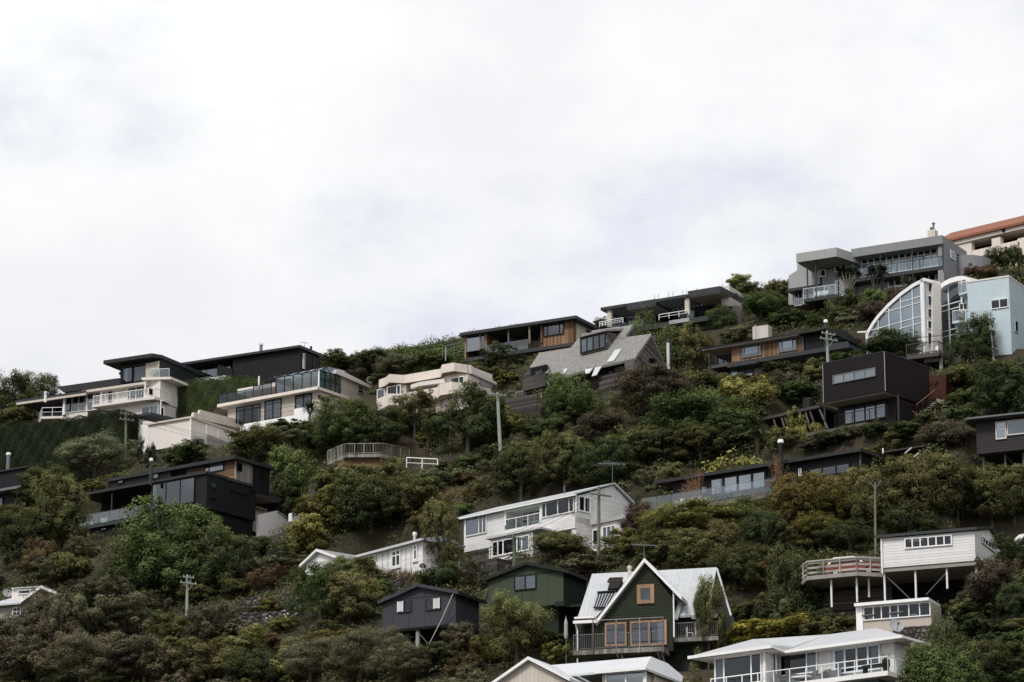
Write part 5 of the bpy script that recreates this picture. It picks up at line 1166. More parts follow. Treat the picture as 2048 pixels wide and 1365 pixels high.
h.box('wall', E0+.3, X(1297)-.4, 0, bR-.5, -3, ev-.1, ivory)
h.box('gutter', E0, X(1297)+.05, -.62, -.48, ev-.14, ev+.02, wplain)
h.win(1211, 1347, 1294, 1375, -.02, n=2, fr=wplain, gl=gpale, curt=[(0, 1, .6, 1, cur)], fw=.12)
h.box('corner_post', X(1297)-.38, X(1297)-.2, -.08, .1, -3, ev-.1, wplain)
h.spoly('side_wall', [(1305, 1400), (1305, 1341), (1346, 1353), (1346, 1410)], -.42, -.3, ivory)
gb = -2.6; gp = h.F(1061, 1315, gb); g0 = h.F(984, 1369, gb); g1 = h.F(1144, 1358, gb)
h.proff('gable_wall', [(g0[0]+.3, -3), (g0[0]+.3, g0[1]), (gp[0], gp[1]-.25), (g1[0]-.25, g1[1]-.2), (g1[0]-.25, -3)], gb, 4, ivory)
for p, q in ((g0, gp), (gp, g1)): m = MB(); m.ext([(p[0], gb-.4, p[1]), (q[0], gb-.4, q[1]), (q[0], gb-.4, q[1]-.22), (p[0], gb-.4, p[1]-.22)], (0, 7.5, 0), wroof, wplain); m.build('gable_roof', h.o)
w = House('garden_fence', 'old dark paling fence behind the ivory battened gable', 'fence', (1030, 1345), (975, 1340, 1030, 1336)); w.rail([w.fp(965, 1352), w.fp(1032, 1347)], .75, 'bars', oldw, gap=.12, step=1.5, name='palings')

# ---- white roofed house bottom right
h = House('white_bungalow', 'white hip roofed bungalow with a long railed deck at the bottom right', 'house', (1791, 1400), (1570, 1302, 1804, 1271), short='white hip roofed bungalow', box=(1377, 1255, 1870, 1365))
X = lambda px, py=1320, b=0: h.F(px, py, b)[0]
ev = h.F(1804, 1271, -.8)[1]
h.pad(X(1400), 3, -4, 9, -1.5, 'flat')
aI = X(1570, 1302, -.8); aJ = X(1543, 1291, -2.2); aK = X(1377, 1313, -2.2)
rb = 3.2; R1 = (h.F(1752, 1256.5, rb)); Rm = h.F(1658, 1268, rb); hr = R1[1]
aR = X(1804, 1271, -.8); bR = h.S(1862, 1294, aR)[0]
m = MB(); T = Vector((0, 0, -.2))
m.ext([Vector((aI, -.8, ev)), Vector((aR, -.8, ev)), Vector((R1[0], rb, hr)), Vector((Rm[0], rb, hr))], T*.8, wroof2); m.build('roof', h.o)
m = MB(); m.ext([Vector((aR, -.8, ev)), Vector((aR, bR, ev)), Vector((R1[0], max(bR-3.5, rb+.6), hr)), Vector((R1[0], rb, hr))], T*.8, wroof2); m.build('hip_roof', h.o)
r2 = h.F(1505, 1279, 1.2); ev2 = h.F(1543, 1291.5, -2.2)[1]
m = MB(); m.ext([Vector((aK, -2.2, ev2)), Vector((aJ, -2.2, ev2)), Vector((r2[0], 1.2, r2[1]))], T*.8, wroof2); m.ext([Vector((aJ, -2.2, ev2)), Vector((aI, -.8, ev2)), Vector((aI+.2, 3, ev2+.6)), Vector((r2[0], 1.2, r2[1]))], T*.8, wroof2); m.ext([Vector((aK, -2.2, ev2)), Vector((r2[0], 1.2, r2[1])), Vector((aK+1, 5, ev2))], T*.8, wroof2); m.build('front_roof', h.o)
m = MB(); m.ext([Vector((r2[0], 1.2, r2[1])), Vector((aI, -.6, ev2)), Vector((Rm[0], rb, hr))], T*.5, wroof2); m.build('valley_roof', h.o)
m = MB(); m.box(aI, aR+.05, -.92, -.78, ev-.18, ev+.02, wplain); m.box(aK, aJ+.05, -2.32, -2.18, ev2-.18, ev2+.02, wplain); m.bar((aJ, -2.2, ev2-.08), (aI, -.8, ev-.08), .14, wplain); m.bar((aR, -.8, ev-.1), (aR, bR, ev-.1), .14, wplain); m.build('gutter', h.o)
h.box('wall', aI-.2, -.02, 0, 7.5, -3, ev-.12, wbatten); h.box('soffit', aI, aR-.1, -.75, .1, ev-.2, ev-.165, offw); h.box('side_wall', -.015, .02, .02, 7, -3, ev-.12, wbatten)
qb = -1.4; f0, f1 = X(1428, 1320, qb), X(1533, 1310, qb)
h.box('front_wall', f0, f1, qb, 3, -3, ev2-.15, wplain); h.box('soffit', aK+.5, aJ-.1, -2.1, 0, ev2-.22, ev2-.19, offw)
h.win(1430, 1318, 1525, 1365, qb-.02, n=3, fr=wplain, gl=gdark, split=[.2, .78], curt=[(0, .19, 0, 1, blind), (.24, .76, 0, .0, blind)], fw=.09)
h.post(1528.5, 1302, 1370, qb-.1, .12, wplain)
h.win(1535, 1306, 1555, 1352, -.5, n=1, fr=wplain, gl=gdark, fw=.09, name='door'); h.box('door_wall', X(1534), X(1557), -.48, 0, -3, ev-.15, wplain)
h.win(1560, 1311, 1636, 1345, -.02, n=2, fr=wplain, gl=gdark, split=[.72], fw=.08)
h.win(1668, 1300, 1762, 1339, -.02, n=4, rows=(.22,), fr=paint('pale_blue_white', (.68, .74, .80), .5), gl=gdark, split=[.24, .5, .74], fw=.11, name='french_door', curt=[(0, .22, .2, 1, blind), (.8, 1, .2, 1, blind)])
z = h.F(1705, 1351, -1.9)[1]
h.box('deck', X(1390, 1365, -3.2), X(1777, 1345, -1.9), -2.0, 0, z-.3, z, wplain); h.box('deck', X(1390, 1365, -3.2), X(1530, 1345, -1.9), -3.3, -2.0, z-.3, z, wplain)
zr = h.F(1776, 1313, -1.95)[1]-z
h.rail([(X(1400, 1365, -3.2), -1.95, z), (X(1776, 1340, -1.95), -1.95, z), (X(1776, 1340, -1.95), .0, z)], zr, 'single', wplain, step=1.25, thick=.05)
h.box('base_wall', X(1560), X(1776), -1.2, 3, -4, z-.3, mgrey)
B4 = h; zc = z
def armchair(px, py, b, rz, label, grp, mt):
    o = empty('armchair', h.w(X(px, py, b), b, zc), h.rz+rz, label, 'armchair', grp)
    m = MB(); m.box(-.34, .34, -.34, .34, .1, .42, mt); m.build('seat', o); m = MB(); m.ext([(-.34, .24, .42), (.34, .24, .42), (.3, .36, .88), (-.3, .36, .88)], (0, .12, 0), mt); m.build('backrest', o)
    for s in (-1, 1): m = MB(); m.box(s*.34-.09, s*.34+.09, -.36, .36, .1, .62, mt); m.build('arm', o)
grp = 'grey armchairs on the white deck'
for i, (px, b, rz, t) in enumerate(((1562, -1.1, 1.2, 'grey wicker armchair by the door at the left of the deck row'), (1588, -1.3, 2.6, 'grey wicker armchair beside the white low table'), (1620, -.9, -.5, 'grey wicker armchair against the picture window'), (1645, -.8, -.3, 'grey wicker armchair in front of the battened wall'), (1668, -.8, -.8, 'grey wicker armchair nearest the french doors'))): armchair(px, 1348, b, rz, t, grp, mgrey)
o = empty('low_table', h.w(X(1604, 1350, -1.4), -1.4, zc), h.rz, 'low white table among the grey armchairs on the deck', 'table'); m = MB(); m.box(-.6, .6, -.4, .4, .36, .44, wplain); m.build('tabletop', o)
for sx in (-1, 1):
    for sy in (-1, 1): m = MB(); m.box(sx*.5-.04, sx*.5+.04, sy*.32-.04, sy*.32+.04, 0, .36, wplain); m.build('leg', o)
o = empty('barbecue', h.w(X(1752, 1340, -.8), -.8, zc), h.rz, 'black bench barbecue by the corner of the white deck', 'barbecue'); m = MB(); m.box(-.9, .9, -.25, .25, .55, .72, blkmetal); m.build('counter', o)
for s in (-1, 1): m = MB(); m.box(s*.8-.06, s*.8+.06, -.22, .22, 0, .55, blkmetal); m.build('leg', o)
o = empty('potted_plant', h.w(X(1772, 1330, -1.4), -1.4, zc), 0, 'dark pot with a rusty tufted plant on the deck corner', 'plant'); m = MB(); m.lathe([(.16, 0), (.26, .6), (.24, .85)], (0, 0, 0), blkmetal, 12); m.build('pot', o); m = MB()
for i in range(50): t = random.random()*6.28; m.bar((0, 0, .8), (.25*math.cos(t), .25*math.sin(t), random.uniform(1.0, 1.25)), .015, frameo)
m.build('leaf_tuft', o)
dish(1792, 1254, h.D+4, .95, h.rz+.9, 'grey satellite dish behind the white hip roofed bungalow', lgrey)

# ---- white garage on stilts
h = House('stilt_garage', 'white weatherboard garage standing on thin white stilts', 'garage', (1954.5, 1215), (1761, 1078, 1954, 1062), D=238, short='garage on stilts', box=(1753, 1055, 2001, 1220))
X = lambda px, py=1100, b=0: h.F(px, py, b)[0]
tp = h.F(1954, 1062)[1]; fb = h.F(1954.5, 1121)[1]; aL = X(1761); br, hr = h.S(1978, 1057); bE, he = h.S(2000, 1094)
h.pad(aL-6.5, 1, -2, 4.6, fb-4.6, 'cut', m=2.2); h.pad(aL, 2, 4.6, bE+3, fb-.6, 'cut', m=3)
h.prof('wall', [(0, fb), (0, tp), (br, hr-.1), (bE, he), (bE, fb)], aL, 0, white)
h.prof('roof', [(-.3, tp+.02), (-.3, tp+.22), (br, hr+.12), (bE+.3, he+.1), (bE+.3, he-.08), (br, hr-.06)], aL-.35, .25, fascia)
h.box('floor_beam', aL-.1, .05, .1, bE, fb-.3, fb-.005, conc)
h.win(1809, 1077.5, 1905, 1091, -.02, n=6, fr=wplain, gl=gdark, fw=.09, curt=[(.1, .4, .62, .92, cur)]); h.swin(1963, 1073, 1992, 1108, .02, n=5, fr=wplain, gl=gdark, fw=.06)
h.post(1763, 1078, 1148, -.08, .06, wplain, name='downpipe')
for px, y1 in ((1768, 1205), (1830, 1198), (1893, 1178), (1952, 1226)): h.post(px, 1124, y1, .4, .075, wplain, name='stilt', n=8)
for x0, y0, x1, y1 in ((1770, 1150, 1820, 1198), (1896, 1142, 1852, 1190)): m = MB(); m.bar(h.fp(x0, y0, .5), h.fp(x1, y1, .5), .05, mgrey); m.build('brace', h.o)
h.box('void_backing', aL-3, .5, 4.5, 5, fb-6, fb-.2, under)  # black backing put in to darken the void under the floor
# parking deck
fd = h.F(1760, 1140, -.2)[1]; q = [(1591, 1151), (1614, 1155.5), (1713, 1144), (1762, 1141)]
hd = fd; pts = [h.Z(x, y, fd) for x, y in q]; b_ = -.2
P3 = [(X(1591, 1148, 3.0), 3.0), (X(1614, 1150, .0), .0), (X(1713, 1142, -.2), -.2), (aL-.05, 1.0), (aL-.05, 6), (X(1591, 1148, 3.0), 6)]
h.plan('parking_deck', P3, fd-.28, fd, conc)
h.rail([(a, b+.03, fd) for a, b in P3[:4]], 1.05, 'boards', palew, step=1.25, nr=3, thick=.08)
for px, y1 in ((1662, 1215), (1713, 1205), (1737, 1195)): h.post(px, 1150, y1, 1.2 if px > 1720 else .5, .075, wplain, name='stilt')
h.box('slat_wall', X(1637, 1170, 3), X(1780, 1170, 3), 3.4, 3.5, fd-4.2, fd-.5, oldwh)
for i in range(9): h.box('slat', X(1637, 1170, 3), X(1778, 1170, 3), 3.28, 3.38, fd-1.2-i*.36, fd-1.05-i*.36, oldw)
STG = h
# lower shed
h = House('flat_shed', 'low cream shed with a white flat roof and window row under the stilt garage', 'shed', (1862, 1252), (1709, 1207, 1856, 1195), D=230.5, short='flat roofed shed', box=(1709, 1195, 1862, 1256))
X = lambda px, py=1220, b=0: h.F(px, py, b)[0]
rt = h.F(1856, 1195, -.5)[1]
h.pad(X(1710), .5, -.5, 4, -.9, 'flat', m=1.5)
h.box('roof', X(1708, 1207, -.5), X(1857, 1195, -.5), -.5, 2.2, rt-.2, rt, wplain); h.box('wall', X(1714), X(1862), 0, 2.4, -.9, rt-.2, beige)
h.box('end_post', X(1713), X(1726), -.12, .1, -.9, rt-.2, wplain)
h.win(1727, 1215, 1862, 1232, -.02, n=7, fr=wplain, gl=gdark, split=[.15, .27, .40, .52, .68, .84], fw=.07, curt=[(.06, .15, 0, .35, cur), (.42, .5, 0, .3, cur), (.7, .8, 0, .25, cur)])
h.box('ledge', X(1725), X(1752), -.22, -.08, h.F(1740, 1231)[1]-.05, h.F(1740, 1231)[1]+.03, oldw); h.box('ledge', X(1778), X(1808), -.22, -.08, h.F(1795, 1226)[1]-.05, h.F(1795, 1226)[1]+.03, oldw)
h.box('door', X(1782), X(1793), -.06, 0, -.5, h.F(1790, 1228)[1], lgrey)
w = House('stone_wall', 'dark rough stone retaining wall under the flat roofed shed', 'wall', (1905, 1296), (1790, 1258, 1905, 1246), D=229); w.fpoly('stones', [(1780, 1310), (1786, 1262), (1810, 1254), (1880, 1250), (1905, 1258), (1915, 1320)], 0, 1.2, stn)

# ---- villa at the bottom left
h = House('old_villa', 'pale weatherboard villa with a gabled bay mostly hidden behind scrub', 'house', (98, 1250), (0, 1207, 45, 1204), D=299, short='old villa', box=(0, 1168, 130, 1245))
X = lambda px, py=1220, b=0: h.F(px, py, b)[0]
h.pad(X(0), 1, -1, 7, 0, 'cut')
g0, gp, g1 = h.F(40, 1201, -1), h.F(82, 1171, -1), h.F(126, 1190, -1)
pw = paint('aged_weatherboard', (.40, .385, .36), .7, 'h', .2, .5, .22, .4)
h.proff('gable_wall', [(g0[0]+.4, -3), (g0[0]+.4, g0[1]), (gp[0], gp[1]-.25), (g1[0]-.4, g1[1]-.1), (g1[0]-.4, -3)], 0, 5, pw)
for p, q in ((g0, gp), (gp, g1)): m = MB(); m.ext([(p[0], -1, p[1]), (q[0], -1, q[1]), (q[0], -1, q[1]-.26), (p[0], -1, p[1]-.26)], (0, 6, 0), groof, wplain); m.build('gable_roof', h.o)
h.box('wall', X(-30), g0[0]+.4, 1, 6, -3, h.F(40, 1204)[1], pw)
m = MB(); z = h.F(20, 1206)[1]; m.ext([Vector((X(-35), .4, z)), Vector((g0[0]+.6, .4, z+.1)), Vector((X(60, 1185), 4, z+1.5)), Vector((X(0), 4, z+1.5))], (0, 0, -.15), iron); m.build('roof', h.o)
h.fbox('dormer', 24, 1177, 74, 1172, 2.2, 5, offw, down=z+.4); h.fbox('dormer_roof', 22, 1176.5, 77, 1172, 1.9, 5, wplain, down=h.F(77, 1173.5, 1.9)[1]); h.win(36, 1181, 62, 1188, 2.17, n=1, fr=wplain, gl=gdark)
h.win(26, 1215, 42, 1233, .97, n=2, rows=(.5,), fr=wplain, gl=gdark); h.win(72, 1207, 94, 1236, -.02, n=2, rows=(.7,), fr=wplain, gl=gdark, fw=.12)
dish(13.5, 1188, h.D-1, .85, h.rz+.8, 'white satellite dish on the old villa roof', lgrey)

# ---- small roof peeping out of the scrub
h = House('small_shed', 'small grey gabled shed roof peeping out of the scrub under the shingle house', 'shed', (1381, 812), (1338, 808, 1381, 779), D=312, short='small shed roof', box=(1336, 778, 1438, 810)); h.A = Vector((.96, -.28, 0)).normalized(); h.Bv = Vector((-h.A.y, h.A.x, 0)); h.rz = math.atan2(h.A.y, h.A.x); h.o.rotation_euler = (0, 0, h.rz)
g0, gp, g1 = h.F(1338, 808), h.F(1381, 779), h.F(1438, 785)
h.proff('wall', [(g0[0]+.2, g0[1]-2), (g0[0]+.2, g0[1]-.1), (gp[0], gp[1]-.15), (g1[0]-.2, g1[1]-.1), (g1[0]-.2, g0[1]-2)], .3, 5, mgrey)
for p, q in ((g0, gp), (gp, g1)): m = MB(); m.ext([(p[0], 0, p[1]), (q[0], 0, q[1]), (q[0], 0, q[1]-.14), (p[0], 0, p[1]-.14)], (0, 5.5, 0), fascia, groof); m.build('roof', h.o)

# ---- octagonal lookout deck and white rail
h = House('lookout_deck', 'grey balustraded lookout deck over a slatted brown timber base', 'deck', (682, 962), (690, 905, 766, 904), D=316, short='balustraded lookout deck', box=(640, 888, 818, 962))
X = lambda px, py=905, b=0: h.F(px, py, b)[0]
z = h.F(690, 909)[1]; z1 = z
P5 = [(X(645), 5.5), (X(690), 0), (X(766), 0), (X(814), 3.2), (X(814), 7), (X(645), 7)]
zl = h.F(651, 938, 5.0)[1]; zr = h.F(813, 930, 3.2)[1]
h.pad(X(650), X(810), 1, 8, h.F(690, 955)[1]+.5, 'cut'); h.pad(X(758), X(832), -.5, 5, zr-.5, 'cut')
h.plan('platform', [(X(660), 4.0), (X(690), 0), (X(766), 0), (X(800), 3), (X(800), 6), (X(660), 6)], z-.3, z, deckw)
h.rail([(P5[1][0], 0, z), (P5[2][0], 0, z)], 1.0, 'bars', deckw, gap=.14, step=1.0, thick=.07)
h.rail([(P5[0][0], 4.2, zl+.5), (P5[1][0], 0, z)], 1.0, 'bars', deckw, gap=.14, step=1.0, thick=.07); h.rail([(P5[2][0], 0, z), (P5[3][0], 2.6, zr+.4)], 1.0, 'bars', deckw, gap=.14, step=1.0, thick=.07)
m = MB(); m.ext([(P5[0][0], 4.2, zl+.5), (P5[1][0], 0, z), (P5[1][0], 0, z-.35), (P5[0][0], 4.2, zl+.15)], (0, .1, 0), deckw); m.build('stringer', h.o); m = MB(); m.ext([(P5[2][0], 0, z), (P5[3][0], 2.6, zr+.4), (P5[3][0], 2.6, zr+.05), (P5[2][0], 0, z-.35)], (0, .1, 0), deckw); m.build('stringer', h.o)
h.box('timber_base', X(682), X(775), .5, 4, z-3.2, z-.32, timberh)
m = MB(); m.ext([(X(682), .5, z-.32), (X(644), 4.5, z-1.6), (X(644), 4.5, z-3.2), (X(682), .5, z-3.2)], (.05, .3, 0), timberh); m.build('timber_base', h.o)
h.box('timber_base', X(775), X(800), .6, 4, z-3, z-.4, under)
w = House('white_rail', 'white painted post and rail fence running out from the lookout deck', 'fence', (875, 938), (813, 924, 875, 930), D=308)
w.rail([w.fp(813, 936, .8), w.fp(875, 939, 0)], .95, 'rails', wplain, step=1.55, nr=2, thick=.075)
w = House('white_rail', 'short white rail half buried in shrubs by the tall pale pole', 'fence', (995, 928), (960, 926, 995, 923), D=305.5); w.rail([w.fp(955, 929), w.fp(996, 926)], .25, 'single', wplain, step=1.5); w.fbox('rail', 955, 927, 996, 922, 0, .1, wplain, down=w.F(996, 925.5)[1])
# ---- stone terraces in the gap
for (x0, y0, x1, y1, hgt, nm) in ((484, 1212, 600, 1206, 1.15, 'upper dry stone terrace wall on the bare slope'), (470, 1232, 600, 1230, .8, 'lower dry stone terrace wall on the bare slope'), (748, 1176, 800, 1166, .9, 'rough stone wall under the dry grass by the slate hut')):
    w = House('stone_terrace', nm, 'wall', (x1, y1+12), (x0, y0, x1, y1)); a = w.F(x0, y0)[0]; w.pad(a, 0, -.3, 1.2, 0, 'cut', m=1.5); w.box('stones', a, 0, 0, .7, -.8, hgt, stn)

# ================================================================== poles and wires
POLES = {}
def pole(px, ytop, ybase, D, mat, label, r=.16, arms=(), lean=0.0, stay=False, key=None, rz=.55):
    p0 = at(px, ybase, D); p1 = at(px+lean, ytop, D); p0.z = min(p0.z, float(ground(p0.x, p0.y))); hgt = p1.z-p0.z; tv = p1-p0
    o = empty('utility_pole', p0, 0, label, 'pole', None)
    m = MB(); m.tube(-tv*.15, tv, r*.95, mat, r*.68, 10); m.build('pole_shaft', o)
    R = Matrix.Rotation(rz, 3, 'Z'); top = {}
    for i, (dz, L) in enumerate(arms):
        c = tv*(1-dz/hgt); a, b = c-R@Vector((L/2, 0, 0)), c+R@Vector((L/2, 0, 0)); off = R@Vector((0, -r-.05, 0))
        m = MB(); m.bar(a+off, b+off, .1, mat); x = m.build('crossarm', o)
        for j in range(4):
            q = (a+off).lerp(b+off, .06+.88*j/3); m = MB(); m.lathe([(.02, .05), (.04, .08), (.04, .15), (.02, .19)], q, lgrey, 8); m.build('insulator', x); top.setdefault(i, []).append(p0+q+Vector((0, 0, .17)))
        if stay: m = MB(); m.bar(a.lerp(c, .4)+off, c+off-Vector((0, 0, .6)), .04, mat); m.bar(b.lerp(c, .4)+off, c+off-Vector((0, 0, .6)), .04, mat); m.build('arm_brace', x)
    POLES[key] = top; return o, p0, tv
o, p0, tv = pole(1002, 786, 916, 307, polew, 'tall pale timber pole above the white rail and shrubs', .2, [(.25, 1.5)], lean=-7, key='mid')
m = MB(); m.bar(tv+Vector((.3, 0, -.3)), tv+Vector((1.2, -.2, .1)), .035, mgrey); m.build('lamp_arm', o); m = MB(); m.box(1.0, 1.5, -.32, -.12, .04, .14, mgrey); lamp = m.build('lamp_head', o); lamp.location = tv
pole(1656, 662, 742, 299, polew, 'pale twin armed power pole in front of the brown cedar house', .17, [(.35, 1.5), (.85, 1.9)], lean=-2, key='cedar', stay=True)
pole(1988, 650, 722, 292, polew, 'thin leaning pole beside the dark round tree under the blue house', .1, [(.5, .6)], lean=-7, key='blue')
pole(252, 824, 900, 345, poleb, 'brown timber power pole against the long dark hedge', .15, [(.3, 1.4), (.9, 1.6)], key='hedge')
pole(373, 1150, 1264, 284, polew, 'weathered power pole rising out of the scrub at the lower left', .15, [(.25, 1.0), (.75, 1.5)], key='scrub', stay=True, lean=2)
pole(1197, 974, 1108, 268, poleb, 'mossy power pole in front of the white two storey house gable', .17, [(.7, 2.0)], lean=1, key='white')
pole(1028, 1071, 1140, 262, poleg, 'bright green stained pole in front of the white house bay window', .16, [(.25, 1.7)], key='green')
o, p0, tv = pole(1751, 966, 1112, 250, poleb, 'thin tall pole with a forked top beside the stilt garage', .11, [], lean=-1, key='fork')
m = MB(); m.bar(tv*1.0-Vector((0, 0, .5)), tv+Vector((-.42, 0, .12)), .05, mgrey); m.bar(tv-Vector((0, 0, .5)), tv+Vector((.42, 0, .12)), .05, mgrey); m.build('fork', o)
pole(848, 1302, 1352, 255, mgrey, 'short grey service pole below the slate hut', .1, [(.35, .5)], key='serv')
def wire(p, q, sag, label, r=.016):
    m = MB(); n = 12; pts = [Vector(p).lerp(Vector(q), i/n)-Vector((0, 0, sag*4*(i/n)*(1-i/n))) for i in range(n+1)]
    for a, b in zip(pts[:-1], pts[1:]): m.tube(a-Vector(p), b-Vector(p), r, blkmetal, n=4)
    o = m.build('overhead_wire'); o.location = p; return tag(o, label, 'wire', 'overhead wires')
k = ('upper', 'second', 'third', 'lowest')
for i in range(3): wire(POLES['white'][0][i], POLES['green'][0][i], .25, f'{k[i]} thin black wire between the mossy pole and the green pole')
for i in range(2): wire(POLES['green'][0][i], at(775-i*6, 1192+i*10, 255), .6, f'{k[i]} thin wire from the green pole towards the slate hut')
for i in range(2): wire(POLES['cedar'][1][i+1], POLES['blue'][0][i], .5, f'{k[i]} thin wire between the twin armed pole and the leaning pole')
for i in range(3): wire(POLES['hedge'][i % 2][i], at(620, 905+i*9, 335), .5, f'{k[i]} thin wire running from the hedge pole past the pale garage')
wire(at(995, 1128, 262), at(880, 1262, 256), .1, 'steep thin cable dropping past the slate hut roof')
wire(at(940, 1190, 258), at(846, 1305, 255), .15, 'service cable from the slate hut to the short grey pole')

# ================================================================== vehicles
def car(name, label, loc, rz, body, L=4.2, W=1.7, H=1.45, van=False, upper=None):
    o = empty(name, loc, rz, label, 'van' if van else 'car')
    if van: pr = [(-L/2, .35), (L/2, .35), (L/2, 1.0), (L/2-.25, 1.2), (L/2-1.0, H-.05), (L/2-1.3, H), (-L/2+.1, H), (-L/2, H-.15)]
    else: pr = [(-L/2, .32), (L/2, .32), (L/2, .7), (L/2-.15, .85), (L/2-1.05, .95), (-L/2+.05, .95), (-L/2, .7)]
    m = MB(); m.ext([(x, -W/2, z) for x, z in pr], (0, W, 0), body); m.build('body', o)
    if not van:
        m = MB(); m.ext([(L/2-1.1, -W/2+.08, .945), (L/2-1.8, -W/2+.16, H), (-L/2+.55, -W/2+.16, H), (-L/2+.1, -W/2+.08, .945)], (0, W-.2, 0), upper or body); m.build('cabin', o)
        sid = [(L/2-1.3, .98), (L/2-1.85, H-.1), (-L/2+.65, H-.1), (-L/2+.3, .98)]; y = W/2-.07
    else: sid = [(L/2-.95, 1.1), (L/2-1.35, H-.18), (-L/2+.3, H-.18), (-L/2+.3, 1.1)]; y = W/2+.012
    for s in (-1, 1): m = MB(); m.face([(x, s*y if s < 0 else s*(y+.0), z) for x, z in (sid if s < 0 else sid[::-1])], dark); m.build('side_window', o)
    for sx in (-1, 1):
        for sy in (-1, 1):
            wv_ = MB(); wv_.tube((sx*L*.31, sy*(W/2-.1)-.1, .31), (sx*L*.31, sy*(W/2-.1)+.11, .31), .31, rubber, n=16); wo = wv_.build('wheel', o); hb_ = MB(); hb_.tube((sx*L*.31, sy*(W/2+.0)-.02, .31), (sx*L*.31, sy*(W/2+.0)+.025, .31), .17, steel, n=10); hb_.build('hub', wo)
    for s in (-1, 1):
        m = MB(); m.box(L/2-.04, L/2+.02, s*.6-.16, s*.6+.16, .62, .78, lgrey); m.build('headlight', o); m = MB(); m.box(-L/2-.02, -L/2+.04, s*.65-.1, s*.65+.1, .6, .85, redp); m.build('tail_light', o)
    return o
h = STG
car('parked_car', 'red and white hatchback parked behind the deck railing beside the stilt garage', h.w(h.F(1708, 1130, 1.6)[0], 1.9, fd_ if False else hd), h.rz, redp, 3.9, upper=wplain)
h2 = House('x', '', '', (2052, 1122), (1954, 1062, 2048, 1056), D=251, root=False)
PADS.append((h2.P.x, h2.P.y, h2.P.z-.1, h2.A.x, h2.A.y, -4, 8, -1.2, 3, 'flat', 2.0))
car('parked_van', 'white van parked behind the stilt garage at the right edge', h2.w(1.0, .3, 0), h2.rz+math.pi, wplain, 4.7, 1.8, 1.2+.7, True)
car('parked_car', 'dark car with a pale roof parked just behind the stilt garage', h2.w(-2.6, 1.2, -.1), h2.rz+.5, mgrey, 3.8, 1.65, 1.4, upper=wplain)
# loungers on the black ridge terrace
for px, L, t in ((356, 1.2, 'small white lounge chair on the black ridge house terrace'), (404, 1.7, 'long white lounge bed on the black ridge house terrace')):
    a = RIDGE.F(px, 758, 1.2)[0]; o = empty('sun_lounger', RIDGE.w(a, 1.3, zt0 if False else RIDGE.F(452, 755)[1]), RIDGE.rz, t, 'lounger'); m = MB(); m.box(-L/2, L/2, -.35, .35, .35, .5, wplain); m.build('seat', o); m = MB(); m.box(-L/2, L/2, .3, .4, .5, .9, wplain); m.build('backrest', o)
    for s in (-1, 1): m = MB(); m.box(s*L/2-.04, s*L/2+.04, -.35, .4, 0, .7, wplain); m.build('leg', o)
# ================================================================== vegetation
LM = {
 'dark': leafmat('leaf_dark_green', (0.030, 0.038, 0.015), (0.131, 0.144, 0.050)),
 'green': leafmat('leaf_mid_green', (0.041, 0.058, 0.018), (0.182, 0.217, 0.064)),
 'olive': leafmat('leaf_olive', (0.054, 0.054, 0.019), (0.251, 0.235, 0.087)),
 'grey': leafmat('leaf_grey_green', (0.068, 0.070, 0.038), (0.285, 0.283, 0.157)),
 'lime': leafmat('leaf_yellow_green', (0.095, 0.092, 0.022), (0.388, 0.370, 0.108)),
 'gold': leafmat('leaf_golden', (.10, .075, .016), (.48, .36, .07), .1),
 'mustard': leafmat('leaf_mustard', (0.054, 0.046, 0.014), (0.262, 0.205, 0.052)),
 'rust': leafmat('leaf_rust', (0.054, 0.038, 0.019), (0.217, 0.135, 0.064)),
 'plum': leafmat('leaf_plum_brown', (0.049, 0.035, 0.027), (0.165, 0.120, 0.089)),
 'brown': leafmat('leaf_grey_brown', (0.057, 0.049, 0.030), (0.205, 0.177, 0.114)),
 'hedge': leafmat('leaf_hedge', (0.014, 0.018, 0.009), (0.048, 0.059, 0.027), .2),
 'hedge2': leafmat('leaf_clipped_hedge', (0.038, 0.049, 0.018), (0.131, 0.160, 0.051), .2),
}
bark = paint('bark', (.10, .085, .068), .9, 'h', .4, .2, .3, .6); barkp = paint('pale_bark', (.26, .235, .20), .9, grime=.8)
def leaves_mesh(name, pos, nrm, size, tint, mat, aspect=.5):
    n = len(pos); r = RS.normal(size=(n, 3)); t = np.cross(nrm, r); t /= np.linalg.norm(t, axis=1)[:, None]+1e-9
    b = np.cross(nrm, t); s = size[:, None]; v = np.empty((n, 4, 3), np.float32)
    v[:, 0] = pos-t*s*.5; v[:, 1] = pos+b*s*.5*aspect+nrm*s*.06; v[:, 2] = pos+t*s*.5; v[:, 3] = pos-b*s*.5*aspect+nrm*s*.06
    me = bpy.data.meshes.new(name); me.vertices.add(4*n); me.vertices.foreach_set('co', v.ravel())
    me.loops.add(4*n); me.loops.foreach_set('vertex_index', np.arange(4*n, dtype=np.int32))
    me.polygons.add(n); me.polygons.foreach_set('loop_start', np.arange(0, 4*n, 4, dtype=np.int32))
    at_ = me.attributes.new('tint', 'FLOAT', 'FACE'); at_.data.foreach_set('value', tint.astype(np.float32))
    me.materials.append(mat); me.update(calc_edges=True); return me
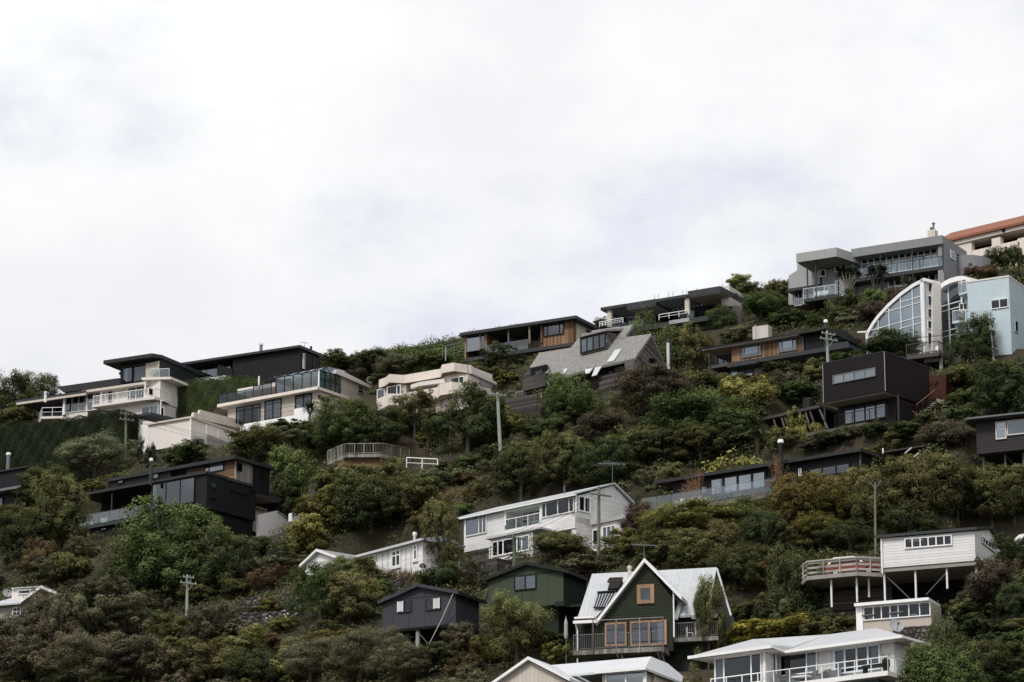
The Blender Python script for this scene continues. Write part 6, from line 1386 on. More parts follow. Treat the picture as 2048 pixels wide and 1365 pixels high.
def crown(name, seed, form, nlobe, nclump, nleaf, leaf, aspect=.55):
    """crown of many small leaves on clumps, clumps on uneven lobes, in a box one unit wide and one high"""
    g = np.random.RandomState(seed)
    L = []
    if form == 'dome': L = [(0, 0, .36, .40, .48)]
    elif form == 'tall': L = [(0, 0, .45, .36, .45), (0, 0, .75, .22, .22)]
    elif form == 'tree': L = [(0, 0, .48, .40, .44)]
    elif form == 'loose': L = [(0, 0, .5, .30, .36)]
    for i in range(nlobe):
        t = g.rand()*6.283; r = (.20+.14*g.rand())
        z = {'dome': .18+.42*g.rand(), 'tall': .2+.55*g.rand(), 'tree': .16+.62*g.rand(), 'loose': .2+.62*g.rand()}[form]
        q = (.13+.11*g.rand())*(1 if form != 'loose' else .9); L.append((r*math.cos(t), r*math.sin(t), z, q, q*(.75+.4*g.rand())))
    L = np.array(L); area = L[:, 3]*L[:, 3]+L[:, 3]*L[:, 4]; li = g.choice(len(L), nclump, p=area/area.sum())
    d = g.normal(size=(nclump, 3)); d[:, 2] = d[:, 2]*.9+.25; d /= np.linalg.norm(d, axis=1)[:, None]
    rad = .90+.14*g.rand(nclump)
    C = L[li, :3]+d*np.stack([L[li, 3], L[li, 3], L[li, 4]], 1)*rad[:, None]
    cr = (.042+.05*g.rand(nclump))*(1.35 if form == 'dome' else 1)
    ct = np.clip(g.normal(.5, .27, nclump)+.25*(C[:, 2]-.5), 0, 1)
    ci = g.randint(0, nclump, nleaf); e = g.normal(size=(nleaf, 3)); e[:, 2] += .35; e /= np.linalg.norm(e, axis=1)[:, None]
    p = C[ci]+e*cr[ci][:, None]*(.55+.6*g.rand(nleaf))[:, None]
    n = e*.62+d[ci]*.62+np.array([0, 0, .32])+g.normal(size=(nleaf, 3))*.30; n /= np.linalg.norm(n, axis=1)[:, None]
    tint = np.clip(ct[ci]*.55+.28*g.rand(nleaf)+.26*e[:, 2]+.55*(p[:, 2]-.5)-.02, 0, 1)  # lit tops and shaded lower crown put into the leaf tint
    p[:, 2] = np.clip(p[:, 2], -.02, 1.05)
    sz = leaf*(.65+.7*g.rand(nleaf))
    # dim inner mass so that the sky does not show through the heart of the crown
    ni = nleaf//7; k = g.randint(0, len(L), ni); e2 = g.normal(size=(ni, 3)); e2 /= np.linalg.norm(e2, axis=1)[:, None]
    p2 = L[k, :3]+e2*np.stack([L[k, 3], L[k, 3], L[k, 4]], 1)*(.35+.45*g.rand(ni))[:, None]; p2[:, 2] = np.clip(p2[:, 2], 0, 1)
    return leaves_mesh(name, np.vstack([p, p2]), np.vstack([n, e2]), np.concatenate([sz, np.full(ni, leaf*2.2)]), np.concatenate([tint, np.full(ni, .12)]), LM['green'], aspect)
PROTO = {
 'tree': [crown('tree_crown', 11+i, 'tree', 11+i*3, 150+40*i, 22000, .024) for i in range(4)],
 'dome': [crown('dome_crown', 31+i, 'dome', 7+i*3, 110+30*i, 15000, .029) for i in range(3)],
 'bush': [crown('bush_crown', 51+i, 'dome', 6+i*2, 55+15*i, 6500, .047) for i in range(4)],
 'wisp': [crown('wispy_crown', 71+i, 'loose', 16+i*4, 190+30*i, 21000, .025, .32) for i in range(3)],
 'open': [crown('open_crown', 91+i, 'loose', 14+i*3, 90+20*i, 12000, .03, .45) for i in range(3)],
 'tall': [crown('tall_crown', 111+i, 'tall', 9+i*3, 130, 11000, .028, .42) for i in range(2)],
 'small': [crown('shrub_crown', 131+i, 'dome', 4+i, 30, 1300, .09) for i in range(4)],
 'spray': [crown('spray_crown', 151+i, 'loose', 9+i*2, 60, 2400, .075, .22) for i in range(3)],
}
def limbs(seed, n=5, spread=.3):
    g = random.Random(seed); m = MB()
    m.tube((0, 0, -.15), (.01, 0, .28), .035, bark, .026, 7)
    for i in range(n):
        t = 6.283*i/n+g.random(); r = spread*(.5+.5*g.random()); c = Vector((.01, 0, .2+.08*g.random())); e = Vector((r*math.cos(t), r*math.sin(t), .5+.25*g.random())); k = c.lerp(e, .5)+Vector((0, 0, -.03))
        m.tube(c, k, .02, bark, .014, 6); m.tube(k, e, .014, bark, .006, 5)
        for j in range(2): f = e.lerp(k, .3*j)+Vector((g.uniform(-.1, .1), g.uniform(-.1, .1), g.uniform(.05, .14))); m.tube(e.lerp(k, .3*j), f, .007, bark, .003, 4)
    me = bpy.data.meshes.new('trunk_limbs'); me.from_pydata(m.v, [], m.f); me.materials.append(bark); me.update(); return me
TRUNK = [limbs(i, 5+i % 2) for i in range(4)]
COLOURWORD = {'dark': 'dark green', 'green': 'mid green', 'olive': 'olive green', 'grey': 'grey green', 'lime': 'yellow green', 'gold': 'golden yellow', 'mustard': 'mustard green', 'rust': 'rusty orange', 'plum': 'purple brown', 'brown': 'grey brown'}
FORMWORD = {'tree': 'spreading tree', 'dome': 'dome shaped tree', 'bush': 'rounded bush', 'wisp': 'wispy tree', 'open': 'open airy tree', 'tall': 'upright tree', 'small': 'low shrub', 'spray': 'loose shrub'}
PL = []                                          # every plant, labelled together at the end
def inpad(x, y, m_):
    for (ox, oy, oz, ca, sa, a0, a1, b0, b1, mode, mm) in PADS:
        dx, dy = x-ox, y-oy; a = dx*ca+dy*sa; b = -dx*sa+dy*ca
        if a0-m_ < a < a1+m_ and b0-m_ < b < b1+m_: return True
    return False
def site(px, py, m_=.0):
    p = hit(px, py); d = ray(px, py); d = d/d.y
    if p is None:
        ys = np.arange(300, 400, 1.0); gz = ground(d.x*ys, ys); i = int(np.argmin(d.z*ys-gz)); p = Vector((d.x*ys[i], ys[i], float(gz[i])))
    D = p.y; k = 0
    while inpad(d.x*D, D, m_) and k < 40: D -= .5; k += 1       # a sight line that runs into a building: root it in front
    return Vector((d.x*D, D, float(ground(d.x*D, D)))) if k else p
def set_mat(o, mat):
    o.material_slots[0].link = 'OBJECT'; o.material_slots[0].material = mat
def plant(px, py, w, h, form, colr, name=None, D=None, label=None, seed=None, fill=False):
    """a tree or shrub rooted on the hill; w, h its size as the photo shows it"""
    tree = form in ('tree', 'dome', 'wisp', 'open', 'tall')
    p = site(px, py, min(2.2, w/70)) if D is None else at(px, py, D)
    if D is not None: p.z = min(p.z, float(ground(p.x, p.y)))       # rooted in the ground even where that lies lower
    s = p.y/F; g = random.Random(int(px*7+py*13)); W = w*s*(1.26 if tree else 1.2); H = max(h*s*1.06, (at(px, py-h, p.y).z-p.z)*1.05)
    if D is None and H > h*s*1.3 and py < 1300:        # hidden foot: stand it behind the building instead
        d = ray(px, py); d = d/d.y; q = hit(px, py); D2 = q.y if q else p.y
        while inpad(d.x*D2, D2, .8) and D2 < 380: D2 += .5
        p2 = Vector((d.x*D2, D2, float(ground(d.x*D2, D2)))); H2 = (at(px, py-h, D2).z-p2.z)*1.05
        if H2 > .35*h*s: p, s = p2, D2/F; H = max(H2, .6*h*s)
    if fill and H > h*s*1.6: return None
    nm = name or ('tree' if tree else 'shrub')
    me = PROTO[form][g.randrange(len(PROTO[form]))]; rz = g.random()*6.283
    dpt = W*(.8+.35*g.random())
    if tree:
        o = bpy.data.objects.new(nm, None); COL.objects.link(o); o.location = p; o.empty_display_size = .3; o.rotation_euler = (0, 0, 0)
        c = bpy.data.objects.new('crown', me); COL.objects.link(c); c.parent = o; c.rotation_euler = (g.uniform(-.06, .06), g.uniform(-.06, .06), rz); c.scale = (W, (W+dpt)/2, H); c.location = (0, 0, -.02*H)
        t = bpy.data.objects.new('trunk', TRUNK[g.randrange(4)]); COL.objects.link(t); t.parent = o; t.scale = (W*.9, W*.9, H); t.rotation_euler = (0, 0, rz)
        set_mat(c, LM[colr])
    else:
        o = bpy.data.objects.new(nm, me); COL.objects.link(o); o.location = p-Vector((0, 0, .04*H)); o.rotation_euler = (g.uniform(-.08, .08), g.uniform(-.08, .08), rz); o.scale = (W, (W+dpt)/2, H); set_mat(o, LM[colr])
    if label: tag(o, label, nm.split('_')[-1] if not tree else 'tree')
    else: PL.append((o, px, py-h*.5, w, h, form, colr, tree))
    return o
T = """1672,606,46,34,bush,dark,319.5;1716,604,50,40,bush,dark,319;1752,606,60,46,bush,green,317.5;1786,606,50,40,bush,plum,316.5;1826,596,46,36,bush,dark,316;1740,632,80,40,bush,olive;1690,650,60,36,bush,green;1730,614,70,46,bush,dark;1790,594,46,40,bush,green;1838,578,50,34,bush,dark;1690,630,60,36,bush,green;1660,620,60,32,bush,dark;1755,640,60,40,bush,olive;672,742,70,46,bush,olive;830,742,80,44,dome,green;760,728,60,30,bush,dark;905,722,50,26,bush,olive;1215,668,50,30,bush,olive;1545,628,70,50,dome,green;1500,606,60,40,open,green;1570,590,40,30,open,olive;1880,1400,150,124,tree,dark;1945,1400,130,120,tree,dark;1830,1400,100,90,bush,green;1870,1345,70,50,bush,dark,217;1740,1300,0,0,x,x;1990,1150,90,80,open,plum;2030,1140,80,70,open,dark;1960,1180,80,70,open,plum;1650,1262,60,50,bush,dark;1690,1262,50,36,bush,olive
20,802,112,64,tree,dark;95,802,56,56,tree,dark;28,856,112,62,bush,olive;52,948,112,82,dome,rust;190,962,150,96,wisp,grey;370,940,104,60,bush,green
505,940,118,80,open,olive;240,978,66,34,bush,lime;190,985,52,26,small,lime;96,1012,112,84,tree,dark;118,1105,106,160,tree,olive;40,1140,112,125,tree,dark
70,1165,74,96,open,rust;135,1165,86,66,bush,olive;266,1200,124,140,tree,dark;345,1200,200,196,tree,green;440,1190,120,130,tree,dark;468,1080,88,60,dome,grey;590,990,112,100,tree,green,331;622,985,80,80,bush,dark,331
545,1118,76,50,bush,dark;612,1108,92,90,bush,lime;600,1085,60,40,bush,mustard;690,1000,128,86,bush,olive;648,1072,96,92,bush,mustard;742,1085,150,120,tree,dark;806,1040,100,90,tree,dark
784,978,64,70,bush,olive;660,1010,70,50,bush,lime;720,1030,90,60,bush,green;850,1035,110,80,bush,olive;925,972,48,28,small,rust;856,966,40,34,small,grey;900,946,52,26,small,green
960,1004,70,46,spray,olive;980,960,56,40,spray,brown;1042,1014,108,112,tree,dark;1130,1002,120,120,tree,olive;1205,1000,110,110,tree,dark;884,1114,84,122,tree,olive,279;882,1180,92,74,bush,dark,275
700,1250,130,110,tree,olive;640,1250,110,128,wisp,green;700,1180,120,68,open,olive;960,1186,92,66,spray,brown;830,896,96,108,open,olive;755,905,120,96,tree,dark;690,905,130,104,tree,green;640,910,80,70,bush,dark;935,906,140,132,tree,dark
690,748,74,42,bush,green;742,742,76,44,bush,dark;800,756,96,58,dome,grey;862,745,84,42,bush,olive;905,742,60,32,bush,dark;1010,742,96,54,spray,dark;978,776,74,46,bush,olive;1072,718,70,34,spray,dark;720,775,56,44,bush,plum;770,768,60,34,bush,dark;960,745,60,30,bush,grey;1020,772,50,30,small,lime
1146,856,104,118,tree,green;1120,850,80,90,dome,green;1220,905,140,84,dome,brown;1310,838,140,112,tree,brown;1262,832,70,70,dome,olive;1412,888,200,108,dome,green;1370,880,120,80,dome,dark;1290,936,120,80,tree,olive;1160,905,80,70,bush,brown;1330,925,110,70,tree,dark;1250,950,80,60,bush,olive
1288,688,98,84,dome,green,329;1336,712,80,74,dome,dark,328;1396,744,76,92,open,olive;1362,790,62,60,bush,lime;1440,660,60,56,dome,green,330.5;1522,646,74,68,dome,green;1480,580,54,34,open,lime;1556,614,46,42,bush,olive;1470,690,66,42,bush,grey;1580,655,84,42,bush,dark;1630,632,74,44,bush,dark
1712,618,66,44,bush,dark;1768,604,48,48,open,plum;1752,654,76,56,dome,plum;1700,650,60,34,bush,grey;1640,655,60,30,spray,green;1786,722,104,62,dome,green;1950,726,80,104,tree,dark;2034,712,66,64,bush,mustard;1690,715,66,44,bush,rust;1700,735,70,36,bush,green
2005,838,120,116,tree,dark;1980,780,80,70,spray,plum;1930,775,70,46,bush,olive;1925,850,64,40,bush,green;1992,530,62,50,bush,dark;1962,562,66,44,bush,rust;2036,512,30,40,bush,dark;1920,545,60,36,bush,dark;2030,570,60,28,spray,brown;1880,540,40,30,bush,dark
1500,826,104,92,bush,lime;1470,790,70,50,bush,olive;1600,806,96,60,bush,green;1570,790,70,60,spray,brown;1420,778,70,44,bush,olive;1594,852,46,46,bush,lime,288;1630,868,46,30,bush,lime,286.5;1596,876,42,28,bush,lime,287;1548,880,40,32,bush,lime,288.5;1570,893,60,40,bush,olive,284;1660,892,60,34,bush,dark,281;1690,880,56,30,bush,green,281;1720,872,50,28,bush,rust,280;1630,900,60,30,bush,brown,282;1640,760,70,48,bush,olive;1575,760,76,48,bush,dark
1466,966,136,80,bush,lime,281.5;1450,905,110,70,tree,dark;1400,930,110,80,tree,olive;1340,990,70,70,bush,olive;1390,1090,200,86,tree,lime;1340,1110,110,96,tree,olive;1490,1060,90,70,dome,green;1460,1125,110,90,tree,olive;1530,1120,100,100,tree,dark
1590,1078,120,130,tree,mustard;1655,1060,110,116,tree,mustard;1710,1040,100,106,tree,olive;1640,1110,110,80,tree,mustard;1790,1050,130,140,tree,olive;1850,1040,130,138,tree,olive;1915,1050,120,130,tree,dark;1985,1062,140,136,tree,olive;1700,1105,120,70,dome,dark;1820,1080,110,74,dome,dark;1745,950,60,46,bush,mustard;2030,1060,90,110,tree,dark
1890,900,110,62,dome,brown;1950,885,70,50,bush,dark;1830,880,90,44,bush,dark;1700,900,48,34,spray,grey;1755,890,56,36,bush,green;1790,862,60,34,bush,dark;1860,860,60,40,bush,olive
1122,1126,116,70,dome,olive;1240,1120,84,66,open,lime;1285,1098,74,104,open,plum;1180,1150,110,50,bush,brown;1330,1140,110,80,tree,olive;1400,1150,120,90,tree,olive;1470,1180,110,90,tree,dark
1033,1330,140,148,wisp,olive;980,1330,80,60,open,mustard;1118,1338,80,60,spray,lime;916,1310,76,66,open,brown;880,1340,80,60,bush,dark;1416,1243,62,98,tree,olive,243.5;1560,1292,180,76,bush,gold,241;1640,1290,80,54,bush,olive;1600,1206,110,110,tree,dark,246;1545,1228,80,66,bush,dark,243;1515,1195,76,80,tree,dark;1485,1240,60,44,bush,olive;1540,1200,80,80,open,rust;1500,1215,80,60,bush,olive;1445,1310,60,50,bush,dark;1385,1350,56,36,bush,olive,233;1620,1240,60,50,bush,mustard
1893,1266,62,92,bush,dark,228.5;1985,1225,110,120,open,plum;1940,1260,80,60,bush,olive;1990,1300,110,80,bush,dark;2030,1250,70,90,tree,dark;1890,1372,180,86,tree,green;2010,1370,120,90,tree,dark;1960,1320,110,60,bush,olive
620,1372,140,100,wisp,grey;720,1372,150,112,wisp,grey;800,1372,120,90,wisp,grey;600,1320,80,50,bush,olive;660,1310,100,56,bush,mustard;570,1370,80,70,bush,lime
60,1310,160,104,open,brown;112,1262,100,64,open,brown,286;45,1264,80,46,spray,brown,285;150,1240,90,66,open,grey,287;190,1260,150,100,open,brown;120,1275,120,96,wisp,brown;250,1290,140,110,open,grey;40,1375,160,110,open,brown;160,1378,170,110,wisp,brown;290,1378,160,110,open,brown;420,1300,100,100,open,brown;420,1375,140,100,open,olive;510,1375,120,80,tree,dark;480,1320,90,60,bush,olive;340,1290,90,70,open,olive;110,1180,90,52,open,grey;290,1190,80,54,open,grey;310,1240,70,70,spray,brown;390,1210,80,56,bush,olive;30,1250,80,60,bush,dark;470,1200,70,46,bush,dark;530,1185,80,50,spray,rust;520,1250,60,34,bush,mustard;570,1170,90,50,spray,rust;545,1225,44,40,bush,mustard"""
for row in T.replace('\n', ';').split(';'):
    a = row.split(',')
    if a[4] == 'x': continue
    plant(float(a[0]), float(a[1]), float(a[2]), float(a[3]), a[4], a[5], D=float(a[6]) if len(a) > 6 else None)
# shrubs filling the slope between the houses
KEEP = [(x0, y0, x1, y1) for _, (x0, y0, x1, y1) in LAND]
def skyline(px): return np.interp(px, [0, 120, 320, 660, 930, 1190, 1480, 1580, 1900, 2048], [850, 850, 770, 745, 715, 665, 625, 618, 560, 530])
g = random.Random(4); put = [(float(r.split(',')[0]), float(r.split(',')[1])) for r in T.replace('\n', ';').split(';')]; nfill = 0
for tries in range(9000):
    if nfill >= 175: break
    px = g.uniform(-20, 2068); py = g.uniform(690, 1400)
    if py < skyline(px)+14: continue
    if any(x0-6 < px < x1+6 and y0 < py < y1+2 for x0, y0, x1, y1 in KEEP): continue
    if any((px-x)**2+((py-y)*1.5)**2 < 34**2 for x, y in put): continue
    if 470 < px < 610 and 1185 < py < 1245: continue
    put.append((px, py)); nfill += 1
    w = g.uniform(50, 96); right = px > 1450
    bl = px < 480 and py > 1150
    cols = ['brown', 'olive', 'olive', 'grey', 'brown', 'dark'] if bl else (['mustard', 'olive', 'dark', 'green', 'olive', 'olive'] if right and py > 820 else ['green', 'dark', 'olive', 'olive', 'grey', 'lime', 'green', 'rust', 'mustard', 'grey'])
    # keep the shrub low where a facade stands right behind it
    hh = w*g.uniform(.5, .85)
    for x0, y0, x1, y1 in KEEP:
        if x0-20 < px < x1+20 and y1-4 < py < y1+60: hh = min(hh, max(14, py-y1+g.uniform(4, 14)))
    plant(px, py, w, hh, g.choice(['bush', 'bush', 'small', 'spray']) if hh > 20 else 'small', g.choice(cols), fill=True)

# ---- strap leaved plants: cabbage tree, dragon tree, yuccas, palm
def rosette(m, c, n, L, wd, mat, up=.25, droop=.5, seed=0):
    g = random.Random(seed)
    for i in range(n):
        t = g.random()*6.283; el = g.uniform(-.5, 1.35) if up < .5 else g.uniform(.1, 1.4); l = L*g.uniform(.75, 1.1)
        d = Vector((math.cos(t)*math.cos(el), math.sin(t)*math.cos(el), math.sin(el))); s = Vector((-math.sin(t), math.cos(t), 0))*wd
        p0 = Vector(c); p1 = p0+d*l*.5+Vector((0, 0, l*.03)); p2 = p0+d*l-Vector((0, 0, l*droop*.3*math.cos(el)))
        m.face([p0-s*.5, p0+s*.5, p1+s*.6, p1-s*.6], mat); m.face([p1-s*.6, p1+s*.6, p2], mat)
strap = paint('strap_leaf', (.060, .075, .032), .55, grime=.3); strapd = paint('dark_strap_leaf', (.030, .042, .020), .55, grime=.3); strapg = paint('grey_strap_leaf', (.12, .135, .085), .6, grime=.3)
def strap_tree(name, px, py, hpx, heads, L, label, mat, tr=.12, spread=.6, n=70, D=None, wd=.07):
    p = site(px, py) if D is None else at(px, py, D); zt = at(px, py-hpx, p.y).z; p.z = min(p.z, float(ground(p.x, p.y))); H = zt-p.z; o = empty(name, p, 0, label, 'tree' if heads > 1 or H > 2 else 'plant'); g = random.Random(int(px))
    m = MB(); c = MB(); base = Vector((0, 0, -.4)); fork = Vector((0, 0, max(H*.42, H-2.4))); m.tube(base, fork, tr*1.2, barkp if heads > 3 else bark, tr, 8)
    for i in range(heads):
        t = 6.283*i/heads+.4; r = spread*(1 if heads > 1 else 0)*g.uniform(.35, 1.0); e = Vector((r*math.cos(t), r*math.sin(t), H-L*.55-g.uniform(0, .25)*H*.3)); m.tube(fork, e, tr*.75, barkp if heads > 3 else bark, tr*.55, 7); rosette(c, e, n, L, wd, mat, .25, .6, i+int(px))
    m.build('trunk', o); c.build('crown', o); return o
strap_tree('cabbage_tree', 571, 1014, 92, 2, 1.75, 'cabbage tree with shaggy strap leaf heads beside the black batten house porch', strap, .17, .5, 190, D=329.8)
strap_tree('dragon_tree', 1697, 588, 50, 13, .62, 'dragon tree with a flat crown and pale forking branches before the large grey house', strapd, .10, 1.3, 70, D=319)
strap_tree('yucca', 1748, 578, 44, 3, 1.0, 'dark yucca clump with spiky heads left of its pair under the grey house balcony', strapd, .1, .6, 70, D=318)
strap_tree('yucca', 1765, 566, 36, 2, 1.0, 'taller dark yucca right of its pair against the grey house balcony', strapd, .1, .4, 80, D=319)
strap_tree('yucca', 1812, 592, 38, 2, .9, 'pale flowering yucca behind the top of the sail shaped house', strapg, .08, .4, 70, D=316)
strap_tree('yucca', 619, 850, 44, 2, 1.0, 'spiky yucca standing before the white retaining wall corner', strapd, .12, .35, 80, D=343)
for px, py, s, t in ((1722, 640, .9, 'pale spiky flax clump beside the purple shrub under the grey house'), (1655, 612, .8, 'green flax clump below the grey house balcony deck'), (1610, 648, .7, 'small flax clump on the green bank above the brown cedar house'), (1550, 655, .7, 'spiky flax clump left of the bank above the brown cedar house'), (1540, 870, .8, 'green flax clump beneath the old timber carport')):
    p = site(px, py); o = empty('flax', p, 0, t, 'plant'); m = MB(); rosette(m, (0, 0, .1), 60, 1.5*s, .08, strapg if px > 1700 else strap, .7, .5, int(px)); m.build('leaf_clump', o)
p = site(1515, 905); o = empty('palm', p, 0, 'palm with long arching feathery fronds below the old timber carport', 'palm'); m = MB(); m.tube((0, 0, -.4), (0, 0, 1.2), .2, bark, .16, 8); m.build('trunk', o)
for i in range(11):
    t = 6.283*i/11+.2; m = MB(); L = 2.6+.5*(i % 3); prev = None
    for j in range(13):
        u = j/12; q = Vector((math.cos(t)*L*u*.75, math.sin(t)*L*u*.75, 1.2+1.9*u-2.1*u*u)); s = Vector((-math.sin(t), math.cos(t), 0))
        if prev is not None:
            m.tube(prev, q, .025, strap, n=4)
            for sg in (-1, 1): l = .55*math.sin(math.pi*min(1, u+.12))+.08; e = q+s*sg*l-Vector((0, 0, l*.45)); m.face([q, q+(q-prev)*.7, e], strap)
        prev = q
    m.build('frond', o)
for px, py, hh, ww, t in ((279, 922, 40, 13, 'tallest slim dark cypress in front of the pale garage building'), (293, 934, 34, 13, 'middle slim cypress of the three before the pale garage building'), (307, 930, 36, 13, 'slim cypress nearest the shrubs by the pale garage building')):
    plant(px, py+3, ww*1.15, hh*1.35, 'tall', 'hedge', name='cypress_tree', label=t)
# bamboo like clumps in pots on the glass deck
straw = paint('dry_cane', (.22, .13, .07), .8, grime=.4)
for px, b, hh, t in ((1393, -2.0, 3.0, 'dry reddish bamboo clump at the open end of the glass deck'), (1555, -2.0, 3.1, 'tall dry bamboo clump in the corner of the glass deck'), (1373, -1.6, 2.3, 'sparse dry bamboo at the far end of the glass deck')):
    a = DECKH.F(px, 990, b)[0]; o = empty('bamboo_clump', DECKH.w(a, b, ZF), 0, t, 'bamboo'); m = MB(); l = MB(); gg = random.Random(px)
    for i in range(34):
        e = Vector((gg.gauss(0, .38), gg.gauss(0, .3), hh*gg.uniform(.6, 1.05))); m.tube((e.x*.2, e.y*.2, 0), e, .014, straw, .006, 4)
        for k in range(16): q = e*gg.uniform(.3, 1.0); f = Vector((gg.gauss(0, .16), gg.gauss(0, .16), gg.gauss(-.02, .12))); l.face([q, q+f*.5+Vector((.02, .02, .02)), q+f], straw)
    m.build('canes', o); l.build('leaf_sprays', o)

# ---- clipped hedges
def hedge(name, label, h, a0, a1, b0, b1, top, mat, n, leaf, rnd=.6, h0=-1.5):
    """solid clipped hedge: leafy skin over a dark heart; top(a) gives its height"""
    g = np.random.RandomState(int(abs(a0*10))+n); w, d = a1-a0, b1-b0
    u = g.rand(n); k = g.rand(n); H = np.array([top(a0+w*x) for x in u])
    area_f = float(H.mean()-h0)*w; area_t = w*d; pf = area_f/(area_f+area_t+.35*area_f)
    front = k < pf; up_ = (k >= pf) & (k < pf+area_t/(area_f*1.35+area_t)); end = ~(front | up_)
    P_ = np.zeros((n, 3)); N_ = np.zeros((n, 3)); v = g.rand(n); 
    P_[:, 0] = a0+w*u; P_[front, 1] = b0; P_[front, 2] = h0+(H[front]-h0)*v[front]; N_[front] = (0, -1, .15)
    P_[up_, 1] = b0+d*v[up_]; P_[up_, 2] = H[up_]; N_[up_] = (0, -.2, 1)
    es = g.rand(n) < .5; ee = end & es; P_[ee, 0] = a1; N_[ee] = (1, 0, .1); ef = end & ~es; P_[ef, 0] = a0; N_[ef] = (-1, 0, .1)
    Hend = np.where(es, top(a1), top(a0)); P_[end, 1] = b0+d*u[end]; P_[end, 2] = h0+(Hend[end]-h0)*v[end]
    cut = np.maximum(0, (P_[:, 2]-(H-rnd)))/rnd; P_[:, 1] = np.where(front, P_[:, 1]+rnd*(1-np.sqrt(np.maximum(0, 1-cut**2))), P_[:, 1]); N_[:, 2] += np.where(front, cut, 0)
    bump = .10*np.sin(P_[:, 0]*2.1+P_[:, 2]*1.7)+.07*np.sin(P_[:, 0]*4.7-P_[:, 2]*3.1)
    P_ += N_*(bump*.7+g.normal(0, .03, n))[:, None]; N_ = N_+g.normal(size=(n, 3))*.5; N_ /= np.linalg.norm(N_, axis=1)[:, None]
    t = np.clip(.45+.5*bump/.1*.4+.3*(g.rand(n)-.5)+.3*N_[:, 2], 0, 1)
    me = leaves_mesh('hedge_leaf', P_, N_, leaf*(.7+.6*g.rand(n)), t, mat, .6)
    i0 = len(me.vertices); k = 14; bm_ = MB()
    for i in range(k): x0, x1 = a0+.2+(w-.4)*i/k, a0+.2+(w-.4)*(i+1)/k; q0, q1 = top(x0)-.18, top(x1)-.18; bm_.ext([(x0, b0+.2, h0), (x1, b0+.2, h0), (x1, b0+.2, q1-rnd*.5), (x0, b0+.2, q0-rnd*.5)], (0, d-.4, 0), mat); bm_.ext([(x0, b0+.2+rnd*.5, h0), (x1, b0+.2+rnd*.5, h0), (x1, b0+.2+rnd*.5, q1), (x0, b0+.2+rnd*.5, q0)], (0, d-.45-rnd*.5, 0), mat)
    o = bpy.data.objects.new(name, None); COL.objects.link(o); o.location = h.P; o.rotation_euler = (0, 0, h.rz); o.empty_display_size = .3
    f = bpy.data.objects.new('hedge_face', me); COL.objects.link(f); f.parent = o; bm_.build('hedge_heart', o)
    return tag(o, label, 'hedge')
h = House('x', '', '', (250, 912), (0, 850, 245, 818), D=349, root=False)
tp = [h.F(x, y) for x, y in ((-60, 850), (0, 850), (60, 845), (120, 839), (170, 831), (205, 822), (235, 818), (252, 824))]
hedge('clipped_hedge', 'long very dark clipped hedge sloping down below the white terraced house', h, tp[0][0], h.F(257, 850)[0], 0, 2.5, lambda a: float(np.interp(a, [q[0] for q in tp], [q[1] for q in tp])), LM['hedge'], 90000, .11, .5, -3)
h = House('x', '', '', (500, 842), (340, 770, 500, 750), D=362, root=False)
tp = [h.F(x, y) for x, y in ((328, 790), (331, 776), (338, 769), (352, 763), (380, 759), (430, 754), (470, 751), (490, 752), (505, 757), (516, 766))]
hedge('clipped_hedge', 'tall rounded clipped hedge between the terraced house and the conservatory house', h, tp[0][0], tp[-1][0], 0, 3.5, lambda a: float(np.interp(a, [q[0] for q in tp], [q[1] for q in tp])), LM['hedge2'], 60000, .095, .9, -2)
h = House('x', '', '', (930, 712), (820, 695, 930, 684), D=346, root=False)
tp = [h.F(x, y) for x, y in ((790, 701), (806, 697), (830, 694), (860, 693), (900, 690), (925, 684), (934, 683))]
hedge('clipped_hedge', 'smooth green hedge bank on the skyline running up to the cedar ridge house', h, tp[0][0], tp[-1][0], 0, 3, lambda a: float(np.interp(a, [q[0] for q in tp], [q[1] for q in tp])), LM['green'], 11000, .2, .8, -3)

# ---- labels that single out each plant
def rel(px, py, box):
    x0, y0, x1, y1 = box
    dx = 0 if x0 <= px <= x1 else (x0-px if px < x0 else px-x1); dy = 0 if y0 <= py <= y1 else (y0-py if py < y0 else py-y1)
    return math.hypot(dx, dy), ('in front of' if dx == 0 and dy == 0 else ('above' if py < y0 and dy >= dx else 'below' if py > y1 and dy >= dx else 'left of' if px < x0 else 'right of'))
groups = {}
for e in PL:
    o, px, py, w, h_, form, colr, tree = e
    best = min(((rel(px, py, b)[0], s, rel(px, py, b)[1]) for s, b in LAND), key=lambda t: t[0])
    big = w > 125 if tree else w > 85; sm = w < 62 if tree else w < 46
    size = 'big' if big else 'small' if sm else ''
    base = ' '.join(x for x in (size, COLOURWORD[colr], FORMWORD[form], best[2], 'the', best[1]) if x)
    groups.setdefault(base, []).append(e)
ORD = ['', 'second', 'third', 'fourth', 'fifth', 'sixth', 'seventh', 'eighth', 'ninth']
for base, es in groups.items():
    es.sort(key=lambda e: (e[1], e[2]))
    for i, e in enumerate(es):
        if len(es) == 1: l = base
        elif len(es) == 2:
            a, b = es; v = abs(a[2]-b[2]) > abs(a[1]-b[1]); l = base+', '+(('upper' if e[2] == min(a[2], b[2]) else 'lower') if v else ('left' if i == 0 else 'right'))+' of two'
        else: l = base+', '+('leftmost' if i == 0 else 'rightmost' if i == len(es)-1 else ORD[i]+' from left')
        tag(e[0], l, 'tree' if e[7] else 'shrub', 'trees on the hillside' if e[7] else 'shrubs on the hillside')

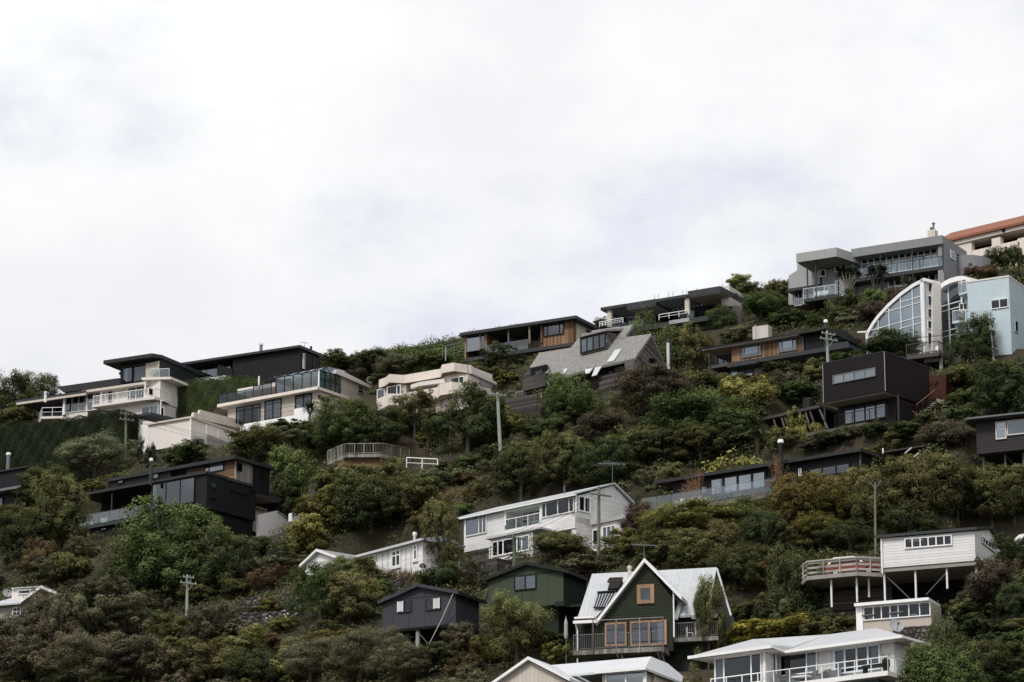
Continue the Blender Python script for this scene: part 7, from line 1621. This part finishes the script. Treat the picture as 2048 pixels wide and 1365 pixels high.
# ================================================================== ground
def axis(lo, hi, step, far):
    m_ = list(np.arange(lo, hi+.01, step)); a, b = [], []; d = step*2; x = lo
    while x > far[0]: x -= d; d *= 1.6; a.append(x)
    x = hi; d = step*2
    while x < far[1]: x += d; d *= 1.6; b.append(x)
    return np.array(a[::-1]+m_+b)
gx = axis(-78, 78, .8, (-4000, 4000)); gy = axis(190, 400, .8, (-600, 6000))
GX, GY = np.meshgrid(gx, gy); GZ = ground(GX.ravel(), GY.ravel()); n0, n1 = len(gx), len(gy)
V = np.stack([GX.ravel(), GY.ravel(), GZ], 1).astype(np.float32)
I = np.arange(n0*n1).reshape(n1, n0); Q = np.stack([I[:-1, :-1], I[:-1, 1:], I[1:, 1:], I[1:, :-1]], -1).reshape(-1, 4)
me = bpy.data.meshes.new('hillside'); me.vertices.add(len(V)); me.vertices.foreach_set('co', V.ravel()); me.loops.add(Q.size); me.loops.foreach_set('vertex_index', Q.ravel().astype(np.int32)); me.polygons.add(len(Q)); me.polygons.foreach_set('loop_start', np.arange(0, Q.size, 4, dtype=np.int32)); me.update(calc_edges=True)
me.polygons.foreach_set('use_smooth', [True]*len(Q)); me.materials.append(soil)
o = bpy.data.objects.new('hillside_ground', me); COL.objects.link(o); o['kind'] = 'structure'; o['label'] = 'steep scrubby hillside ground'
# undergrowth no one could count
def scatter_ok(x, y, m_=.3):
    keep = np.ones(len(x), bool)
    for (ox, oy, oz, ca, sa, a0, a1, b0, b1, mode, mm) in PADS:
        dx, dy = x-ox, y-oy; a = dx*ca+dy*sa; b = -dx*sa+dy*ca; keep &= ~((a > a0-m_) & (a < a1+m_) & (b > b0-m_) & (b < b1+m_))
    return keep
mu = leafmat('undergrowth_leaf', (.040, .046, .018), (.185, .188, .08), 0)
n = 72000; x = RS.uniform(-84, 84, n); y = RS.uniform(205, 385, n); kp = scatter_ok(x, y); x, y = x[kp], y[kp]; n = len(x); z = ground(x, y); k = 4
def patch(x, y): return np.clip(.5+.35*np.sin(x*.35+1)*np.sin(y*.29)+.2*np.sin(x*.9-y*.6), 0, 1)
px_ = np.repeat(x, k)+RS.normal(0, .22, n*k); py_ = np.repeat(y, k)+RS.normal(0, .22, n*k); pz_ = np.repeat(z, k)+RS.uniform(.0, .42, n*k)*np.repeat(RS.uniform(.3, 1.3, n), k)
ti = np.clip(np.repeat(patch(x, y)+RS.normal(0, .15, n), k)+RS.normal(0, .12, n*k), 0, 1)
# low mounds of scrub that run into one another
n2 = 8000; x2 = RS.uniform(-82, 82, n2); y2 = RS.uniform(208, 378, n2); kp = scatter_ok(x2, y2, 1.0); x2, y2 = x2[kp], y2[kp]; n2 = len(x2); z2 = ground(x2, y2); k2 = 110
R2 = RS.uniform(.45, 1.25, n2); e = RS.normal(size=(n2*k2, 3)); e[:, 2] = np.abs(e[:, 2])+.1; e /= np.linalg.norm(e, axis=1)[:, None]
r2_ = np.repeat(R2, k2)*RS.uniform(.72, 1.12, n2*k2); qx = np.repeat(x2, k2)+e[:, 0]*r2_; qy = np.repeat(y2, k2)+e[:, 1]*r2_; qz = np.repeat(z2, k2)-.1+e[:, 2]*r2_*np.repeat(RS.uniform(.6, 1.1, n2), k2)
t2 = np.clip(np.repeat(patch(x2+7, y2)*.6+RS.uniform(0, .4, n2), k2)+RS.normal(0, .14, n2*k2)+.25*(e[:, 2]-.5), 0, 1)
nr = np.vstack([RS.normal(size=(n*k, 3))*.8+np.array([0, -.5, .6]), e+RS.normal(size=e.shape)*.45+np.array([0, 0, .3])]); nr /= np.linalg.norm(nr, axis=1)[:, None]
P_all = np.vstack([np.stack([px_, py_, pz_], 1), np.stack([qx, qy, qz], 1)])
me = leaves_mesh('undergrowth', P_all, nr, np.concatenate([RS.uniform(.14, .34, n*k), RS.uniform(.13, .3, n2*k2)]), np.concatenate([ti, t2]), mu, .5)
o = bpy.data.objects.new('undergrowth', me); COL.objects.link(o); o['kind'] = 'stuff'; o['label'] = 'low mixed undergrowth and rank grass between the shrubs'
# dry grass strip under the bungalow and white flowers on the terraces
def tufts(name, label, boxes, mat, n, hgt):
    m = MB(); gg = random.Random(n)
    for _ in range(n):
        bx_ = gg.choice(boxes); p = hit(gg.uniform(bx_[0], bx_[2]), gg.uniform(bx_[1], bx_[3]))
        if p is None: continue
        for j in range(5): t = gg.random()*6.283; e = p+Vector((math.cos(t)*.25, math.sin(t)*.25, hgt*gg.uniform(.6, 1.1))); s = Vector((-math.sin(t), math.cos(t), 0))*.03; m.face([p-s, p+s, e], mat)
    o = m.build(name); o['kind'] = 'stuff'; o['label'] = label
drygrass = paint('dry_grass', (.20, .155, .085), .9, grime=.5)
tufts('dry_grass', 'pale dry grass on the bank under the white bungalow', [(752, 1150, 850, 1176), (880, 985, 960, 998)], drygrass, 420, .6)
m = MB(); gg = random.Random(9)
for i in range(46):
    bx_ = gg.choice([(474, 1236, 605, 1252), (700, 1228, 748, 1240)]); p = hit(gg.uniform(bx_[0], bx_[2]), gg.uniform(bx_[1], bx_[3]))
    if p is not None: p = p+Vector((0, 0, .45)); m.lathe([(.03, -.05), (.075, .02), (.05, .07)], p, wplain, 6)
o = m.build('flowers'); o['kind'] = 'stuff'; o['label'] = 'scattered white flowers along the stone terraces'

# ================================================================== sky, sun, camera
wd = bpy.data.worlds.new('World'); SC.world = wd; wd.use_nodes = True; nt = wd.node_tree; N, L = nt.nodes, nt.links
bg = N['Background']; sky = N.new('ShaderNodeTexSky'); sky.sky_type = 'NISHITA'; sky.sun_disc = False
SUN_EL, SUN_AZ = math.radians(45), math.radians(212)      # azimuth clockwise from the view direction (+Y)
sky.sun_elevation = SUN_EL; sky.sun_rotation = SUN_AZ; sky.altitude = 50; sky.air_density = 1.0; sky.dust_density = 2.0
tc = N.new('ShaderNodeTexCoord'); mp = N.new('ShaderNodeMapping'); mp.inputs['Scale'].default_value = (1, 1, 1.7); mp.inputs['Location'].default_value = (.285, .12, .03); L.new(tc.outputs['Generated'], mp.inputs[0])
big = noise(nt, mp.outputs[0], 7.5, 7, .58); fine = noise(nt, mp.outputs[0], 19, 6, .6)
cov = ramp(nt, mth(nt, 'ADD', mth(nt, 'MULTIPLY', big, .8), mth(nt, 'MULTIPLY', fine, .2)), .33, .52)
skyc = mixc(nt, 1.0, sky.outputs[0], (.10, .10, .10), 'MULTIPLY')
haze = mixc(nt, .8, skyc, (.86, .87, .965))
shade = ramp(nt, noise(nt, mp.outputs[0], 5.0, 5, .55), .35, .65)
cloud = mixc(nt, shade, (.885, .88, .90), (1.03, 1.03, 1.035))
L.new(mixc(nt, cov, haze, cloud), bg.inputs[0]); bg.inputs[1].default_value = 1.0
sl = bpy.data.lights.new('sun', 'SUN'); sl.energy = 2.3; sl.angle = math.radians(14); sl.color = (1, .965, .91)
so = bpy.data.objects.new('sun', sl); COL.objects.link(so)
dirn = Vector((math.sin(SUN_AZ)*math.cos(SUN_EL), math.cos(SUN_AZ)*math.cos(SUN_EL), math.sin(SUN_EL))); so.rotation_euler = dirn.to_track_quat('Z', 'Y').to_euler(); so.location = dirn*300
cd = bpy.data.cameras.new('camera'); cd.sensor_width = 36; cd.sensor_fit = 'HORIZONTAL'; cd.lens = F*36/PW; cd.clip_start = 1; cd.clip_end = 20000
co = bpy.data.objects.new('camera', cd); COL.objects.link(co); co.rotation_euler = (math.pi/2+PITCH, 0, 0); SC.camera = co
SC.view_settings.view_transform = 'Standard'; SC.view_settings.look = 'None'; SC.view_settings.exposure = 0
SC.cycles.max_bounces = 8; SC.cycles.diffuse_bounces = 3; SC.cycles.glossy_bounces = 3; SC.cycles.transparent_max_bounces = 12; SC.cycles.use_denoising = True
SC.cycles.sample_clamp_indirect = 6
